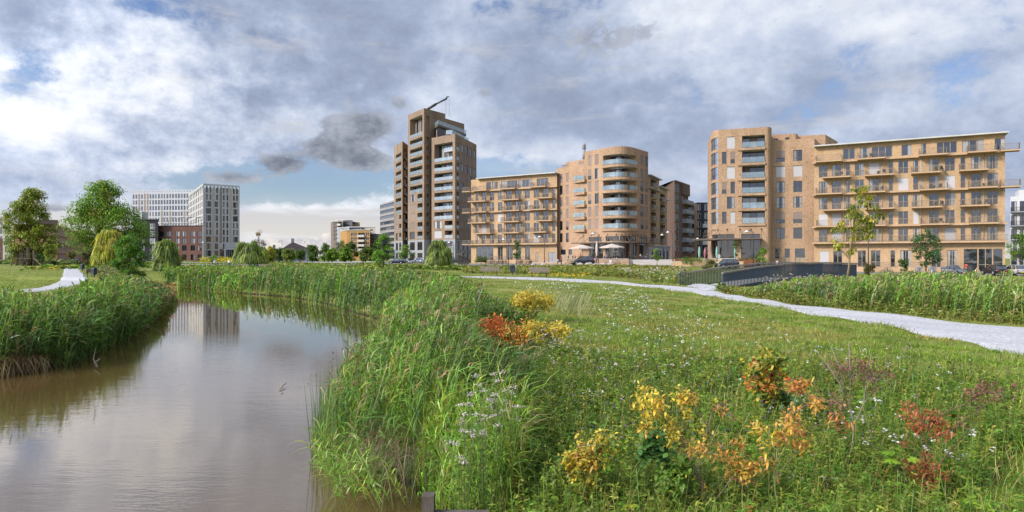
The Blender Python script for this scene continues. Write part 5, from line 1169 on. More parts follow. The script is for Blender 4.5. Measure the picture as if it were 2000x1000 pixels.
g_mid = [(.060, .125, .018), (.085, .155, .026), (.045, .095, .016)]; g_dark = [(.026, .065, .016), (.040, .088, .020), (.055, .105, .022)]; g_yel = [(.25, .28, .03), (.20, .25, .03), (.30, .29, .035)]
g_lime = [(.10, .20, .022), (.14, .235, .028), (.08, .16, .022)]; g_old = [(.175, .23, .028), (.215, .245, .036), (.135, .20, .026), (.12, .18, .025), (.17, .18, .035)]; g_wil = [(.14, .20, .040), (.18, .24, .048), (.11, .165, .032)]
tree('deciduous_tree', 'tall yellow green tree standing at the wooden playground on the left lawn', 62, 150, [(370, 60, 72), (378, 44, 82), (392, 42, 86), (402, 22, 90), (420, 14, 97), (436, 10, 102), (455, 8, 108), (475, 12, 113), (492, 16, 106), (506, 22, 86), (512, 30, 60)], 519, g_old, 19000, .44, 140, trunk_r=.42, trunk_px=65, cs=.105)
tree('deciduous_tree', 'largest broad green tree with spreading crown in front of the pale slab block', 208, 165, [(356, 202, 216), (362, 176, 226), (372, 164, 236), (388, 164, 240), (402, 150, 256), (416, 136, 276), (428, 126, 284), (440, 118, 291), (452, 128, 291), (466, 134, 288), (478, 140, 282), (488, 152, 258)], 518, [(.105, .215, .022), (.145, .265, .03), (.085, .175, .02), (.22, .20, .036)], 25000, .46, 190, trunk_r=.6, trunk_px=186, cs=.092, tw=[.4, .3, .18, .12])
tree('willow_tree', 'bright yellow weeping tree left of the round green shrub', 218, 98, [(449, 205, 224), (456, 196, 238), (468, 190, 248), (482, 187, 252), (498, 186, 250), (510, 188, 246), (518, 192, 240)], 520, g_yel, 4500, .20, 60, trunk_r=.16, weep=1.5)
tree('shrub', 'round leafy bright green shrub at the near left waterside', 252, 68, [(455, 246, 258), (464, 238, 268), (476, 228, 276), (490, 222, 284), (505, 217, 289), (520, 216, 290), (535, 222, 284), (546, 232, 270)], 549, [(.060, .155, .014), (.085, .19, .02), (.045, .12, .014)], 8000, .17, 85, cat='shrub', trunk_r=.09, cs=.11)
tree('willow_tree', 'small drooping willow in front of the red brick block', 322, 92, [(467, 314, 334), (473, 308, 342), (482, 305, 346), (498, 303, 347), (515, 302, 345), (528, 304, 338)], 530, g_wil, 4200, .17, 50, trunk_r=.12, weep=1.7)
tree('willow_tree', 'wide drooping willow right of the pale grid tower', 490, 120, [(470, 474, 500), (474, 468, 510), (482, 464, 516), (496, 462, 518), (510, 463, 517), (517, 466, 514)], 520, g_wil, 5000, .22, 55, trunk_r=.16, weep=2.2)
tree('willow_tree', 'round drooping willow standing before the brown tower', 856, 112, [(469, 848, 866), (474, 840, 874), (483, 836, 879), (496, 834, 881), (508, 835, 880), (518, 840, 876)], 522, g_wil, 4600, .19, 52, trunk_r=.13, weep=1.9)
tree('deciduous_tree', 'thin tree with sparse bronze leaves sticking up behind the wide willow', 505, 150, [(450, 503, 509), (458, 498, 514), (468, 494, 517), (478, 488, 518)], 516, [(.17, .10, .04), (.12, .10, .035)], 420, .32, 22, trunk_r=.14)
tree('deciduous_tree', 'slender yellowish young tree between the two big left trees', 98, 120, [(466, 92, 104), (474, 86, 112), (486, 88, 114), (498, 86, 110), (506, 90, 106)], 519, [(.17, .215, .028), (.13, .18, .025)], 1500, .24, 34, trunk_r=.09)
tree('shrub', 'dark round bush under the left playground tree', 80, 140, [(490, 76, 86), (498, 70, 92), (508, 68, 92), (517, 70, 90)], 519, g_dark, 1100, .3, 22, cat='bush', trunk_r=.08)
tree('shrub', 'grey green low bush beside the lawn path start', 88, 128, [(508, 82, 96), (514, 80, 100), (520, 82, 98)], 521, [(.07, .10, .035)], 500, .25, 14, cat='bush', trunk_r=.05)
tree('deciduous_tree', 'small bronze green ornamental tree before the pink block', 138, 200, [(490, 132, 144), (494, 128, 150), (500, 128, 150), (504, 134, 146)], 516, [(.085, .10, .03), (.11, .095, .03)], 700, .38, 20, trunk_r=.12)
tree('shrub', 'dark green bush left of the yellow weeping tree', 172, 125, [(486, 166, 180), (494, 160, 186), (506, 158, 190), (516, 160, 188)], 518, g_dark+[(.11, .06, .03)], 1800, .26, 36, cat='bush', trunk_r=.1)
far = [('yellow leaved tree beside the low brown roofed house', 527, 200, [(482, 522, 532), (490, 516, 538), (500, 515, 538), (508, 518, 534)], g_yel), ('round pale green tree in front of the brown roofed house', 563, 210, [(485, 558, 570), (490, 552, 576), (500, 552, 577), (508, 556, 572)], g_wil),
       ('dark trees left of the brown roofed house', 546, 240, [(484, 540, 554), (494, 536, 558), (506, 538, 556)], g_dark), ('bluish green tree right of the brown roofed house', 610, 220, [(479, 602, 616), (486, 598, 622), (498, 596, 624), (508, 600, 620)], g_mid),
       ('pointed green tree left of the orange block', 634, 230, [(476, 630, 640), (484, 624, 646), (496, 622, 650), (508, 626, 646)], g_mid), ('yellow green spreading tree in the far meadow row', 648, 175, [(486, 642, 654), (492, 636, 660), (500, 634, 662), (506, 640, 656)], g_lime),
       ('tall dark tree just left of the orange block', 664, 290, [(470, 658, 670), (478, 652, 676), (490, 650, 678), (506, 652, 676)], g_dark), ('dark tree overlapping the orange block', 685, 240, [(472, 680, 690), (480, 674, 696), (492, 672, 700), (507, 676, 698)], g_dark),
       ('lime green tree in front of the orange block', 674, 180, [(481, 668, 680), (488, 662, 686), (498, 660, 690), (507, 664, 684)], g_lime), ('round green tree right of the orange block', 714, 210, [(480, 708, 722), (487, 702, 728), (498, 700, 730), (508, 704, 726)], g_mid),
       ('bushy green tree left end of the far meadow row', 586, 260, [(488, 580, 592), (494, 576, 597), (506, 578, 596)], g_mid), ('deep green tree below the office block', 736, 230, [(470, 730, 744), (480, 724, 750), (494, 722, 754), (508, 726, 750)], g_dark)]
for lb, px, d, ol, c in far: tree('deciduous_tree', lb, px, d, ol, 511, c, 3000, .42, 44, 'trees along the far meadow', trunk_r=.16)
tree('deciduous_tree', 'bright green feathery tree in front of the office block', 748, 105, [(457, 747, 753), (464, 738, 762), (474, 734, 764), (482, 738, 766), (492, 730, 770), (504, 726, 772), (516, 724, 770)], 521, [(.085, .19, .02), (.11, .22, .026)], 3000, .22, 60, trunk_r=.11, cs=.11)
tree('deciduous_tree', 'small green street tree beside cars left of the tower foot', 792, 165, [(479, 786, 798), (484, 776, 806), (492, 772, 812), (500, 774, 812), (506, 782, 804)], 517, g_mid+g_lime, 1800, .28, 36, trunk_r=.12)
tree('deciduous_tree', 'slim green street tree before the tan balcony wing', 1008, 150, [(468, 1004, 1012), (474, 1001, 1016), (486, 999, 1019), (497, 1001, 1017), (503, 1004, 1013)], 516, g_mid, 1300, .24, 26, trunk_r=.09)
tree('deciduous_tree', 'thin light green sapling on the plaza beside the terrace steps', 1283, 110, [(483, 1281, 1287), (491, 1276, 1292), (501, 1272, 1294), (509, 1276, 1290)], 521, g_lime, 800, .17, 22, trunk_r=.05)
tree('deciduous_tree', 'small lime green tree before the doors of the right corner block', 1490, 92, [(485, 1486, 1494), (491, 1480, 1500), (500, 1476, 1504), (509, 1477, 1504), (515, 1480, 1500)], 520, g_lime, 1800, .15, 36, trunk_r=.06)
tree('deciduous_tree', 'thin sapling in front of the right corner block glazing', 1437, 112, [(472, 1434, 1440), (480, 1431, 1444), (490, 1431, 1444), (498, 1434, 1441)], 516, g_mid, 420, .18, 14, trunk_r=.05)
tree('deciduous_tree', 'tall airy yellow tree by the bridge end', 1660, 46, [(364, 1668, 1696), (372, 1662, 1706), (386, 1658, 1700), (396, 1646, 1690), (408, 1650, 1736), (424, 1640, 1722), (440, 1634, 1712), (456, 1624, 1704), (472, 1620, 1690), (488, 1616, 1684), (500, 1626, 1676)], 547, [(.22, .235, .028), (.17, .205, .026), (.27, .25, .04), (.12, .165, .024)], 2600, .17, 58, trunk_r=.085, trunk_px=1654, cs=.085, droop=.5, barkm=pm('yellow_bark', (.20, .15, .08), .9, .3, 6., (1, 1, .3)))
tree('deciduous_tree', 'dark green tree standing before the long ochre block', 1808, 92, [(448, 1800, 1816), (456, 1792, 1824), (466, 1782, 1834), (480, 1778, 1840), (494, 1778, 1840), (506, 1784, 1838), (516, 1790, 1832)], 532, [(.030, .085, .028), (.042, .105, .032), (.055, .12, .03)], 4600, .19, 64, trunk_r=.10, cs=.11)
tree('deciduous_tree', 'green street tree cut by the right edge', 1992, 95, [(455, 1986, 2000), (466, 1972, 2010), (480, 1966, 2018), (494, 1970, 2020), (504, 1978, 2010)], 530, g_mid+g_lime, 2400, .2, 40, trunk_r=.1)
tree('shrub', 'low palm like green bush left of the dark green tree', 1766, 96, [(506, 1760, 1774), (511, 1755, 1779), (520, 1757, 1778), (528, 1760, 1774)], 533, g_mid, 900, .2, 20, cat='bush', trunk_r=.05)
tree('shrub', 'brown green upright grassy bush at the street corner by the bridge', 1698, 84, [(514, 1690, 1706), (522, 1686, 1710), (534, 1688, 1708)], 537, [(.10, .095, .04), (.08, .085, .03)], 900, .22, 20, cat='bush', trunk_r=.04)
tree('shrub', 'spreading green shrub at the left foot of the tan balcony wing', 940, 160, [(500, 930, 948), (505, 924, 956), (511, 928, 952)], 516, [(.075, .115, .02), (.10, .14, .025)], 800, .26, 22, cat='bush', trunk_r=.06)
tree('shrub', 'low green bush on the raised planter of the right corner block', 1350, 118, [(503, 1334, 1372), (508, 1328, 1378), (513, 1336, 1366)], 516, g_mid+[(.12, .13, .03)], 900, .22, 26, cat='bush', trunk_r=.04)
tree('shrub', 'pale dry grassy bush beside the bridge approach', 1384, 86, [(508, 1376, 1394), (516, 1368, 1402), (524, 1366, 1404)], 527, [(.13, .13, .06), (.10, .12, .045)], 1100, .2, 22, cat='bush', trunk_r=.04)
tree('shrub', 'small green bush at the foot of the red brick block', 355, 150, [(497, 352, 360), (504, 349, 363), (512, 350, 362)], 514, [(.14, .13, .025), (.10, .12, .02)], 500, .25, 14, cat='bush', trunk_r=.05)
tree('shrub', 'small yellow green bush before the pale tower entrance', 416, 140, [(497, 410, 420), (503, 406, 426), (510, 408, 426)], 513, g_lime, 500, .25, 14, cat='bush', trunk_r=.05)
tree('shrub', 'leafy bush beside the near bridge railing post', 1407, 45, [(551, 1403, 1412), (557, 1398, 1417), (564, 1399, 1416)], 566, g_mid, 900, .07, 18, cat='bush', trunk_r=.02)
# ------------------------------------------------------------------ reeds and tall herbs along the water: nobody could count them
PP = [np.array(p) for p in PATHS]
def on_path(P):
    o = np.zeros(len(P), bool)
    for p in PP: o |= inpoly(P, p)
    return o
def sample(poly, n):
    poly = np.asarray(poly, float); lo, hi = poly.min(0), poly.max(0); out = []; k = 0
    while k < n:
        q = rng.uniform(lo, hi, (n*2, 2)); q = q[inpoly(q, poly)]; out.append(q); k += len(q)
        if len(q) == 0: break
    return np.concatenate(out)[:n]
def cap(h, XY, z, lim):
    """plants grow lower on the trampled and mown sides: greatest height by bearing"""
    if lim is None: return h
    px = 1000+F*XY[:, 0]/XY[:, 1]; yl = np.interp(px, *zip(*lim)); m = H-(yl-YH)*XY[:, 1]/F-z
    return np.clip(np.minimum(h, m*rng.uniform(.5, 1.10, len(h))*(1+.16*np.sin(XY[:, 0]*1.7+np.cos(XY[:, 1]*1.3)*2))), .18, None)
def reeds(lv, XY, hmin, hmax, cols, leaves=7, ws=1., wind=.22, plume=.0, plumecol=(.20, .14, .09), leaf_l=(.32, .55), lean=.10, z=None, lim=None):
    n = len(XY); zz = ground_xy(XY[:, 0], XY[:, 1]) if z is None else z; zz = np.maximum(zz, WZ-.5); P = np.c_[XY, zz]; h = cap(rng.uniform(hmin, hmax, n)*(1+.12*np.sin(XY[:, 0]*1.3)*np.cos(XY[:, 1]*.9)), XY, zz, lim); short = np.clip(h/.9, .45, 1)
    far_ = np.hypot(XY[:, 0], XY[:, 1]); w = ws*(np.maximum(far_, 7)/9)**.75
    D = np.c_[rng.normal(lean, .10, n), rng.normal(0, .09, n), np.ones(n)]; D /= np.linalg.norm(D, axis=1, keepdims=True); col = jit(cols, n, .24); pt_ = np.sin(XY[:, 0]*.8+2*np.sin(XY[:, 1]*.5))*np.cos(XY[:, 1]*.6+XY[:, 0]*.3); col = col*(1+.30*pt_)[:, None]*np.array([1.06, 1, 1]); st_ = rng.random(n) < .07; col[st_] = jit([(.20, .165, .08)], st_.sum()); lv.blades(P, D, h, .011*w, .02, col*.9, 2, 'none', wind=(wind*.35, 0, 0))
    for i in range(leaves):
        t = .18+.8*(i+rng.random(n)*.9)/leaves; t = np.minimum(t, .98); yaw = rng.uniform(0, 2*np.pi, n)
        Q = P+D*(h*t)[:, None]+np.c_[wind*.35*h*t**2, np.zeros(n), np.zeros(n)]
        up = rng.uniform(.55, 1.3, n); Dl = np.c_[np.cos(yaw)*.75+wind*.9, np.sin(yaw)*.75, up]
        lv.blades(Q, Dl, short*rng.uniform(*leaf_l, n)*(.75+.35*np.sqrt(w/ws)*.6), rng.uniform(.016, .027, n)*w, rng.uniform(.35, .85, n), col*rng.uniform(.75, 1.3, (n, 1)), 3, 'reed', wind=(wind, 0, 0))
    if plume:
        s_ = rng.random(n) < plume; Q = (P+D*(h*.98)[:, None]+np.c_[wind*.34*h, np.zeros(n), np.zeros(n)])[s_]; m = s_.sum()
        for i in range(4): lv.blades(Q, np.c_[rng.normal(.35, .18, m), rng.normal(0, .2, m), np.ones(m)], rng.uniform(.16, .30, m), .02*w[s_], rng.uniform(.3, .8, m), jit([plumecol], m), 2, 'leaf', wind=(.3, 0, 0))
def herbs(lv, XY, hmin, hmax, cols, nl=12, ll=.07, lw=.022, z=None, lim=None):
    n = len(XY); zz = ground_xy(XY[:, 0], XY[:, 1]) if z is None else z; P = np.c_[XY, np.maximum(zz, WZ-.3)]; h = cap(rng.uniform(hmin, hmax, n), XY, zz, lim); f_ = (np.maximum(np.hypot(XY[:, 0], XY[:, 1]), 6)/8)**.75
    D = np.c_[rng.normal(.05, .22, n), rng.normal(0, .22, n), np.ones(n)]; D /= np.linalg.norm(D, axis=1, keepdims=True); col = jit(cols, n, .2)
    lv.blades(P, D, h, .006*f_, .03, col*.85, 2, 'none')
    for i in range(nl):
        t = rng.uniform(.1, 1., n); yaw = rng.uniform(0, 2*np.pi, n); Q = P+D*(h*t)[:, None]
        lv.blades(Q, np.c_[np.cos(yaw), np.sin(yaw), rng.uniform(.1, .9, n)], ll*rng.uniform(.7, 1.5, n)*np.sqrt(f_), lw*rng.uniform(.7, 1.4, n)*f_, rng.uniform(.1, .6, n), col*rng.uniform(.75, 1.35, (n, 1)), 2, 'leaf')
LIM_L = [(-100, 590), (0, 577), (60, 579), (120, 570), (165, 556), (190, 548), (225, 543), (262, 545), (300, 556), (345, 578)]
LIM_F = [(300, 522), (350, 521), (450, 519), (550, 520), (650, 521), (720, 525), (800, 528), (860, 534), (920, 541), (1000, 550)]
LIM_N = [(600, 712), (650, 695), (700, 672), (735, 636), (752, 612), (800, 590), (870, 598), (920, 640), (945, 676), (1000, 688), (1060, 676), (1110, 690), (1200, 700)]
LIM_M = [(640, 690), (700, 664), (732, 640), (746, 590), (800, 545), (860, 541), (900, 549), (950, 580), (1000, 596), (1060, 604), (1110, 640)]
LIM_R = [(1430, 566), (1480, 560), (1540, 548), (1620, 546), (1680, 545), (1720, 538), (1800, 534), (1900, 536), (2000, 540)]
LIM_C = [(880, 528), (940, 525), (1030, 524), (1100, 524), (1250, 527), (1345, 530)]
r_bright = [(.095, .205, .020), (.115, .235, .024), (.075, .165, .020), (.16, .22, .03)]; r_deep = [(.050, .120, .020), (.065, .150, .024), (.042, .098, .022), (.09, .16, .03)]
lv = Leaves()
# left bank: from the water edge back to the lawn and path
LB = [wp(-60, 742), wp(0, 735), wp(130, 716), wp(250, 665), wp(310, 620), wp(336, 588), tuple(G(328, 552)[:2]), tuple(G(225, 556)[:2]), tuple(G(165, 566)[:2]), tuple(G(60, 582)[:2]), tuple(G(-60, 590)[:2])]
q = sample(LB, 9000); dq = q[:, 1]; q = q[rng.random(len(q)) < np.clip(26/dq, .25, 1)]; qx = 1000+F*q[:, 0]/q[:, 1]; e_ = sdist(q, WPOLY)
tall = (qx < 262)&(e_ < 9+2*np.sin(q[:, 1])); reeds(lv, q[tall], 1.0, 1.75, r_bright+r_deep[:2], 7, 1., .18, .05, lim=LIM_L)
low = q[~tall]; reeds(lv, low[::2], .5, 1.05, r_bright, 4, .8, .2, .25, (.26, .20, .10), lim=LIM_L); herbs(lv, low[1::2], .3, .9, r_bright+[(.15, .14, .04)], 9, .09, .03, lim=LIM_L)
edge = sample(LB, 12000); ee = sdist(edge, WPOLY); edge = edge[(ee < 1.6)&(ee > -.2)]; reeds(lv, edge, .7, 1.3, r_deep, 7, 1., .1, lim=LIM_L)
tag(lv.build('reeds', REED), 'dense bright green reeds filling the left bank of the stream', 'reeds', kind='stuff')
lv = Leaves(); q = sample([wp(275, 640), wp(310, 620), wp(343, 575), tuple(G(338, 556)[:2]), tuple(G(262, 556)[:2]), tuple(G(235, 575)[:2])], 3600); qx = 1000+F*q[:, 0]/q[:, 1]
herbs(lv, q, .5, 1.15, [(.24, .14, .04), (.27, .125, .035), (.18, .15, .035), (.13, .15, .03)], 12, .10, .03, lim=LIM_L); reeds(lv, q[::4], .6, 1.2, [(.20, .16, .05), (.15, .16, .04)], 3, .7, .2, .5, (.24, .15, .07), lim=LIM_L)
tag(lv.build('dry_herbs', REED), 'rusty orange dry herbs at the tip of the left bank', 'dry herbs', kind='stuff')
lv = Leaves(); q = sample([wp(-40, 742), wp(0, 736), wp(60, 726), wp(100, 720), tuple(G(90, 690)[:2]), tuple(G(-40, 700)[:2])], 700); lv.blades(np.c_[q, np.full(len(q), WZ+.35)], np.c_[rng.normal(.2, .4, len(q)), rng.normal(-.7, .3, len(q)), rng.normal(.2, .3, len(q))], rng.uniform(.4, .9, len(q)), .02, .8, jit([(.20, .145, .07), (.14, .10, .05)], len(q)), 3, 'reed')
q = sample([wp(690, 905), wp(800, 900), wp(830, 1000), wp(720, 1010)], 240); lv.blades(np.c_[q, np.full(len(q), WZ+.55)], np.c_[rng.normal(.0, .45, len(q)), rng.normal(-.4, .3, len(q)), rng.normal(.3, .3, len(q))], rng.uniform(.35, .7, len(q)), .009, .9, jit([(.13, .10, .055), (.09, .07, .04)], len(q)), 3, 'reed')
tag(lv.build('dead_reeds', REED), 'straw coloured dead reeds hanging over the bank feet', 'dead reeds', kind='stuff')
# far bank
lv = Leaves(); FB = [wp(352, 559), wp(460, 573), wp(560, 581), wp(640, 598), wp(730, 630), tuple(G(800, 605)[:2]), tuple(G(880, 570)[:2]), tuple(G(900, 543)[:2]), tuple(G(740, 531)[:2]), tuple(G(600, 524)[:2]), tuple(G(330, 526)[:2]), tuple(G(318, 543)[:2])]
q = sample(FB, 9500); e_ = sdist(q, WPOLY); qx = 1000+F*q[:, 0]/q[:, 1]
near_ = e_ < 7+3*np.sin(q[:, 0]*.5); a_ = near_&(qx > 500); reeds(lv, q[a_], 1.1, 2.0, r_deep+r_bright[:1], 6, 1.15, .2, .08, lim=LIM_F); reeds(lv, q[near_&~a_], .9, 1.7, r_bright, 6, 1.15, .15, .03, lim=LIM_F)
rest = q[~near_]; reeds(lv, rest[::2], .55, 1.35, r_bright+[(.14, .17, .035)], 5, 1.1, .2, .12, lim=LIM_F); herbs(lv, rest[1::2], .4, 1.1, [(.095, .17, .025), (.07, .13, .022)], 9, .13, .05, lim=LIM_F)
edge = sample(FB, 16000); ee = sdist(edge, WPOLY); edge = edge[(ee < 1.7)&(ee > -.1)]; reeds(lv, edge, .6, 1.3, r_deep, 6, 1.1, .1)
tag(lv.build('reeds', REED), 'long belt of green reeds and herbs on the far bank of the bend', 'reeds', kind='stuff')
# near right bank
lv = Leaves(); RB = [wp(735, 632), wp(738, 650), wp(716, 690), wp(655, 770), wp(616, 880), wp(618, 925), tuple(G(800, 960)[:2]), tuple(G(960, 940)[:2]), tuple(G(1010, 830)[:2]), tuple(G(1040, 740)[:2]), tuple(G(1080, 660)[:2]), tuple(G(1010, 600)[:2]), tuple(G(900, 572)[:2]), tuple(G(830, 585)[:2])]
q = sample(RB, 7200); dq = q[:, 1]; q = q[rng.random(len(q)) < np.clip(15/dq, .3, 1)]
e_ = sdist(q, WPOLY); ok = rng.random(len(q)) < np.clip(1.25-e_/7.5, .15, 1); q = q[ok]; qx = 1000+F*q[:, 0]/q[:, 1]; fr = (q[:, 1] < 15.2)|((qx > 915)&(q[:, 1] < 21)); reeds(lv, q[fr], .95, 1.65, r_bright+r_deep, 8, .95, .30, .10, (.22, .15, .10), lim=LIM_N); reeds(lv, q[~fr], .95, 1.65, r_bright+r_deep, 8, .95, .30, .10, (.22, .15, .10), lim=LIM_M)
bl = sample(RB, 9000); lv.blades(np.c_[bl, ground_xy(*bl.T)], np.c_[rng.normal(.2, .22, len(bl)), rng.normal(0, .2, len(bl)), np.ones(len(bl))], np.where((bl[:, 1] < 15.2)|((1000+F*bl[:, 0]/bl[:, 1] > 915)&(bl[:, 1] < 21)), cap(rng.uniform(.5, 1.15, len(bl)), bl, 0, LIM_N), cap(rng.uniform(.5, 1.15, len(bl)), bl, 0, LIM_M)), .014*(bl[:, 1]/9)**.6, rng.uniform(.1, .45, len(bl)), jit(r_bright+r_deep, len(bl)), 4, 'blade', wind=(.25, 0, 0))
tag(lv.build('reeds', REED), 'wind bent green reeds along the near right bank', 'reeds', kind='stuff')
lv = Leaves(); q = sample([wp(716, 690), wp(655, 770), wp(616, 860), wp(606, 905), wp(655, 915), wp(700, 880), wp(720, 790)], 1500)
n = len(q); lv.blades(np.c_[q, np.full(n, WZ-.2)], np.c_[rng.normal(.0, .07, n), rng.normal(0, .07, n), np.ones(n)], cap(rng.uniform(1.0, 1.75, n), q, WZ-.2, [(600, 730), (640, 705), (690, 692), (720, 690)]), .012, rng.uniform(0, .12, n), jit(r_deep+[(.045, .085, .02), (.08, .11, .03)], n), 4, 'blade')
h_ = (rng.random(n) < .09)&(q[:, 1] < 12.5); Q = np.c_[q, np.full(n, WZ+1.0)][h_]; lv.blades(Q+rng.normal(0, .05, Q.shape), dirs(len(Q), .6), .06, .03, .2, jit([(.12, .055, .025)], len(Q)), 2, 'leaf')
tag(lv.build('rushes', REED), 'dark green upright rushes standing in the water edge', 'rushes', kind='stuff')
lv = Leaves(); q = sample([tuple(G(800, 950)[:2]), tuple(G(850, 880)[:2]), tuple(G(1020, 880)[:2]), tuple(G(1000, 1010)[:2]), tuple(G(840, 1030)[:2])], 700); q = q[sdist(q, WPOLY) > .1]; reeds(lv, q, .5, .95, r_bright, 7, .85, .2)
q = sample([wp(640, 930), wp(760, 925), wp(800, 1010), wp(660, 1020)], 110); reeds(lv, q, .3, .7, r_bright+[(.13, .19, .06)], 7, .8, -.2, lean=-.5, z=np.full(len(q), WZ+.1))
tag(lv.build('reeds', REED), 'fresh light green reed shoots in the bottom middle foreground', 'reeds', kind='stuff')
# ditch behind the path on the right
lv = Leaves(); DT = [tuple(G(1440, 577)[:2]), tuple(G(1560, 590)[:2]), tuple(G(1700, 605)[:2]), tuple(G(1860, 620)[:2]), tuple(G(2060, 636)[:2]), (29., 43.), (33., 60.), (27., 54.), (17., 45.)]
q = sample(DT, 5200); dz = -.25*S(.5, 5, np.abs(q[:, 0]-q[:, 1]*.62)*0+3); reeds(lv, q, .95, 1.7, r_bright+[(.15, .20, .05), (.09, .16, .05)], 7, 1.05, .38, .16, (.24, .19, .14), lim=LIM_R)
tag(lv.build('reeds', REED), 'wind bent reeds filling the ditch right of the footbridge', 'reeds', kind='stuff')
lv = Leaves(); MD = [tuple(G(1385, 572)[:2]), tuple(G(1520, 590)[:2]), tuple(G(1700, 612)[:2]), tuple(G(2060, 643)[:2]), tuple(G(2060, 600)[:2]), tuple(G(1700, 588)[:2]), tuple(G(1420, 566)[:2])]
q = sample(MD, 3000); q = q[~on_path(q)]; herbs(lv, q, .12, .5, [(.13, .17, .03), (.17, .17, .05), (.10, .15, .025)], 8, .08, .03)
C_ = [tuple(G(905, 534)[:2]), tuple(G(1100, 536)[:2]), tuple(G(1230, 545)[:2]), tuple(G(1300, 556)[:2]), tuple(G(1345, 556)[:2]), tuple(G(1345, 524)[:2]), tuple(G(1200, 520)[:2]), tuple(G(900, 521)[:2])]
q = sample(C_, 5200); q = q[~on_path(q)]; reeds(lv, q[::3], .4, 1.0, [(.12, .19, .025), (.15, .19, .04), (.09, .15, .025)], 4, 1.1, .2, .2, (.26, .2, .14), lim=LIM_C); herbs(lv, q[1::3], .25, .8, [(.11, .17, .025), (.16, .17, .04)], 8, .14, .05, lim=LIM_C); herbs(lv, q[2::3], .2, .5, [(.17, .17, .03), (.12, .15, .03)], 6, .12, .05)
C2_ = [tuple(G(520, 521)[:2]), tuple(G(900, 530)[:2]), tuple(G(900, 520)[:2]), tuple(G(760, 515)[:2]), tuple(G(420, 512)[:2])]
q = sample(C2_, 3400); q = q[~on_path(q)]; herbs(lv, q, .3, 1.1, [(.12, .18, .025), (.09, .15, .022), (.17, .18, .04)], 7, .2, .08, lim=[(400, 516), (900, 519)])
C3_ = [(-75., 98.), tuple(G(300, 524)[:2]), tuple(G(470, 520)[:2]), tuple(G(470, 511)[:2]), tuple(G(290, 512)[:2])]; q = sample(C3_, 1600); herbs(lv, q, .4, 1.3, [(.12, .20, .022), (.09, .16, .02), (.2, .2, .03)], 7, .22, .09, lim=[(200, 519), (470, 515)])
q = sample([tuple(G(160, 540)[:2]), tuple(G(225, 560)[:2]), tuple(G(240, 545)[:2]), tuple(G(225, 522)[:2]), tuple(G(188, 516)[:2])], 1500); q = q[~on_path(q)]; q = q[1000+F*q[:, 0]/q[:, 1] > 190]; herbs(lv, q, .4, 1.2, [(.13, .15, .06), (.16, .16, .06), (.10, .14, .03)], 8, .12, .05, lim=[(180, 540), (205, 520), (240, 535)])
q = sample([tuple(G(108, 519)[:2]), tuple(G(145, 519)[:2]), (-112., 190.), (-150., 190.)], 700); herbs(lv, q, .5, 1.2, [(.12, .16, .05), (.09, .13, .04)], 7, .25, .1)
tag(lv.build('tall_meadow', REED), 'tall uncut meadow strips along the white paths and far banks', 'meadow', kind='stuff')
# ------------------------------------------------------------------ mown and rough grass
lv = Leaves(); n = 98000; dd = np.exp(rng.uniform(math.log(4.2), math.log(110), n)); uu = rng.uniform(-.83, 1.0, n); q = np.c_[uu*dd, dd]
e_ = sdist(q, WPOLY); q = q[(e_ > .25)&~on_path(q)]; n = len(q); dq = np.hypot(*q.T); sc_ = (dq/7)**.72; px_ = 1000+F*q[:, 0]/q[:, 1]
patch = np.sin(q[:, 0]*.55+1.3*np.sin(q[:, 1]*.35))*np.cos(q[:, 1]*.42+.8*np.sin(q[:, 0]*.3)); dry = (patch > .05)&(q[:, 1] > 9); kp = ~(dry&(patch > .45)&(rng.random(n) < .5)); q, dq, sc_, px_, patch, dry = q[kp], dq[kp], sc_[kp], px_[kp], patch[kp], dry[kp]; n = len(q); P = np.c_[q, ground_xy(*q.T)]
cg = np.where(dry[:, None], jit([(.19, .18, .045), (.16, .17, .035), (.22, .19, .07)], n), jit([(.105, .18, .022), (.135, .205, .028), (.085, .15, .02)], n))
cg = np.where((px_ < 200)[:, None], jit([(.125, .20, .022), (.15, .21, .03)], n), cg)
for i in range(4):
    o = rng.normal(0, .03, (n, 3))*sc_[:, None]; o[:, 2] = 0
    lv.blades(P+o, np.c_[rng.normal(.05, .5, n), rng.normal(0, .5, n), np.ones(n)], rng.uniform(.05, .13, n)*np.clip(sc_, .8, 1.5), .007*sc_, rng.uniform(.1, .6, n), cg*rng.uniform(.75, 1.3, (n, 1)), 2, 'blade')
tag(lv.build('grass', GRASS), 'short patchy meadow grass between path and water', 'grass', kind='stuff')
# tufts of longer grass on the mown meadow and along the path edge
lv = Leaves(); q = sample([tuple(G(1050, 660)[:2]), tuple(G(1120, 560)[:2]), tuple(G(1290, 572)[:2]), tuple(G(1500, 606)[:2]), tuple(G(1900, 690)[:2]), tuple(G(2100, 760)[:2]), tuple(G(2100, 830)[:2]), tuple(G(1200, 740)[:2])], 900); q = q[~on_path(q)]
for p in q:
    m = rng.integers(10, 34); r_ = rng.uniform(.08, .3); o = rng.normal(0, r_, (m, 2)); Q = p+o; D = np.c_[o*1.2+rng.normal(0, .25, (m, 2)), np.ones(m)]; f_ = (p[1]/9)**.6
    lv.blades(np.c_[Q, ground_xy(*Q.T)], D, rng.uniform(.12, .42, m)*np.clip(11/p[1], .5, 1.1), .009*f_, rng.uniform(.2, .8, m), jit([(.075, .14, .02), (.11, .17, .03), (.16, .18, .06)], 1).repeat(m, 0)*rng.uniform(.8, 1.25, (m, 1)), 3, 'blade')
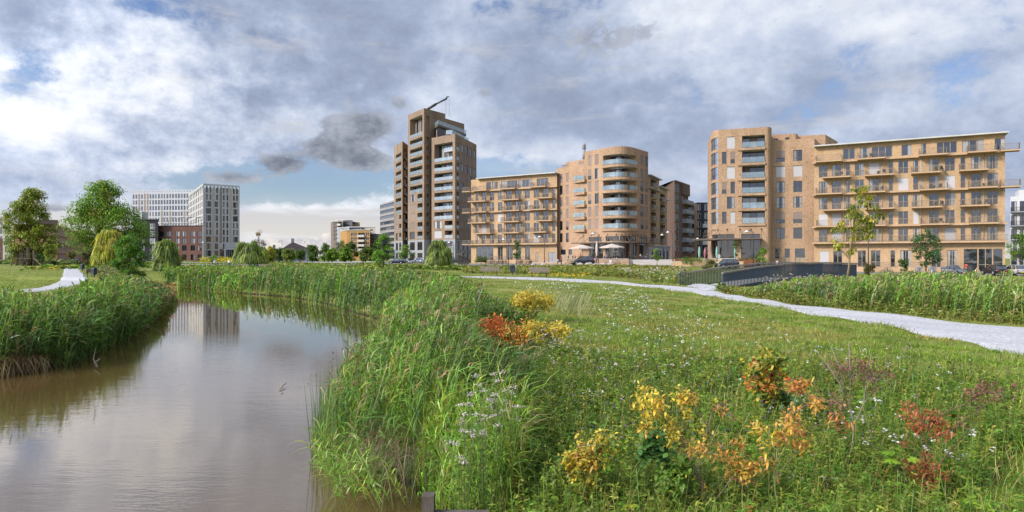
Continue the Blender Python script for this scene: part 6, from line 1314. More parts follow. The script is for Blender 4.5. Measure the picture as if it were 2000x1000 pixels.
for pth in PATHS[:2]:
    t = rng.integers(0, len(pth), 9000); q = pth[t]+rng.normal(0, .16, (9000, 2)); dq = np.hypot(*q.T); q = q[(dq < 75)&(q[:, 1] > 5)&(rng.random(9000) < np.clip(60/dq, .5, 1))]; q = q[np.sin(q[:, 0]*1.1+q[:, 1]*.9) > rng.uniform(-1.1, 1., len(q))]; m = len(q); f_ = (q[:, 1]/9)**.65
    lv.blades(np.c_[q, ground_xy(*q.T)], np.c_[rng.normal(0, .5, (m, 2)), np.ones(m)], rng.uniform(.06, .16, m)*np.clip(f_, 1, 2), .009*f_, rng.uniform(.2, .7, m), jit([(.11, .165, .024), (.17, .18, .05), (.21, .19, .08)], m), 3, 'blade')
q = sample([tuple(G(1075, 612)[:2]), tuple(G(1085, 585)[:2]), tuple(G(1150, 590)[:2]), tuple(G(1150, 625)[:2])], 420); m = len(q); lv.blades(np.c_[q, ground_xy(*q.T)], np.c_[rng.normal(.1, .15, m), rng.normal(0, .15, m), np.ones(m)], rng.uniform(.5, .9, m), .02, .15, jit([(.22, .23, .13), (.17, .2, .10)], m), 3, 'blade', wind=(.2, 0, 0))
tag(lv.build('grass_tufts', GRASS), 'loose longer grass tufts scattered over the mown meadow', 'grass', kind='stuff')
# lush herb layer of the near right foreground
lv = Leaves(); FG = [tuple(G(900, 1010)[:2]), tuple(G(960, 900)[:2]), tuple(G(1040, 740)[:2]), tuple(G(1080, 680)[:2]), tuple(G(1250, 700)[:2]), tuple(G(1480, 715)[:2]), tuple(G(1760, 735)[:2]), tuple(G(1960, 760)[:2]), tuple(G(2120, 800)[:2]), (6.5, 4.6), (-.4, 4.6)]
q = sample(FG, 15000); q = q[rng.random(len(q)) < np.clip(1.5-(q[:, 1]-5)/8., .12, 1)]; q = q[sdist(q, WPOLY) > .2]
bare = inpoly(q, [tuple(G(1900, 1010)[:2]), tuple(G(1940, 900)[:2]), tuple(G(2080, 880)[:2]), (7., 5.)]); q = q[~bare | (rng.random(len(q)) < .1)]
k = rng.random(len(q)); herbs(lv, q[k < .55], .12, .48, [(.10, .18, .020), (.13, .21, .028), (.065, .135, .018), (.17, .22, .036), (.19, .20, .045)], 13, .065, .022); herbs(lv, q[(k >= .55)&(k < .8)], .2, .62, [(.075, .15, .028), (.11, .175, .034), (.155, .18, .045)], 16, .045, .012); herbs(lv, q[k >= .8], .08, .28, [(.08, .18, .02), (.13, .24, .034)], 9, .085, .05)
tag(lv.build('herbs', LEAF), 'lush mixed green herbs covering the right foreground', 'herbs', kind='stuff')
lv = Leaves(); q = sample(FG, 11000); q = q[sdist(q, WPOLY) > .2]; m = len(q); lv.blades(np.c_[q, ground_xy(*q.T)], np.c_[rng.normal(.1, .3, m), rng.normal(0, .3, m), np.ones(m)], rng.uniform(.2, .62, m)*np.clip(8/q[:, 1], .4, 1), .008*(q[:, 1]/7)**.5, rng.uniform(.15, .8, m), jit([(.12, .20, .024), (.16, .22, .04), (.23, .23, .09), (.09, .16, .022), (.26, .22, .10)], m), 4, 'blade', wind=(.15, 0, 0))
R2 = [tuple(G(1700, 800)[:2]), tuple(G(1800, 745)[:2]), tuple(G(2080, 770)[:2]), tuple(G(2080, 900)[:2]), tuple(G(1760, 880)[:2])]; q = sample(R2, 3200); m = len(q); lv.blades(np.c_[q, ground_xy(*q.T)], np.c_[rng.normal(-.1, .35, m), rng.normal(0, .3, m), np.ones(m)], rng.uniform(.25, .55, m), .011, rng.uniform(.2, .8, m), jit([(.09, .20, .02), (.12, .23, .03)], m), 4, 'blade')
q = sample([tuple(G(1890, 1010)[:2]), tuple(G(1930, 900)[:2]), tuple(G(2080, 880)[:2]), (7., 5.)], 1200); m = len(q); lv.blades(np.c_[q, ground_xy(*q.T)+.01], np.c_[rng.normal(0, 1, (m, 2)), rng.uniform(.0, .3, m)], rng.uniform(.1, .3, m), .006, .1, jit([(.22, .17, .10), (.16, .11, .06)], m), 2, 'blade')
tag(lv.build('grass', GRASS), 'tall fine grass among the herbs in the right foreground', 'grass', kind='stuff')
# ------------------------------------------------------------------ flowers scattered in the meadow
lv = Leaves()
def flowers(poly, n, cols, r, h, stem=(.07, .13, .03), k=3, up=.8):
    q = sample(poly, n*2); q = q[np.sin(q[:, 0]*1.9+np.sin(q[:, 1]*1.1)*2)*np.cos(q[:, 1]*1.3+q[:, 0]*.5) > rng.uniform(-.5, .75, len(q))]; q = q[~on_path(q)]; q = q[sdist(q, WPOLY) > .2]; m = len(q); z = ground_xy(*q.T); hh = rng.uniform(h*.6, h*1.2, m); f_ = np.maximum((q[:, 1]/8)**.45, 1)
    lv.blades(np.c_[q, z], np.c_[rng.normal(0, .15, (m, 2)), np.ones(m)], hh, .005*f_, 0, np.array(stem), 1, 'none'); top = np.c_[q, z+hh]
    c = jit(np.array(cols)/GREEN, m, .08)
    for i in range(k): lv.discs(top+rng.normal(0, r*.8 if k > 1 else 0, (m, 3))*(f_[:, None] if k > 1 else 1), dirs(m, 2.)*np.array([1, 1, 1]), r*f_*rng.uniform(.6, 1., m), c)
pg = lambda *p: [tuple(G(*x)[:2]) for x in p]
white = [(.72, .72, .68), (.65, .66, .60)]
flowers(pg((1140, 600), (1240, 580), (1330, 620), (1400, 660), (1350, 700), (1230, 690), (1150, 650)), 230, white, .019, .42, k=3); flowers(pg((980, 560), (1100, 556), (1260, 575), (1150, 600), (1080, 580)), 170, white, .022, .35); flowers(pg((1280, 640), (1480, 610), (1560, 700), (1400, 740)), 50, white, .018, .35)
flowers(pg((1050, 760), (1050, 690), (1200, 700), (1180, 760)), 90, [(.50, .42, .42), (.55, .50, .48)], .016, .6, k=5); flowers(pg((1250, 560), (1370, 560), (1340, 530), (1200, 535)), 200, [(.52, .42, .38), (.58, .5, .45)], .035, .6); flowers(pg((1500, 590), (1700, 602), (1700, 560), (1480, 560)), 150, [(.45, .33, .34)], .03, .9)
flowers(pg((1080, 700), (1400, 640), (1800, 720), (1980, 760), (1900, 860), (1100, 900)), 420, [(.62, .42, .02), (.66, .50, .05)], .012, .36, k=3); flowers(pg((1020, 545), (1180, 552), (1160, 541), (1020, 540)), 140, [(.55, .40, .03)], .05, .3); flowers(pg((1640, 600), (1900, 622), (1900, 612), (1640, 590)), 140, [(.6, .42, .03)], .03, .2)
flowers(pg((1020, 900), (1100, 740), (1700, 780), (1900, 900), (1600, 990), (1050, 990)), 240, [(.20, .14, .36), (.26, .17, .40)], .010, .45, k=5); flowers(pg((1730, 905), (1950, 870), (1960, 990), (1740, 990)), 26, white, .018, .4, k=9); flowers(pg((1100, 720), (1500, 690), (1900, 760), (1880, 860), (1500, 900), (1120, 850)), 130, white+[(.5, .4, .4)], .016, .5, k=5); flowers(pg((1660, 860), (1900, 850), (1940, 960), (1700, 960)), 40, white, .018, .5, k=8); flowers(pg((1500, 900), (1720, 900), (1720, 1000), (1500, 1000)), 60, [(.42, .33, .27), (.5, .42, .36)], .014, .4, k=4); flowers(pg((1540, 720), (1800, 720), (1800, 790), (1540, 790)), 60, [(.34, .24, .21), (.5, .42, .38)], .018, .5, k=4)
flowers(pg((395, 515.5), (450, 515.5), (470, 520), (395, 520)), 120, [(.5, .42, .03)], .12, 1.3)
tag(lv.build('wildflowers', PETAL), 'white yellow and violet wildflowers strewn through the meadow', 'wildflowers', kind='stuff')
# ------------------------------------------------------------------ saplings and shrubs of the foreground, each a plant of its own
def bunch(lv, c, n, size, cols, spread=.6, up=.1, w=.36):
    cols = np.array(cols)*np.array([1.2, 1.22, 1.1])/GREEN
    c = np.array(c); D = dirs(n, up+.25, spread); lv.blades(c+rng.normal(0, size*.6, (n, 3)), D, size*rng.uniform(.65, 1.2, n), size*w*rng.uniform(.8, 1.2, n), rng.uniform(.1, .55, n), jit(cols, n, .16), 3, 'leaf')
def sapling(name, label, cat, base, d, stems, bunches, cols, size=.10, n=8, rad=.008, sm=None, group=None, dy=.12, spread=.7, w=.36):
    """stems: polylines of photograph points at distance d; bunches: points carrying leaves"""
    b = at(base[0], d, 0); b.z = gz(b.x, b.y); root = empty(name, b, 0, label, cat, group); mb = MB(); ends = []; hb = max(zof(min(p[1] for s_ in stems for p in s_), d)-b.z, .2)
    for s_ in stems:
        pts = []; ph = rng.uniform(-1, 1)
        for i, p in enumerate(s_):
            v = at(p[0], d, zof(p[1], d))
            v.y += ph*dy*max(0., min(1., (v.z-b.z)/hb)); v = v-b
            if i == 0 and v.length < .35*hb+.1 and s_ is stems[0]: v.z = -.05
            pts.append(v)
        m = len(pts); mb.tube(pts, [rad*(1-.6*i/max(1, m-1)) for i in range(m)], 6, cap=True); ends.append(pts)
    lv = Leaves(); tw = mb
    for q in bunches:
        px, py = q[:2]; cc = q[2] if len(q) > 2 else cols; k = int((q[3] if len(q) > 3 else q[2] if len(q) > 2 and isinstance(q[2], int) else n)*3.6); cc = cols if isinstance(cc, int) else cc
        v = at(px, d, zof(py, d))-b; v.y += rng.normal(0, dy); bunch(lv, v, k, size, cc, spread, w=w); al = [q_ for e_ in ends for q_ in e_ if q_.z < v.z+.02] or [ends[0][0]]; s0 = min(al, key=lambda q_: (q_-v).length); tw.tube([s0, s0.lerp(v, .55)+Vector((0, 0, .015)), v], [rad*.4, rad*.3, rad*.2], 4, cap=False)
    lv.build('leaves', LEAF, root); mb.build('stem', sm or stemmat, root); return root
def fill(x0, x1, y0, y1, n, c=None, k=None): 
    o = []
    for _ in range(n):
        a = rng.uniform(0, 2*math.pi); r = math.sqrt(rng.random()); o.append(((x0+x1)/2+(x1-x0)/2*r*math.cos(a), (y0+y1)/2+(y1-y0)/2*r*math.sin(a)) + ((c,) if c else ()) + ((k,) if k else ()))
    return o
aY = [(.50, .38, .05), (.56, .43, .07), (.42, .33, .05)]; aO = [(.52, .26, .06), (.46, .22, .07), (.55, .34, .07)]; aR = [(.56, .13, .05), (.47, .10, .05), (.62, .24, .06)]; aG = [(.16, .22, .03), (.22, .25, .04), (.10, .17, .03)]; rust = [(.36, .12, .04), (.30, .10, .05)]; mauve = [(.20, .085, .07), (.16, .075, .06), (.22, .12, .08)]
sapling('shrub', 'vivid red and orange leaved shrub in the middle of the reeds', 'shrub', (985, 690), 15.5, [[(985, 690), (980, 660), (965, 630)], [(985, 680), (995, 650), (1000, 625)], [(985, 685), (960, 655), (945, 640)]], fill(936, 985, 622, 672, 34, aR)+fill(955, 1040, 622, 676, 34, aO+aR[:1])+fill(1000, 1040, 640, 672, 12, aY), aR, .11, 9, .012, twig, dy=.2)
sapling('shrub', 'yellow leaved shrub directly right of the red orange shrub', 'shrub', (1060, 690), 15.2, [[(1060, 690), (1060, 655), (1050, 635)], [(1060, 680), (1085, 650), (1105, 640)]], fill(1030, 1075, 628, 668, 26, aY)+fill(1065, 1112, 635, 655, 14, aY), aY, .10, 9, .011, twig, dy=.2)
sapling('shrub', 'golden yellow shrub behind the red orange one, next to pale grass', 'shrub', (1035, 622), 23., [[(1035, 622), (1030, 600), (1015, 580)], [(1035, 618), (1050, 595), (1065, 582)]], fill(1002, 1050, 573, 603, 30, aY)+fill(1040, 1080, 578, 602, 16, aY+[(.30, .26, .05)]), aY, .15, 9, .014, twig, dy=.3)
sapling('shrub', 'low bushy yellow green shrub in the bottom centre foreground', 'shrub', (1145, 985), 6.1, [[(1145, 985), (1140, 920), (1125, 870)], [(1145, 975), (1165, 900), (1190, 850)], [(1145, 980), (1110, 930), (1085, 910)]], fill(1105, 1165, 858, 960, 34, aY+aG[:1])+fill(1165, 1200, 840, 905, 12, aG+aY)+fill(1078, 1102, 905, 940, 6, aG)+fill(1130, 1160, 870, 910, 6, aO), aY, .055, 8, .006, twig, w=.5, dy=.08)
sapling('sapling', 'tall bent sapling with bunches of yellow and orange leaves, leftmost of the saplings', 'sapling', (1392, 1003), 5.75, [[(1392, 1003), (1362, 930), (1330, 850), (1300, 810), (1272, 780)], [(1375, 960), (1355, 900), (1315, 865)], [(1380, 975), (1365, 910), (1378, 855), (1392, 800)], [(1388, 990), (1440, 925), (1408, 880), (1380, 830), (1352, 780)]],
    [(1262, 772, aY, 16), (1275, 778, aY, 18), (1252, 790, aY, 14), (1285, 790, aY+aO, 14), (1260, 806, aY, 12), (1290, 812, aY, 10), (1322, 776, aY+aG[:1], 16), (1340, 772, aY+aO, 18), (1352, 782, aO+aY, 14), (1335, 800, aY, 10), (1398, 790, aY+aG, 14), (1410, 800, aO+mauve, 12), (1258, 832, aO+aY, 12), (1310, 830, aY, 14), (1320, 845, aY, 12), (1308, 855, aY, 10), (1355, 870, aO, 12), (1345, 885, aO+aY, 10), (1368, 865, aO, 8), (1442, 866, aO, 12), (1405, 885, aO, 12), (1420, 892, aO, 10), (1440, 905, aO+aY, 18), (1452, 915, aY+aO, 20), (1462, 908, aO, 16), (1448, 928, aO+mauve, 14), (1440, 940, aO, 8), (1490, 898, aO, 10), (1372, 955, aY, 6), (1365, 845, aY, 6), (1330, 920, aY, 5)], aY, .058, 10, .007, dy=.1, w=.40)
sapling('sapling', 'straight young sapling with coppery orange leaves beside the bent yellow one', 'sapling', (1512, 1005), 5.7, [[(1512, 1005), (1514, 930), (1518, 870), (1540, 815), (1557, 765)], [(1518, 870), (1530, 830), (1536, 790)], [(1520, 865), (1560, 850), (1585, 840)], [(1540, 815), (1570, 795), (1600, 785)]],
    [(1480, 840, aO, 12), (1473, 832, aY, 8), (1505, 848, aO+aY, 14), (1520, 850, aY+aO, 16), (1518, 812, aO, 12), (1535, 835, aO+aY, 12), (1552, 832, aO, 12), (1540, 800, aO, 10), (1560, 760, aO+rust, 16), (1566, 750, aO+rust, 14), (1580, 780, aO, 14), (1600, 790, aO, 14), (1612, 800, aO+mauve, 10), (1570, 855, aO, 12), (1582, 860, aO+mauve, 12), (1560, 870, aY+aO, 10), (1575, 875, aO, 8), (1545, 862, aO, 8), (1516, 925, aO, 5), (1455, 985, aO, 6), (1490, 868, aY, 6), (1640, 830, rust, 8)], aO, .056, 10, .0065, dy=.1, w=.40)
sapling('sapling', 'green to orange maple like bush behind the copper sapling', 'sapling', (1495, 800), 8.6, [[(1495, 812), (1490, 760), (1482, 715)], [(1495, 790), (1510, 750), (1525, 720)], [(1490, 775), (1470, 755), (1458, 745)]], fill(1458, 1535, 690, 790, 40, aG+aY[:1])+fill(1470, 1530, 700, 780, 12, aO+aR[:1])+fill(1500, 1540, 770, 805, 10, [(.07, .14, .04)]), aG, .075, 9, .009, twig, dy=.2, w=.6)
sapling('sapling', 'bare pale forked sapling with thin reddish brown leaf sprays', 'sapling', (1652, 905), 7.0, [[(1652, 912), (1665, 865), (1668, 830), (1660, 790), (1661, 740), (1658, 668)], [(1668, 830), (1685, 790), (1692, 740), (1700, 690)], [(1660, 800), (1645, 750), (1618, 710), (1600, 685)], [(1650, 770), (1635, 715), (1618, 675)]],
    fill(1625, 1700, 705, 745, 22, mauve, 5)+fill(1690, 1738, 720, 760, 12, mauve, 5)+fill(1612, 1660, 765, 795, 8, mauve, 5)+[(1640, 820, aO, 6), (1632, 826, aO, 6), (1685, 850, rust, 4)], mauve, .05, 7, .007, pm('silver_stem', (.24, .20, .16), .8, .2, 9.), dy=.15, w=.3)
sapling('sapling', 'rust orange leaved sapling with long bare arching branches at the right', 'sapling', (1807, 985), 5.9, [[(1807, 990), (1808, 930), (1812, 880), (1800, 840), (1790, 800), (1786, 752)], [(1808, 935), (1845, 885), (1875, 850), (1904, 812)], [(1805, 855), (1850, 835), (1890, 800), (1925, 772), (1965, 770)], [(1815, 835), (1850, 805), (1890, 790), (1915, 772)], [(1808, 900), (1800, 860), (1820, 830)]],
    fill(1770, 1840, 806, 842, 22, rust, 8)+fill(1785, 1835, 905, 945, 14, rust, 7)+[(1808, 885, rust, 8), (1812, 895, rust, 8), (1820, 930, rust, 8), (1838, 928, rust, 8)]+fill(1880, 1985, 748, 778, 14, mauve, 6)+[(1915, 795, [(.12, .14, .05)], 8), (1925, 800, [(.12, .14, .05)], 8), (1862, 818, mauve, 6)], rust, .045, 9, .0065, twig, dy=.12, w=.4)
sapling('sapling', 'green leaved maple seedling under the bent yellow sapling', 'sapling', (1345, 975), 5.8, [[(1345, 978), (1310, 925), (1280, 880)], [(1335, 960), (1330, 920), (1345, 895)]], fill(1255, 1300, 860, 895, 12, [(.06, .14, .04), (.09, .18, .04)])+fill(1290, 1350, 900, 950, 18, [(.10, .19, .03), (.14, .22, .04)]), aG, .075, 7, .006, twig, w=.7, dy=.08)
def broad(label, px, py, d, n, size, col, base):
    b = at(px, d, 0); b.z = gz(b.x, d); root = empty('broadleaf_plant', b, 0, label, 'plant', 'lime green broad leaves in the foreground'); h = zof(py, d)-b.z; mb = MB(); lv = Leaves()
    for i in range(n):
        a = rng.uniform(0, 6.28); o = Vector((math.cos(a)*size*.55, math.sin(a)*size*.4, h+rng.uniform(-.04, .04))); mb.tube([(0, 0, -.05), (o.x*.4, o.y*.4, h*.6), o], [.005, .004, .003], 5)
        m = 7; ang = np.linspace(-1.3, 1.3, m)+a; D = np.c_[np.cos(ang), np.sin(ang), np.full(m, -.05)]; lv.blades(np.repeat(np.array(o)[None], m, 0), D, size*(1-.25*np.abs(np.linspace(-1, 1, m))), size*.42, .12, jit([col], 1, .1).repeat(m, 0), 3, 'leaf', yaw=ang+1.57)
    mb.build('stem', stemmat, root); lv.build('leaves', LEAF, root)
broad('broad lime green leaves at the foot of the rust sapling', 1762, 890, 6.1, 4, .13, (.20, .36, .035), 0); broad('broad lime green leaves in the bottom right corner', 1905, 975, 5.6, 3, .11, (.26, .42, .05), 0); broad('broad lime green leaves cut by the bottom right frame edge', 1950, 990, 5.5, 2, .11, (.24, .40, .05), 0); broad('small broad yellow green leaves at the bottom centre edge', 1230, 990, 5.6, 4, .07, (.28, .34, .04), 0)
# pale flowering herbs at the centre
for i, (px, py, hp, lb) in enumerate([(905, 985, 200, 'left'), (950, 1000, 240, 'tall'), (985, 985, 210, 'right'), (925, 940, 165, 'rear left'), (970, 935, 175, 'rear right')]):
    d = 5.9+.25*(i % 3)+(0.9 if i > 2 else 0); b = at(px, d, 0); b.z = gz(b.x, d); root = empty('flowering_plant', b, 0, ['pale pink flowering herb nearest the water among fresh reeds', 'tallest pale pink flowering herb between its two neighbours in the bottom foreground', 'pale pink flowering herb next to the yellow bush side', 'rear pale pink flowering herb close to the dark rushes', 'rear pale pink flowering herb close to the meadow'][i], 'flower', 'pale pink flowering herbs'); mb = MB(); lv = Leaves(); fv = Leaves(); h0 = hp/F*d+.25
    for s_ in range(9):
        a = rng.uniform(0, 6.28); r_ = rng.uniform(.04, .26); h = h0*rng.uniform(.65, 1.05); o = Vector((math.cos(a)*r_, math.sin(a)*r_, h)); mb.tube([(o.x*.2, o.y*.2, -.05), (o.x*.6, o.y*.6, h*.5), o], [.005, .004, .003], 5)
        t = rng.uniform(.2, .95, 22); yw = rng.uniform(0, 6.28, 22); lv.blades(np.c_[o.x*t, o.y*t, h*t], np.c_[np.cos(yw), np.sin(yw), rng.uniform(.1, .8, 22)], rng.uniform(.06, .11, 22), .022, .4, jit([(.075, .15, .025), (.10, .19, .03)], 22), 3, 'leaf')
        m = 26; fv.discs(np.array(o)+rng.normal(0, 1, (m, 3))*np.array([.022, .022, .009]), dirs(m, 1.5), rng.uniform(.006, .011, m), jit(np.array([(.50, .40, .38), (.58, .52, .47)])/GREEN, m, .1))
    mb.build('stem', pm('green_stem', (.10, .13, .04), .8, .2, 8.), root); lv.build('leaves', LEAF, root); fv.build('blossoms', PETAL, root)
# driftwood
def stick(label, pts, r):
    mb = MB(); V = [Vector(at(p[0], (H-WZ)*F/(p[1]-YH), WZ+p[2])) for p in pts[0]]; o = V[0]
    for k, s_ in enumerate(pts): mb.tube([Vector(at(p[0], (H-WZ)*F/(pts[0][0][1]-YH), WZ+p[2]))-o if k else V[i]-o for i, p in enumerate(s_)], [r*(1-.5*i/len(s_)) for i in range(len(s_))], 6)
    t = mb.build('branch', stemmat); t.location = o; tag(t, label, 'branch')
stick('pale bent dead branch lying in the water by the left reeds', [[(190, 716, .0), (182, 708, .08), (186, 696, .2), (193, 682, .3)], [(183, 707, .07), (190, 702, .14), (195, 699, .2)]], .022)
stick('small dark twig floating in mid water', [[(546, 763, .02), (553, 757, .05), (559, 754, .06)], [(553, 757, .05), (548, 754, .08)]], .012)
# ------------------------------------------------------------------ footbridge
navy = pm('navy_steel', (.040, .054, .068), .55, .25, 1.5, spec=.4); oldwood = pm('weathered_wood', (.20, .18, .155), .95, .3, 5., (.4, .4, 3), bump=.4); deckm = pm('pale_deck', (.40, .38, .35), .9, .12, 2.)
A = at(1409, 48.6); Bb = at(1672, 56.2); dv = (Bb-A).normalized(); nl = Vector((-dv.y, dv.x, 0)); LEN = (Bb-A).length
def btop(t): return np.interp(t, [0, .25, .5, .75, 1], [1.10, 1.52, 1.77, 1.80, 1.70])
bro = empty('footbridge', (A.x, A.y, 0), 0, 'arched dark steel footbridge with weathered wooden handrails over the ditch', 'bridge'); O = Vector((A.x, A.y, 0))
W_ = 3.1; deck = MB(); N_ = 26; girders = [MB(), MB()]
for i in range(N_):
    t0, t1 = i/N_, (i+1)/N_; p0, p1 = dv*(LEN*t0), dv*(LEN*t1); z0, z1 = btop(t0)-1.12, btop(t1)-1.12
    deck.hexa([p0+Vector((0, 0, z0-.12)), p1+Vector((0, 0, z1-.12)), p1+nl*W_+Vector((0, 0, z1-.12)), p0+nl*W_+Vector((0, 0, z0-.12)), p0+Vector((0, 0, z0)), p1+Vector((0, 0, z1)), p1+nl*W_+Vector((0, 0, z1)), p0+nl*W_+Vector((0, 0, z0))])
    for girder, o in zip(girders, (-.14, W_+.02)):
        q = nl*o; e = nl*(o+.12); girder.hexa([p0+q+Vector((0, 0, z0-.42)), p1+q+Vector((0, 0, z1-.42)), p1+e+Vector((0, 0, z1-.42)), p0+e+Vector((0, 0, z0-.42)), p0+q+Vector((0, 0, z0+.05)), p1+q+Vector((0, 0, z1+.05)), p1+e+Vector((0, 0, z1+.05)), p0+e+Vector((0, 0, z0+.05))])
deck.build('deck', deckm, bro); [g_.build('girder', navy, bro) for g_ in girders]
ab = MB()
for t in (0., 1.):
    p = dv*(LEN*t+(.35 if t == 0 else -.1)); zt = btop(t)-1.25; ab.hexa([p-nl*.3+Vector((0, 0, -1.5)), p-nl*.3+dv*.6+Vector((0, 0, -1.5)), p+nl*(W_+.3)+dv*.6+Vector((0, 0, -1.5)), p+nl*(W_+.3)+Vector((0, 0, -1.5)), p-nl*.3+Vector((0, 0, zt)), p-nl*.3+dv*.6+Vector((0, 0, zt)), p+nl*(W_+.3)+dv*.6+Vector((0, 0, zt)), p+nl*(W_+.3)+Vector((0, 0, zt))])
ab.build('abutment', greyconc, bro)
for side, o in ((0, -.09), (1, W_+.05)):
    r = MB(); hr = MB(); nb = 104; st = -1.2 if side else 0.
    for i in range(nb):
        t = (st+ (LEN-st)*(i+.2)/nb)/LEN; p = dv*(LEN*t)+nl*o; zt = btop(max(t, 0)); d_ = dv*.008; w_ = nl*.046
        r.hexa([p-d_-w_+Vector((0, 0, zt-1.2)), p+d_-w_+Vector((0, 0, zt-1.2)), p+d_+w_+Vector((0, 0, zt-1.2)), p-d_+w_+Vector((0, 0, zt-1.2)), p-d_-w_+Vector((0, 0, zt-.02)), p+d_-w_+Vector((0, 0, zt-.02)), p+d_+w_+Vector((0, 0, zt-.02)), p-d_+w_+Vector((0, 0, zt-.02))])
    for i in range(N_+2):
        s0 = st+(LEN-st)*i/(N_+2); s1 = st+(LEN-st)*(i+1)/(N_+2); t0, t1 = max(0, s0/LEN), max(0, s1/LEN); p0, p1 = dv*s0+nl*(o-.09), dv*s1+nl*(o-.09); e = nl*.18
        hr.hexa([p0+Vector((0, 0, btop(t0))), p1+Vector((0, 0, btop(t1))), p1+e+Vector((0, 0, btop(t1))), p0+e+Vector((0, 0, btop(t0))), p0+Vector((0, 0, btop(t0)+.11)), p1+Vector((0, 0, btop(t1)+.11)), p1+e+Vector((0, 0, btop(t1)+.11)), p0+e+Vector((0, 0, btop(t0)+.11))])
        r.hexa([p0+nl*.08+Vector((0, 0, btop(t0)-1.16)), p1+nl*.08+Vector((0, 0, btop(t1)-1.16)), p1+nl*.10+Vector((0, 0, btop(t1)-1.16)), p0+nl*.10+Vector((0, 0, btop(t0)-1.16)), p0+nl*.08+Vector((0, 0, btop(t0)-1.1)), p1+nl*.08+Vector((0, 0, btop(t1)-1.1)), p1+nl*.10+Vector((0, 0, btop(t1)-1.1)), p0+nl*.10+Vector((0, 0, btop(t0)-1.1))])
    ro = r.build('railing', navy, bro); hr.build('handrail', oldwood, ro)
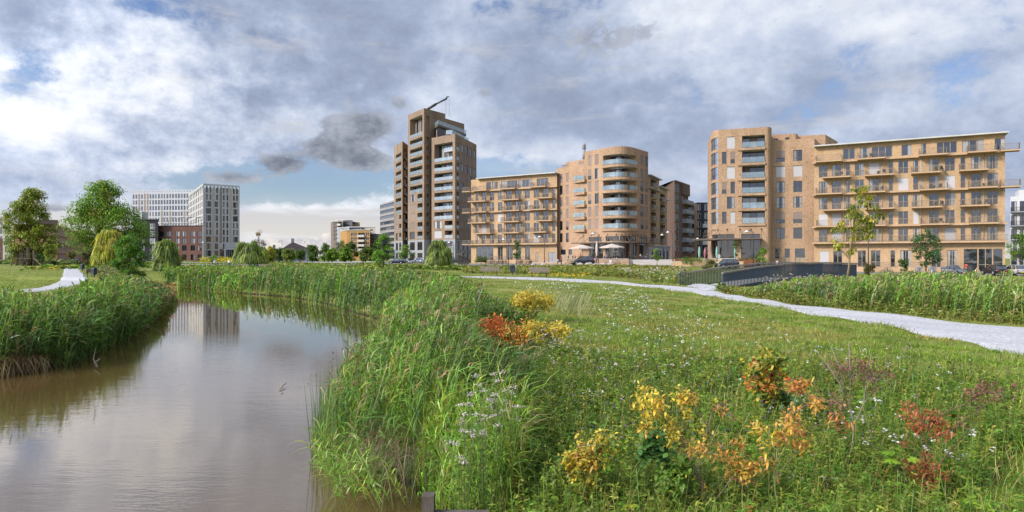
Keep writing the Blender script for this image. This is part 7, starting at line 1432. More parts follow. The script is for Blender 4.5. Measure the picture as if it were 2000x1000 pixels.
# ------------------------------------------------------------------ cars
tyre = pm('tyre_rubber', (.018, .018, .019), .9, .2, 8.); rimm = pm('alloy_rim', (.35, .35, .36), .4, .1, 6., metal=.6, spec=.5); carglass = glassy('car_glass', (.012, .015, .018), .25, .03, .2); lampw = pm('headlamp', (.6, .6, .62), .15, .1, 8., spec=.8); lampr = pm('tail_lamp', (.35, .012, .012), .2, .15, 8., spec=.7); platem = pm('yellow_plate', (.62, .43, .03), .6, .06, 9.); blackp = pm('black_plastic', (.02, .02, .022), .6, .2, 6.)
def paint(n, c): return pm('paint_'+n, c, .22, .06, 1.5, spec=.7)
def car(label, px, d, rz, kind, colr, group='cars parked along the street', lift=.07):
    L_, Wd, Hh = {'suv': (4.6, 1.86, 1.66), 'hatch': (4.0, 1.72, 1.48), 'sedan': (4.5, 1.78, 1.45), 'old': (3.85, 1.52, 1.42)}[kind]
    p = on(px, d); root = empty('parked_car', (p.x, p.y, p.z+lift), rz, label, 'car', group); w = Wd/2; l = L_/2
    g = .22; belt = Hh*.60
    if kind == 'sedan': st = [(-l, .80, .42, belt*.80), (-l*.93, .96, g, belt*.95), (-l*.55, 1., g, belt), (l*.22, 1., g, belt*.98), (l*.50, 1., g, belt*.90), (l*.90, .93, g, belt*.76), (l, .74, .40, belt*.56)]; cab = [(-l*.74, belt*.98, .86), (-l*.38, Hh, .74), (l*.10, Hh*.99, .74), (l*.46, belt*.93, .86)]
    elif kind == 'old': st = [(-l, .70, .40, belt*.70), (-l*.9, .90, g, belt*.86), (-l*.6, 1., g, belt*.98), (l*.25, .98, g, belt), (l*.5, .92, g, belt*.98), (l*.9, .80, g, belt*.90), (l, .60, .40, belt*.66)]; cab = [(-l*.78, belt*.92, .80), (-l*.45, Hh*.98, .68), (l*.02, Hh, .68), (l*.30, belt*.99, .80)]
    else: st = [(-l, .86, .42, belt*.90), (-l*.95, .96, g, belt), (-l*.5, 1., g, belt*1.01), (l*.25, 1., g, belt*.98), (l*.52, 1., g, belt*.90), (l*.90, .93, g, belt*.78), (l, .76, .40, belt*.58)]; cab = [(-l*.93, belt*.99, .88), (-l*.78, Hh*.98, .76), (l*.08, Hh, .74), (l*.48, belt*.93, .87)]
    mb = MB(); ring = []
    for x, k, zb, zt in st: ring.append([(x, -w*k*.94, zb), (x, -w*k, zb+(zt-zb)*.55), (x, -w*k*.93, zt), (x, 0, zt+.035), (x, w*k*.93, zt), (x, w*k, zb+(zt-zb)*.55), (x, w*k*.94, zb)])
    v = [q for r in ring for q in r]; f = []
    for i in range(len(ring)-1):
        for j in range(7): f.append((i*7+j, i*7+(j+1) % 7, (i+1)*7+(j+1) % 7, (i+1)*7+j))
    f += [tuple(range(7))[::-1], tuple(range((len(ring)-1)*7, len(ring)*7))]; mb.add(v, f, 0, True)
    body = mb.build('body', paint(*colr), root, fixn=True)
    c = MB(); a = cab; roof = MB()
    def P(i, s, k=1.): return (a[i][0], s*w*a[i][2]*k, a[i][1])
    c.add([P(0, -1), P(1, -1), P(2, -1), P(3, -1), P(0, 1), P(1, 1), P(2, 1), P(3, 1)], [(0, 1, 2, 3), (4, 7, 6, 5), (0, 4, 5, 1), (2, 6, 7, 3)]); c.build('window', carglass, root, fixn=True)
    e = .02; roof.hexa([(a[1][0]-.05, -w*a[1][2]-e, a[1][1]-.03), (a[2][0]+.05, -w*a[2][2]-e, a[2][1]-.03), (a[2][0]+.05, w*a[2][2]+e, a[2][1]-.03), (a[1][0]-.05, w*a[1][2]+e, a[1][1]-.03), (a[1][0], -w*a[1][2]*.9, a[1][1]+.04), (a[2][0], -w*a[2][2]*.9, a[2][1]+.04), (a[2][0], w*a[2][2]*.9, a[2][1]+.04), (a[1][0], w*a[1][2]*.9, a[1][1]+.04)])
    for s in (-1, 1):
        for i, j in ((0, 1), (2, 3)): roof.tube([Vector(P(i, s, 1.01)), Vector(P(j, s, 1.01))], .045, 5)
        m0 = (a[1][0]+a[2][0])/2; roof.tube([Vector((m0, s*w*.745*1.01, Hh-.03)), Vector((m0-.05, s*w*.89, belt))], .04, 5)
    roof.build('roof', paint(*colr), root)
    R_w = .33 if kind != 'suv' else .37
    for sx in (-.62, .62):
        for s in (-1, 1):
            wh = MB(); wh.disc((sx*l, s*(w-.10), R_w), 'y', R_w*.62, R_w, .22, 18); wo = wh.build('wheel', tyre, root); rm = MB(); rm.disc((sx*l, s*(w-.09), R_w), 'y', R_w*.12, R_w*.61, .20, 14); rm.build('rim', rimm, wo)
    zf = belt*.60
    for s in (-1, 1):
        h = MB(); h.box(l*.955, l*.995, s*w*.58-.14, s*w*.58+.14, zf-.06, zf+.08); h.build('headlight', lampw, root); t = MB(); zr = belt*.80; t.box(-l-.015, -l*.955, s*w*.70-.10, s*w*.70+.10, zr-.14, zr+.10); t.build('tail_light', lampr, root)
        m = MB(); m.box(l*.34, l*.40, s*(w+.04)-.08, s*(w+.04)+.08, belt, belt+.13); m.build('mirror', blackp, root)
    bp = MB(); bp.box(-l-.04, -l*.93, -w*.84, w*.84, .28, .46); bp.build('bumper', blackp, root); bp = MB(); bp.box(l*.94, l+.03, -w*.76, w*.76, .28, .42); bp.build('bumper', blackp, root)
    for x in (-l-.05, l+.035): q = MB(); q.box(x-.006, x+.006, -.26, .26, .42, .53); q.build('number_plate', platem, root)
    return root
blk = ('black', (.012, .012, .014)); slv = ('silver_blue', (.22, .26, .31)); gry = ('grey', (.10, .105, .11)); gry2 = ('warm_grey', (.16, .165, .16)); dkb = ('dark_blue', (.014, .02, .032)); lgt = ('light_grey', (.30, .31, .33))
car('black sport utility car parked before the restaurant terrace', 1137, 128, R(196), 'suv', blk); car('dark hatchback driving between the two tan blocks by the bridge', 1419, 108, R(-158), 'hatch', dkb)
car('grey vintage round fronted car facing the meadow by the ochre block', 1865, 97, R(-84), 'old', gry2); car('black hatchback seen from behind at the ochre block entrance', 1941, 97, R(84), 'hatch', blk); car('silver hatchback seen from behind at the far right', 1981, 96, R(80), 'hatch', lgt)
car('black car leftmost at the tower foot, nose to the left', 774, 172, R(186), 'hatch', blk); car('black car second at the tower foot, half behind the street tree', 794, 180, R(150), 'sedan', blk); car('silver blue car before the tower foot left of the willow', 815, 172, R(186), 'sedan', slv); car('dark car between silver car and the round willow', 832, 176, R(60), 'hatch', blk); car('grey car right of the round willow by the tower', 875, 172, R(200), 'hatch', gry)
# ------------------------------------------------------------------ people
skin = pm('skin', (.36, .21, .15), .6, .08, 9.); shoe = pm('dark_shoe', (.02, .018, .017), .7, .2, 9.)
def skinned(name, verts, edges, rad, mat, parent):
    me = bpy.data.meshes.new(name); me.from_pydata(verts, edges, []); me.materials.append(mat); o = link(name, me, parent)
    m = o.modifiers.new('Skin', 'SKIN'); sv = me.skin_vertices[0].data
    for i, r in enumerate(rad): sv[i].radius = (r, r) if not hasattr(r, '__len__') else r; sv[i].use_root = (i == 0)
    o.modifiers.new('Subdivision', 'SUBSURF').levels = 1; o.modifiers[-1].render_levels = 1; return o
def person(label, pos, rz, shirt, trousers, hair, h=1.72, pose='stand', bag=None, stride=.0):
    root = empty('person', pos, rz, label, 'person'); k = h/1.75; s = stride
    if pose == 'sit': hip = .48; kn = [(-.10, -.42, .50), (.10, -.42, .50)]; an = [(-.11, -.46, .07), (.11, -.46, .07)]; toe = [(-.11, -.64, .03), (.11, -.64, .03)]
    else: hip = .93; kn = [(-.10, -.04-s*.55, .50), (.10, -.04+s*.45, .50)]; an = [(-.10, -s, .08), (.10, s, .08)]; toe = [(-.11, -.17-s, .03), (.11, -.17+s, .03)]
    ch = hip+.43; sh = hip+.51; hd = hip+.72
    V = [(0, 0, hip), (0, .01, hip+.22), (0, 0, ch), (0, -.01, sh+.08), (0, -.02, hd-.05), (0, -.03, hd+.07)]; E = [(0, 1), (1, 2), (2, 3), (3, 4), (4, 5)]; Rr = [(.13, .10), (.12, .09), (.14, .10), .05, .085, .075]
    V.append((0, -.125, hd-.01)); E.append((4, 6)); Rr.append(.016)
    for i, sx in enumerate((-1, 1)):
        b = len(V); sw = s*(.6 if i else -.6); hand = (sx*.24, -.16-sw*.5, hip-.03) if pose != 'sit' else (sx*.16, -.36, hip+.10)
        V += [(sx*.18, 0, sh), (sx*.24, .03+sw*.15, hip+.25), hand, (hand[0], hand[1]-.04, hand[2]-.09), (hand[0]-sx*.03, hand[1]-.07, hand[2]-.05)]; E += [(2, b), (b, b+1), (b+1, b+2), (b+2, b+3), (b+2, b+4)]; Rr += [.06, .045, .032, .028, .014]
        b = len(V); V += [(sx*.10, 0, hip-.06) if pose != 'sit' else (sx*.10, -.06, hip), kn[i], an[i], toe[i]]; E += [(0, b), (b, b+1), (b+1, b+2), (b+2, b+3)]; Rr += [.085, .058, .042, .035]
    V = [(x*k, y*k, z*k) for x, y, z in V]; Rr = [tuple(q*k for q in r) if hasattr(r, '__len__') else r*k for r in Rr]
    skinned('body', V, E, Rr, skin, root)
    e = .018; S_ = [V[2], V[1], V[0], V[3]]; SE = [(0, 1), (1, 2), (0, 3)]; SR = [(.155*k, .118*k), (.135*k, .108*k), (.140*k, .115*k), .06*k]; S_[3] = (V[3][0], V[3][1], V[3][2]-.05*k)
    for b in (7, 16): n = len(S_); m = ((V[b+1][0]+V[b+2][0])/2, (V[b+1][1]+V[b+2][1])/2, (V[b+1][2]+V[b+2][2])/2); S_ += [V[b], V[b+1], m]; SE += [(0, n), (n, n+1), (n+1, n+2)]; SR += [.075*k, .06*k, .05*k]
    skinned('shirt', S_, SE, SR, shirt, root)
    T_ = [(V[0][0], V[0][1], V[0][2]-.02)]; TE = []; TR = [(.15*k, .118*k)]
    for b in (12, 21): n = len(T_); T_ += [V[b], V[b+1], (V[b+2][0], V[b+2][1], V[b+2][2]+.03)]; TE += [(0, n), (n, n+1), (n+1, n+2)]; TR += [.105*k, .078*k, .06*k]
    skinned('trousers', T_, TE, TR, trousers, root)
    hm = MB(); hx = Vector(V[4])+Vector((0, .012, .075))*k; hm.lathe([(.0, hx.z+.115*k), (.06*k, hx.z+.10*k), (.098*k, hx.z+.045*k), (.104*k, hx.z-.015*k), (.085*k, hx.z-.06*k)], 10, hx.x, hx.y+.022*k); hm.build('hair', hair, root)
    for b in (15, 24): f = MB(); q = V[b]; f.box(q[0]-.045, q[0]+.045, q[1]-.04, q[1]+.20, max(0, q[2]-.03), q[2]+.06); f.build('shoe', shoe, root)
    if bag: bm_ = MB(); bm_.tube([(0, .17*k, (hip+.10)*k), (0, .19*k, (hip+.30)*k), (0, .16*k, (hip+.5)*k)], [.11*k, .15*k, .09*k], 8); bm_.build('backpack', bag, root)
    return root
cl = lambda n, c: pm('cloth_'+n, c, .9, .15, 9.)
dk_h = pm('dark_hair', (.025, .017, .012), .7, .3, 20.); gr_h = pm('grey_hair', (.30, .29, .28), .7, .2, 20.)
white_s, red_s, blue_s, black_s, cyan_s, pink_s, lblue = cl('white', (.62, .62, .62)), cl('red', (.36, .04, .03)), cl('blue', (.05, .09, .2)), cl('black', (.02, .02, .022)), cl('cyan', (.06, .36, .40)), cl('pink', (.5, .16, .2)), cl('light_blue', (.30, .36, .46)); jean = cl('denim', (.06, .085, .14)); khaki = cl('khaki', (.20, .16, .11))
gp = lambda px, d, dz=0.: (lambda v: (v.x, v.y, v.z+dz))(on(px, d))
person('person in blue walking away on the white lawn path with a bag', gp(149.6, 150, .04), R(180), blue_s, jean, dk_h, stride=.16, bag=cl('grey', (.2, .2, .22)))
person('person in black walking beside the one in blue on the lawn path', gp(156.6, 152, .04), R(175), black_s, black_s, dk_h, stride=.14, bag=black_s)
person('person in a red top standing on the street before the tan wing', gp(1096, 138, .07), R(60), red_s, black_s, dk_h); person('child in blue beside the person in red', gp(1089.5, 138, .07), R(-40), lblue, jean, dk_h, 1.25)
person('child in a turquoise shirt before the parked bicycles', gp(969.5, 145, .07), R(100), cyan_s, khaki, dk_h, 1.35, stride=.1); person('person in pink and white behind the low wall by the black car', gp(1164.5, 133, .07), R(20), pink_s, jean, gr_h)
person('person in light blue walking on the street left of the plaza steps', gp(1204, 132, .07), R(80), lblue, jean, dk_h, stride=.18); ps_ = on(1192.5, 130); person('person in white sitting on a boulder at the street', (ps_.x, ps_.y, ps_.z+.05), R(-20), white_s, pink_s, dk_h, pose='sit')
person('person in a white shirt walking behind the footbridge railing', gp(1517.5, 106, .35), R(-80), white_s, black_s, dk_h, stride=.18); person('person in a dark red top at the ochre block entrance', gp(1887, 100, .1), R(150), red_s, jean, dk_h)
person('person in light clothes walking by the silver blue car', gp(811, 160, .07), R(-30), lblue, jean, dk_h, stride=.1); person('child in white running near the round willow', gp(821, 150, .05), R(-60), white_s, khaki, dk_h, 1.2, stride=.2)
person('person in white standing in the reeds side meadow by the pale tower', gp(420, 118), R(20), white_s, khaki, gr_h); person('person in a pale top near the entrance frame of the pale tower', gp(447, 122), R(-20), white_s, jean, dk_h)
# ------------------------------------------------------------------ park furniture
slatw = pm('grey_slat_wood', (.20, .165, .13), .95, .25, 5., (.6, 4, 4), bump=.4); post = pm('dark_post', (.035, .038, .042), .6, .2, 5.); binm = pm('bin_navy', (.028, .04, .058), .5, .15, 3., spec=.45)
def bench(label, p, rz, w=2.0, grp='wooden park benches'):
    root = empty('park_bench', p, rz, label, 'bench', grp); s = MB()
    for i in range(3): s.box(-w/2, w/2, -.48+i*.145, -.36+i*.145, .43, .47)
    s.build('seat', slatw, root); b = MB()
    for i in range(4): y = -.02+i*.03; b.hexa([(-w/2, y, .52+i*.118), (w/2, y, .52+i*.118), (w/2, y+.035, .52+i*.118), (-w/2, y+.035, .52+i*.118), (-w/2, y+.025, .625+i*.118), (w/2, y+.025, .625+i*.118), (w/2, y+.06, .625+i*.118), (-w/2, y+.06, .625+i*.118)])
    b.build('backrest', slatw, root)
    for x in (-w*.36, w*.36):
        l = MB(); l.box(x-.03, x+.03, -.46, -.40, -.05, .42); l.hexa([(x-.03, -.05, -.05), (x+.03, -.05, -.05), (x+.03, .02, -.05), (x-.03, .02, -.05), (x-.03, .125, .98), (x+.03, .125, .98), (x+.03, .16, .98), (x-.03, .16, .98)]); l.box(x-.03, x+.03, -.399, .03, .38, .42); l.build('leg', post, root)
bench('weathered slatted park bench left of the navy bin on the white path', G(957, 538.5), R(4)); bench('weathered slatted park bench right of the navy bin on the white path', G(1053, 541), R(3))
bench('small distant bench beside the wide drooping willow', on(517, 112), R(10)); bench('distant bench under the wide drooping willow beside two bins', on(474, 108), R(0), 1.8)
def bin_(label, p, rz, h=1.05):
    root = empty('litter_bin', p, rz, label, 'bin', 'navy litter bins in the park'); b = MB(); n = 10; pr = [(-.28, .32), (.28, .32), (.30, h*.85)]+[(.30*math.cos(i*math.pi/n), h*.85+.17*math.sin(i*math.pi/n)) for i in range(1, n)]+[(-.30, h*.85)]
    v = [(x, -.14, z) for x, z in pr]+[(x, .14, z) for x, z in pr]; m = len(pr); b.add(v, [tuple(range(m)), tuple(range(m, 2*m))[::-1]]+[(i, m+i, m+(i+1) % m, (i+1) % m) for i in range(m)]); b.build('bin_body', binm, root, fixn=True)
    o = MB(); o.box(-.2, .2, -.155, -.143, h*.72, h*.86); o.build('opening', blackp, root)
    p_ = MB(); p_.tube([(.36, 0, -.1), (.36, 0, h+.02)], .035, 6); p_.tube([(.36, 0, .5), (.28, 0, .5)], .02, 5); p_.build('post', paleconc, root)
    p_ = MB(); p_.box(-.05, .05, -.05, .05, -.1, .32); p_.build('post', post, root)
bin_('navy litter bin standing between the two path benches', G(1001, 536.5), R(0)); bin_('nearest navy litter bin beside the left lawn path', G(184, 541.5), R(88), 1.1); bin_('second navy litter bin farther along the left lawn path', G(161, 530), R(88), 1.1)
bin_('left one of two navy bins beside the wide willow', on(490, 104), R(0)); bin_('right one of two navy bins beside the wide willow', on(502, 100), R(0))
bench('bench seen end on beside the nearest bin of the lawn path', G(178, 541), R(-100), 1.6)
# timber post at the stream edge
tp = MB(); tp.box(-.05, .05, -.06, .06, -.9, .30); tp.box(.053, .5, -.03, .03, -.9, .16); o = tp.build('timber_edge', pm('wet_timber', (.085, .07, .058), .95, .3, 6., (1, 1, .4), bump=.5)); o.location = at(837, 5.55, -.02); tag(o, 'weathered timber post at the stream bank in the bottom middle', 'post')
def lamp(label, px, py, d, h=None, side=-1, gz_=None):
    p = on(px, d); top = zof(py, d)-p.z; root = empty('street_lamp', p, 0, label, 'street lamp', 'street lamps'); m = MB(); m.tube([(0, 0, -.1), (0, 0, top*.6), (0, 0, top)], [.09, .07, .055], 7); q = [Vector((side*.75*(1-math.cos(a)), 0, top+.62*math.sin(a)-.0)) for a in np.linspace(0, math.pi*.62, 7)]; m.tube(q, .04, 6); m.build('post', post, root)
    e = q[-1]; l = MB(); l.lathe([(.02, e.z+.04), (.10, e.z+.02), (.34, e.z-.18), (.40, e.z-.30), (.38, e.z-.31)], 12, e.x, 0); l.build('lamp_shade', pm('lamp_shade', (.5, .52, .55), .35, .06, 5., spec=.5), root); g = MB(); g.lathe([(.36, e.z-.30), (.22, e.z-.42), (.0, e.z-.46)], 10, e.x, 0); g.build('lamp_glass', railglass_far, root)
for a in [('street lamp before the left half of the tan wing', 993, 471, 142), ('street lamp before the right half of the tan wing', 1063.5, 466, 140), ('street lamp beside the closed beige parasol of the terrace', 1168.5, 460, 134), ('street lamp left in the gap between the tan blocks', 1302, 462, 150), ('street lamp right in the gap before the dark brown block', 1314, 457, 140), ('street lamp deep in the gap beside the right corner block', 1371, 469, 160), ('street lamp before the right corner block glazing', 1471, 457, 108), ('street lamp in front of the tower base', 886, 477, 150), ('street lamp behind the yellow tree at the ochre block', 1696, 458, 100), ('street lamp at the pale grid tower corner', 404, 476, 190), ('distant street lamp over the far meadow trees', 551, 474, 210), ('distant street lamp left of the far bluish tree', 600, 476, 215)]: lamp(*a)
# ------------------------------------------------------------------ terrace, parasols, furniture of the restaurant
t0 = .8; tz = 1.95
tr = MB(); tr.prism([(ax(1107)*142, 142.), (ax(1228)*139, 139.), (ax(1330)*142, 142.), (ax(1330)*156, 156.), (ax(1107)*158, 158.)], 0., tz); tr = tr.build('terrace', pave, fixn=True); tag(tr, kind='structure')
ramp = MB(); a_, b_, c_, d_ = at(1240, 129, .92), at(1318, 131, .92), at(1322, 141.9, tz-.02), at(1236, 139.4, tz-.02); ramp.add([a_, b_, c_, d_, a_-Vector((0, 0, 1)), b_-Vector((0, 0, 1)), c_-Vector((0, 0, 2)), d_-Vector((0, 0, 2))], [(0, 1, 2, 3), (0, 4, 5, 1), (1, 5, 6, 2), (3, 7, 4, 0)]); ramp = ramp.build('ramp', pave, fixn=True); tag(ramp, kind='structure')
def lowwall(label, a, b, d0, d1, z0, z1, m, capm=paleconc):
    p, q = at(a, d0), at(b, d1); W_ = Wall([tuple(p[:2]), tuple(q[:2])]); root = empty('low_wall', (p.x, p.y, z0), 0, label, 'wall'); w = MB(); slab(w, W_, 0, W_.L, z0-.6, z1, -.35, 0); w.build('wall', m, root, root.location); c = MB(); slab(c, W_, -.04, W_.L+.04, z1+.003, z1+.09, -.39, .04); c.build('coping', capm, root, root.location)
lowwall('long low brick wall below the restaurant terrace parasols', 1107, 1228, 141.6, 138.6, t0, 2.05, rose); lowwall('short low brick block wall right of the black car', 1181, 1222, 131, 130.4, t0, 1.62, rose); lowwall('pale low wall of the planted steps below the right canopy', 1312, 1452, 122, 116, .6, 1.55, ochre); lowwall('upper pale low wall on the planted steps behind the first', 1330, 1440, 128, 122, .7, 2.1, ochre); lowwall('low brick planter wall left of the plaza ramp', 1040, 1104, 148, 144, t0, 1.25, rose)
canvas = pm('beige_canvas', (.46, .40, .345), .9, .08, 2.); greenc = pm('green_canvas', (.20, .34, .27), .9, .12, 2.); bluec = pm('navy_canvas', (.02, .03, .06), .9, .12, 2.); stripec = pm('pink_canvas', (.36, .14, .16), .9, .5, 5., (1, 1, 8))
def parasol(label, px, d, z, r, htop, m):
    p = at(px, d, z); root = empty('parasol', p, 0, label, 'parasol', 'open beige terrace parasols'); c = MB(); n = 8; v = [(0, 0, htop)]; f = []
    for k in range(n): a = 2*math.pi*(k+.5)/n; v += [(r*math.cos(a), r*math.sin(a), htop-.75), (r*math.cos(a), r*math.sin(a), htop-.98), (r*.12*math.cos(a), r*.12*math.sin(a), htop-.10)]
    for k in range(n):
        b = 1+3*k; e = 1+3*((k+1) % n); f += [(b+2, e+2, 0), (b, e, e+2, b+2), (b+1, e+1, e, b)]
    c.add(v, f); c.build('canopy', m, root, fixn=True); q = MB(); q.tube([(0, 0, 0), (0, 0, htop-.05)], .045, 6)
    for k in range(n): a = 2*math.pi*(k+.5)/n; q.tube([(r*.1*math.cos(a), r*.1*math.sin(a), htop-.9), (r*.6*math.cos(a), r*.6*math.sin(a), htop-.55)], .018, 4)
    q.box(-.4, .4, -.4, .4, .0, .08); q.build('pole', pm('pole_wood', (.16, .12, .08), .7), root)
parasol('open beige parasol on the terrace, left of the closed one', 1137, 145, tz, 2.75, 3.25, canvas); parasol('open beige parasol on the terrace, right of the closed one', 1195, 143, tz, 2.75, 3.4, canvas)
def closed(label, px, d, z, h, m, grp=None, r=.24):
    root = empty('closed_parasol', at(px, d, z), 0, label, 'parasol', grp); c = MB(); c.lathe([(.02, h), (.10, h-.15), (r*.8, h*.75), (r, h*.42), (r*.55, h*.30), (r*.75, h*.22)], 9); c.build('canopy', m, root); q = MB(); q.tube([(0, 0, 0), (0, 0, h*.4)], .05, 6); q.box(-.35, .35, -.35, .35, 0, .07); q.build('pole', post, root)
closed('tall closed beige parasol between the two open ones', 1165.5, 143, tz, 3.9, canvas, None, .3)
for px, lb in ((1366, 'closed pale green parasol leftmost below the right canopy'), (1400, 'closed pale green parasol before the left glazing of the right corner block'), (1436, 'closed pale green parasol before the right glazing of the right corner block')): closed(lb, px, 124, 1.7, 2.75, greenc, 'closed pale green parasols')
closed('closed pink striped parasol between two green ones', 1377, 125, 1.7, 2.4, stripec); closed('left closed navy parasol at the side wing shop', 1285, 146, tz, 2.9, bluec, 'closed navy parasols'); closed('right closed navy parasol at the side wing shop', 1295, 148, tz, 2.9, bluec, 'closed navy parasols')
rustm = pm('rusty_planter', (.22, .085, .04), .9, .25, 3.)
woodf = pm('terrace_wood', (.22, .15, .095), .8, .2, 6.)
def table(px, d, n): 
    root = empty('cafe_table', at(px, d, tz), 0, 'small wooden cafe table on the restaurant terrace', 'table', 'cafe tables on the terrace'); t = MB(); t.box(-.6, .6, -.38, .38, .72, .76); t.build('tabletop', woodf, root)
    for x in (-.45, .45): l = MB(); l.box(x-.04, x+.04, -.3, .3, 0, .719); l.build('leg', post, root)
    return root
def chair(px, d, rz, src=[None]):
    p = at(px, d, tz)
    if src[0]: c = copy_tree(src[0]); c.location = p; c.rotation_euler = (0, 0, rz); return c
    root = empty('cafe_chair', p, rz, 'dark cafe chair on the restaurant terrace', 'chair', 'cafe chairs on the terrace'); s = MB(); s.box(-.22, .22, -.22, .22, .43, .47); s.build('seat', woodf, root); s = MB(); s.box(-.22, .22, .2, .24, .55, .88); s.build('backrest', post, root)
    for x in (-.2, .2):
        for y in (-.2, .22): l = MB(); l.tube([(x, y, 0), (x, y, .43 if y < 0 else .86)], .018, 5); l.build('leg', post, root)
    src[0] = root; bpy.context.view_layer.update(); return root
tb = None
for i, px in enumerate([1114, 1128, 1144, 1158, 1176, 1190, 1206, 1218, 1234, 1246, 1258, 1270]):
    d = 144.5+(i % 3)*1.6-(2 if px > 1230 else 0)
    if tb is None: tb = table(px, d, i); bpy.context.view_layer.update()
    else: t = copy_tree(tb); t.location = at(px, d, tz)
    chair(px-6.5, d, R(90)); chair(px+6.5, d, R(-90))
for i, (px, d, s_, rz) in enumerate([(1134, 143.4, red_s, 80), (1151, 145.2, white_s, -70), (1184, 143.6, lblue, 90), (1251, 142.6, white_s, 60), (1264, 142.4, black_s, -90)]): person(['guest in red sitting under the left open parasol', 'guest in white sitting beside the closed parasol', 'guest in light blue sitting under the right open parasol', 'guest in white sitting right of the corner glazing', 'guest in black sitting before the side wing shop'][i], at(px, d, tz), R(rz), s_, jean, dk_h, pose='sit')
for px, d, lb, w in ((1331, 127, 'rust coloured planter box left on the planted steps', 3.4), (1352, 126.4, 'rust coloured planter box middle of the planted steps', 3.), (1458, 118, 'rust coloured planter box before the right glazing', 3.)):
    p = at(px, d, 1.3); root = empty('planter', p, 0, lb, 'planter', 'rusty planters'); m = MB(); m.box(-w/2, w/2, -.5, .5, -.6, .75); m.build('trough', rustm, root); lv = Leaves(); q = np.c_[rng.uniform(-w/2, w/2, 260), rng.uniform(-.45, .45, 260), np.full(260, .7)]; lv.blades(q, dirs(260, 1.), rng.uniform(.2, .55, 260), .09, .3, jit(g_mid+[(.14, .13, .03)], 260), 2, 'leaf'); lv.build('leaves', LEAF, root)
# boulders along the street edge
rockm = pm('boulder_stone', (.33, .30, .27), .95, .25, 4., bump=.5)
for i, (px, d, r) in enumerate([(1134, 124, .62), (1150, 123.5, .7), (1164, 124, .55), (1178, 124, .62), (1193, 129.6, .62), (1062, 128, .5), (1042, 128, .45)]):
    bm = bmesh.new(); bmesh.ops.create_icosphere(bm, subdivisions=3, radius=r); rg = random.Random(i); ph = [rg.uniform(0, 6) for _ in range(4)]
    for v in bm.verts: n_ = v.co.normalized(); v.co *= 1+.14*math.sin(n_.x*3+ph[0])*math.cos(n_.y*3.3+ph[1])+.06*math.sin(n_.z*7+ph[2]+n_.x*5); v.co.z *= .66; v.co.x *= 1.2
    me = bpy.data.meshes.new('boulder'); bm.to_mesh(me); bm.free(); me.materials.append(rockm); p = on(px, d); o = link('boulder', me, None, (p.x, p.y, p.z+r*.3)); tag(o, ['boulder before the front wheels of the black car', 'boulder before the rear of the black car', 'boulder just right of the black car', 'boulder before the short brick block wall', 'boulder the person in white sits on', 'boulder on the verge below the tan wing grey door', 'boulder on the verge left of the grey door'][i], 'boulder', 'boulders along the street')
# bicycles
bikeb = pm('bike_black', (.02, .02, .022), .5, .2, 8.); biker = pm('bike_frame', (.10, .11, .13), .4, .3, 8., rnd=.5)
def bicycle(p, rz, src=[None], label='parked bicycle in the row at the foot of the tan wing', grp='bicycles parked at the tan wing'):
    if src[0]:
        c = copy_tree(src[0]); c.location = p; c.rotation_euler = (R(random.uniform(-5, 5)), 0, rz); c['label'] = label; c['group'] = grp; return c
    root = empty('bicycle', p, rz, label, 'bicycle', grp)
    for x in (-.53, .53): w = MB(); w.disc((x, 0, .35), 'y', .315, .35, .04, 20); w.disc((x, 0, .35), 'y', .0, .03, .1, 8); [w.tube([(x, 0, .35), (x+.32*math.cos(a), 0, .35+.32*math.sin(a))], .004, 3, cap=False) for a in np.linspace(0, 6.28, 11)]; w.build('wheel', bikeb, root)
    f = MB(); a, b, c, d, e = (-.53, 0, .35), (-.05, 0, .30), (-.20, 0, .82), (.38, 0, .85), (.53, 0, .35); [f.tube([u, v], .022, 5) for u, v in ((a, b), (b, c), (a, c), (c, d), (b, d), (d, e))]; f.build('frame', biker, root); s = MB(); s.box(-.32, -.10, -.07, .07, .90, .95); s.tube([(-.2, 0, .8), (-.21, 0, .92)], .018, 5); s.build('saddle', bikeb, root); h = MB(); h.tube([(.36, 0, .84), (.34, 0, 1.02)], .016, 5); h.tube([(.26, -.28, 1.04), (.36, -.1, 1.02), (.36, .1, 1.02), (.26, .28, 1.04)], .016, 5); h.build('handlebar', bikeb, root); src[0] = root; bpy.context.view_layer.update(); return root
for px in (955.5, 958, 960.5, 963.5, 966.5, 973, 976, 979, 982, 985.5, 988, 1012, 1015, 1018.5, 1023, 1030, 1034, 1037): p = on(px, 152+random.uniform(-.6, .6)); bicycle((p.x, p.y, p.z+.07), R(random.choice([35, 60, 75])+random.uniform(-8, 8)))
for px, lb in ((1729, 'bicycle leaning at the brick parapet left of the low bush'), (1736, 'second bicycle at the brick parapet beside the low bush')): p = on(px, 104); bicycle((p.x, p.y, p.z+.07), R(20), label=lb, grp='bicycles at the ochre block')
for px, lb in ((1924, 'bicycle left of the black hatchback at the entrance'), (1958, 'bicycle between black hatchback and silver hatchback')): p = on(px, 104); bicycle((p.x, p.y, p.z+.07), R(60), label=lb, grp='bicycles at the ochre block')
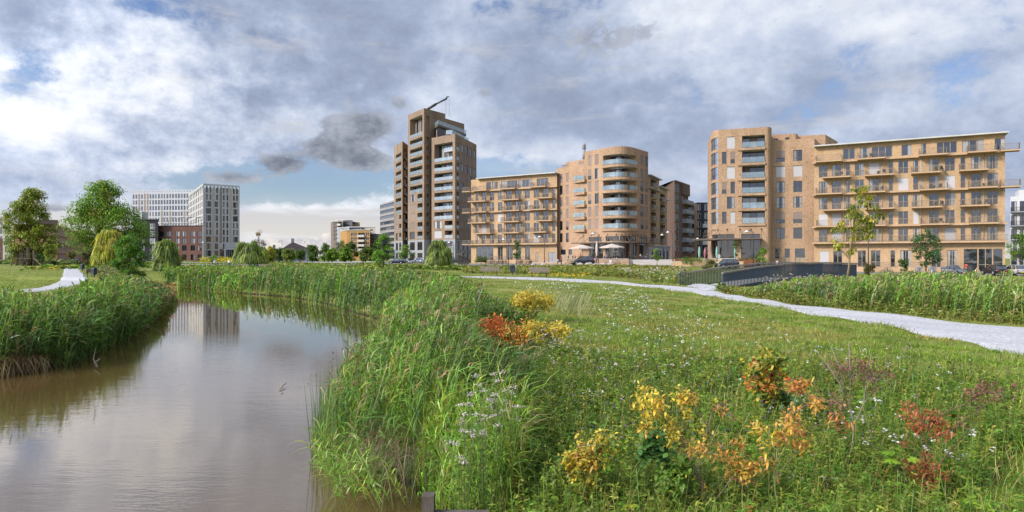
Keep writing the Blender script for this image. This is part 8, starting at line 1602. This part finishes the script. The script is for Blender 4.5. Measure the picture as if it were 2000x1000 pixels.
# ------------------------------------------------------------------ playground and timber sculpture
pl = on(48, 147); root = empty('playground_frame', pl, 0, 'wooden climbing tower with stair and slide under the left tree', 'playground', None); pw = pm('playground_wood', (.15, .115, .085), .9, .25, 4., (1, 1, .4)); kx = 147/F
X_ = lambda px: (px-48)*kx
for px, top in ((34, 4.6), (42, 4.4), (55, 4.2), (66, 3.3)):
    m = MB(); m.tube([(X_(px), 0, -.2), (X_(px)+.05, 0, top*.5), (X_(px)-.04, 0, top)], [.42 if px < 60 else .28, .36 if px < 60 else .24, .3 if px < 60 else .2], 8); m.build('post', pw, root)
m = MB(); m.box(X_(40), X_(66), -.9, .9, 1.5, 1.65); m.build('platform', pw, root)
m = MB(); [m.box(X_(44)+i*.35, X_(44)+i*.35+.09, -.95, -.88, 1.66, 2.6) for i in range(7)]; m.box(X_(42), X_(66), -.96, -.87, 2.61, 2.7); m.build('railing', pw, root)
m = MB(); [m.box(X_(50)+i*.0, X_(60), -1.1-i*.28, -.85-i*.28, 1.3-i*.24, 1.36-i*.24) for i in range(5)]; m.build('stair', pw, root)
m = MB(); [m.tube([(X_(20), 0, .2), (X_(28), .1, .7), (X_(36), 0, 1.1)], .12, 6), m.tube([(X_(24), -.3, 0), (X_(27), -.3, 2.2)], .08, 6)]; m.build('balance_beam', pw, root)
m = MB(); sl2 = [(X_(66), 0, 1.7), (X_(70), 0, 1.35), (X_(75), 0, .8), (X_(80), 0, .35), (X_(84), 0, .22)]
for a, b in zip(sl2, sl2[1:]): m.hexa([(a[0], -.35, a[2]-.08), (b[0], -.35, b[2]-.08), (b[0], .35, b[2]-.08), (a[0], .35, a[2]-.08), (a[0], -.35, a[2]+.12), (b[0], -.35, b[2]+.12), (b[0], .35, b[2]+.12), (a[0], .35, a[2]+.12)])
m.build('slide', pm('slide_tan', (.36, .26, .17), .5, .1, 3.), root)
so_ = on(904, 140); root = empty('timber_sculpture', so_, R(12), 'leaning hut of rough dark planks on the verge right of the round willow', 'sculpture'); kx = 140/F; sw_ = pm('rough_timber', (.10, .088, .078), .95, .35, 4., (1, 1, .3), bump=.5); rg = random.Random(3)
m = MB()
for i in range(13): x = -1.15+i*.19; h = 2.15-.075*i+rg.uniform(-.15, .15); m.hexa([(x, -.05, -.1), (x+.15, -.05, -.1), (x+.15, .03, -.1), (x, .03, -.1), (x+.05+.1*rg.random(), -.55, h), (x+.19, -.55, h-.05), (x+.19, -.48, h-.05), (x+.05, -.48, h)])
m.build('plank_wall', sw_, root); m = MB()
for a, b in (((-1.3, -.6, 1.9), (.4, -.5, 2.9)), ((-.9, -.65, 2.2), (1.3, -.4, 1.2)), ((-1.0, .3, 0), (-1.05, -.3, 2.6)), ((-.25, .3, 0), (-.15, -.4, 2.7)), ((-.6, -.6, 2.35), (.3, -.6, 2.55))): m.tube([a, b], .085, 6)
m.build('beam', sw_, root); m = MB(); m.hexa([(-1.25, -.7, 2.0), (1.25, -.75, 1.25), (1.3, .5, 1.15), (-1.2, .55, 1.95), (-1.25, -.7, 2.07), (1.25, -.75, 1.32), (1.3, .5, 1.22), (-1.2, .55, 2.02)]); m.build('plank_roof', sw_, root)
# ------------------------------------------------------------------ fences, signs, cabinets
def fence(label, pts, h, n, m, rails=(.5, .95)):
    P_ = [Vector(p) for p in pts]; root = empty('fence', P_[0], 0, label, 'fence'); L0 = [(b-a).length for a, b in zip(P_, P_[1:])]
    r = MB()
    for zr in rails: r.tube([p-P_[0]+Vector((0, 0, h*zr)) for p in P_], .045, 5)
    r.build('rail', m, root)
    for i in range(n):
        t = i/(n-1)*(len(P_)-1); k = min(int(t), len(P_)-2); p = P_[k].lerp(P_[k+1], t-k)-P_[0]; q = MB(); q.box(p.x-.05, p.x+.05, p.y-.05, p.y+.05, p.z-.2, p.z+h); q.build('post', m, root)
fence('low grey post and rail fence along the far meadow path', [on(644, 172), on(672, 170), on(700, 166)], 1.0, 9, greyconc); fence('thin grey railing on the bank below the red brick block', [on(350, 132), on(400, 130), on(462, 128)], .95, 16, greyconc)
def board(label, px, d, h, w, hh, m, name='sign', cat='sign'):
    root = empty(name, on(px, d), 0, label, cat); p = MB(); p.tube([(0, 0, -.1), (0, 0, h)], .04, 6); p.build('post', paleconc, root); b = MB(); b.box(-w/2, w/2, -.07, -.045, h-hh, h); b.build('sign_board', m, root)
board('small blank grey parking sign on a pole by the dark hatchback', 1404, 104, 2.3, .42, .6, pm('sign_back', (.42, .44, .47), .5)); board('thin marker post with small plate at the plaza edge', 1317, 118, 1.7, .16, .3, post)
def cabinet(label, px, d, w, h, m):
    root = empty('utility_cabinet', on(px, d), 0, label, 'cabinet', 'utility cabinets by the ochre block'); b = MB(); b.box(-w/2, w/2, -.25, .25, -.1, h); b.build('cabinet_body', m, root); t = MB(); t.hexa([(-w/2-.04, -.29, h+.002), (w/2+.04, -.29, h+.002), (w/2+.04, .29, h+.002), (-w/2-.04, .29, h+.002), (-w/2, -.2, h+.08), (w/2, -.2, h+.08), (w/2, .25, h+.08), (-w/2, .25, h+.08)]); t.build('lid', m, root); q = MB(); q.box(-.015, .015, -.262, -.252, .05, h-.05); q.build('door', post, root)
cabinet('grey utility cabinet left of the dark green tree trunk', 1794, 101, .7, 1.1, greyconc); cabinet('wider grey utility cabinet right of the dark green tree trunk', 1821, 101, .95, 1.15, greyconc); cabinet('blue utility cabinet beside the vintage car', 1843, 101, .5, 1.05, pm('cabinet_blue', (.04, .12, .22), .6))
pr = on(1897, 102); root = empty('covered_scooter', pr, 0, 'dark domed covered scooter beside the person in dark red', 'scooter'); m = MB(); m.lathe([(.0, 1.55), (.35, 1.48), (.62, 1.15), (.70, .6), (.66, .15)], 12); m.build('cover', blackp, root); m = MB(); m.disc((0, -.05, .2), 'y', .1, .2, .12, 12); m.build('wheel', tyre, root)
# chairs and plant pots on the tan balconies
pot = pm('clay_pot', (.26, .12, .07), .9)
rg = random.Random(12)
for W_, FL, rows in ((WG, GF, [(4, q6(200)), (4, q6(455)), (4, q6(800)), (3, q6(440)), (3, q6(790)), (2, q6(800)), (2, q6(1070)), (1, q6(800)), (3, q6(1090)), (5, q6(380))]), (WF, FF, [(4, q3(800)), (3, q3(450)), (3, q3(720)), (2, q3(480)), (1, q3(460)), (1, q3(790)), (2, q3(800))])):
    for k, px in rows:
        row = sorted(q_ for j_, q_ in rows if j_ == k); where = {1: ['only'], 2: ['left', 'right'], 3: ['leftmost', 'middle', 'rightmost']}[len(row)][row.index(px)]; rn = ['first', 'second', 'third', 'fourth', 'fifth', 'top'][k]; u = W_.u(px); lb_w = 'ochre block' if W_ is WG else 'tan wing'
        lv = Leaves(); p = W_.loc(u, 1.5, FL[k]+.02); root = empty('potted_plant', p, 0, f'{where} potted plant on the {rn} balcony row of the {lb_w}', 'plant', 'potted plants on balconies'); m = MB(); m.lathe([(.12, 0), (.17, .35), (.15, .35)], 9); m.build('pot', pot, root); q = np.tile([[0, 0, .33]], (60, 1)); lv.blades(q+rng.normal(0, .05, (60, 3)), dirs(60, .8), rng.uniform(.25, .7, 60), .09, .3, jit(g_mid, 60), 2, 'leaf'); lv.build('leaves', LEAF, root)
        p = W_.loc(u+.9, 1.3, FL[k]+.02); root = empty('balcony_chair', p, W_.rot(u)+rg.uniform(-.6, .6), f'dark chair beside the {where} potted plant on the {rn} balcony row of the {lb_w}', 'chair', 'balcony chairs'); m = MB(); m.box(-.27, .27, -.25, .25, .38, .45); m.build('seat', post, root); m = MB(); m.box(-.27, .27, .22, .28, .5, .95); m.build('backrest', post, root); m = MB(); [m.box(x-.025, x+.025, y-.025, y+.025, 0, .379) for x in (-.22, .22) for y in (-.2, .2)]; m.build('leg_frame', post, root)
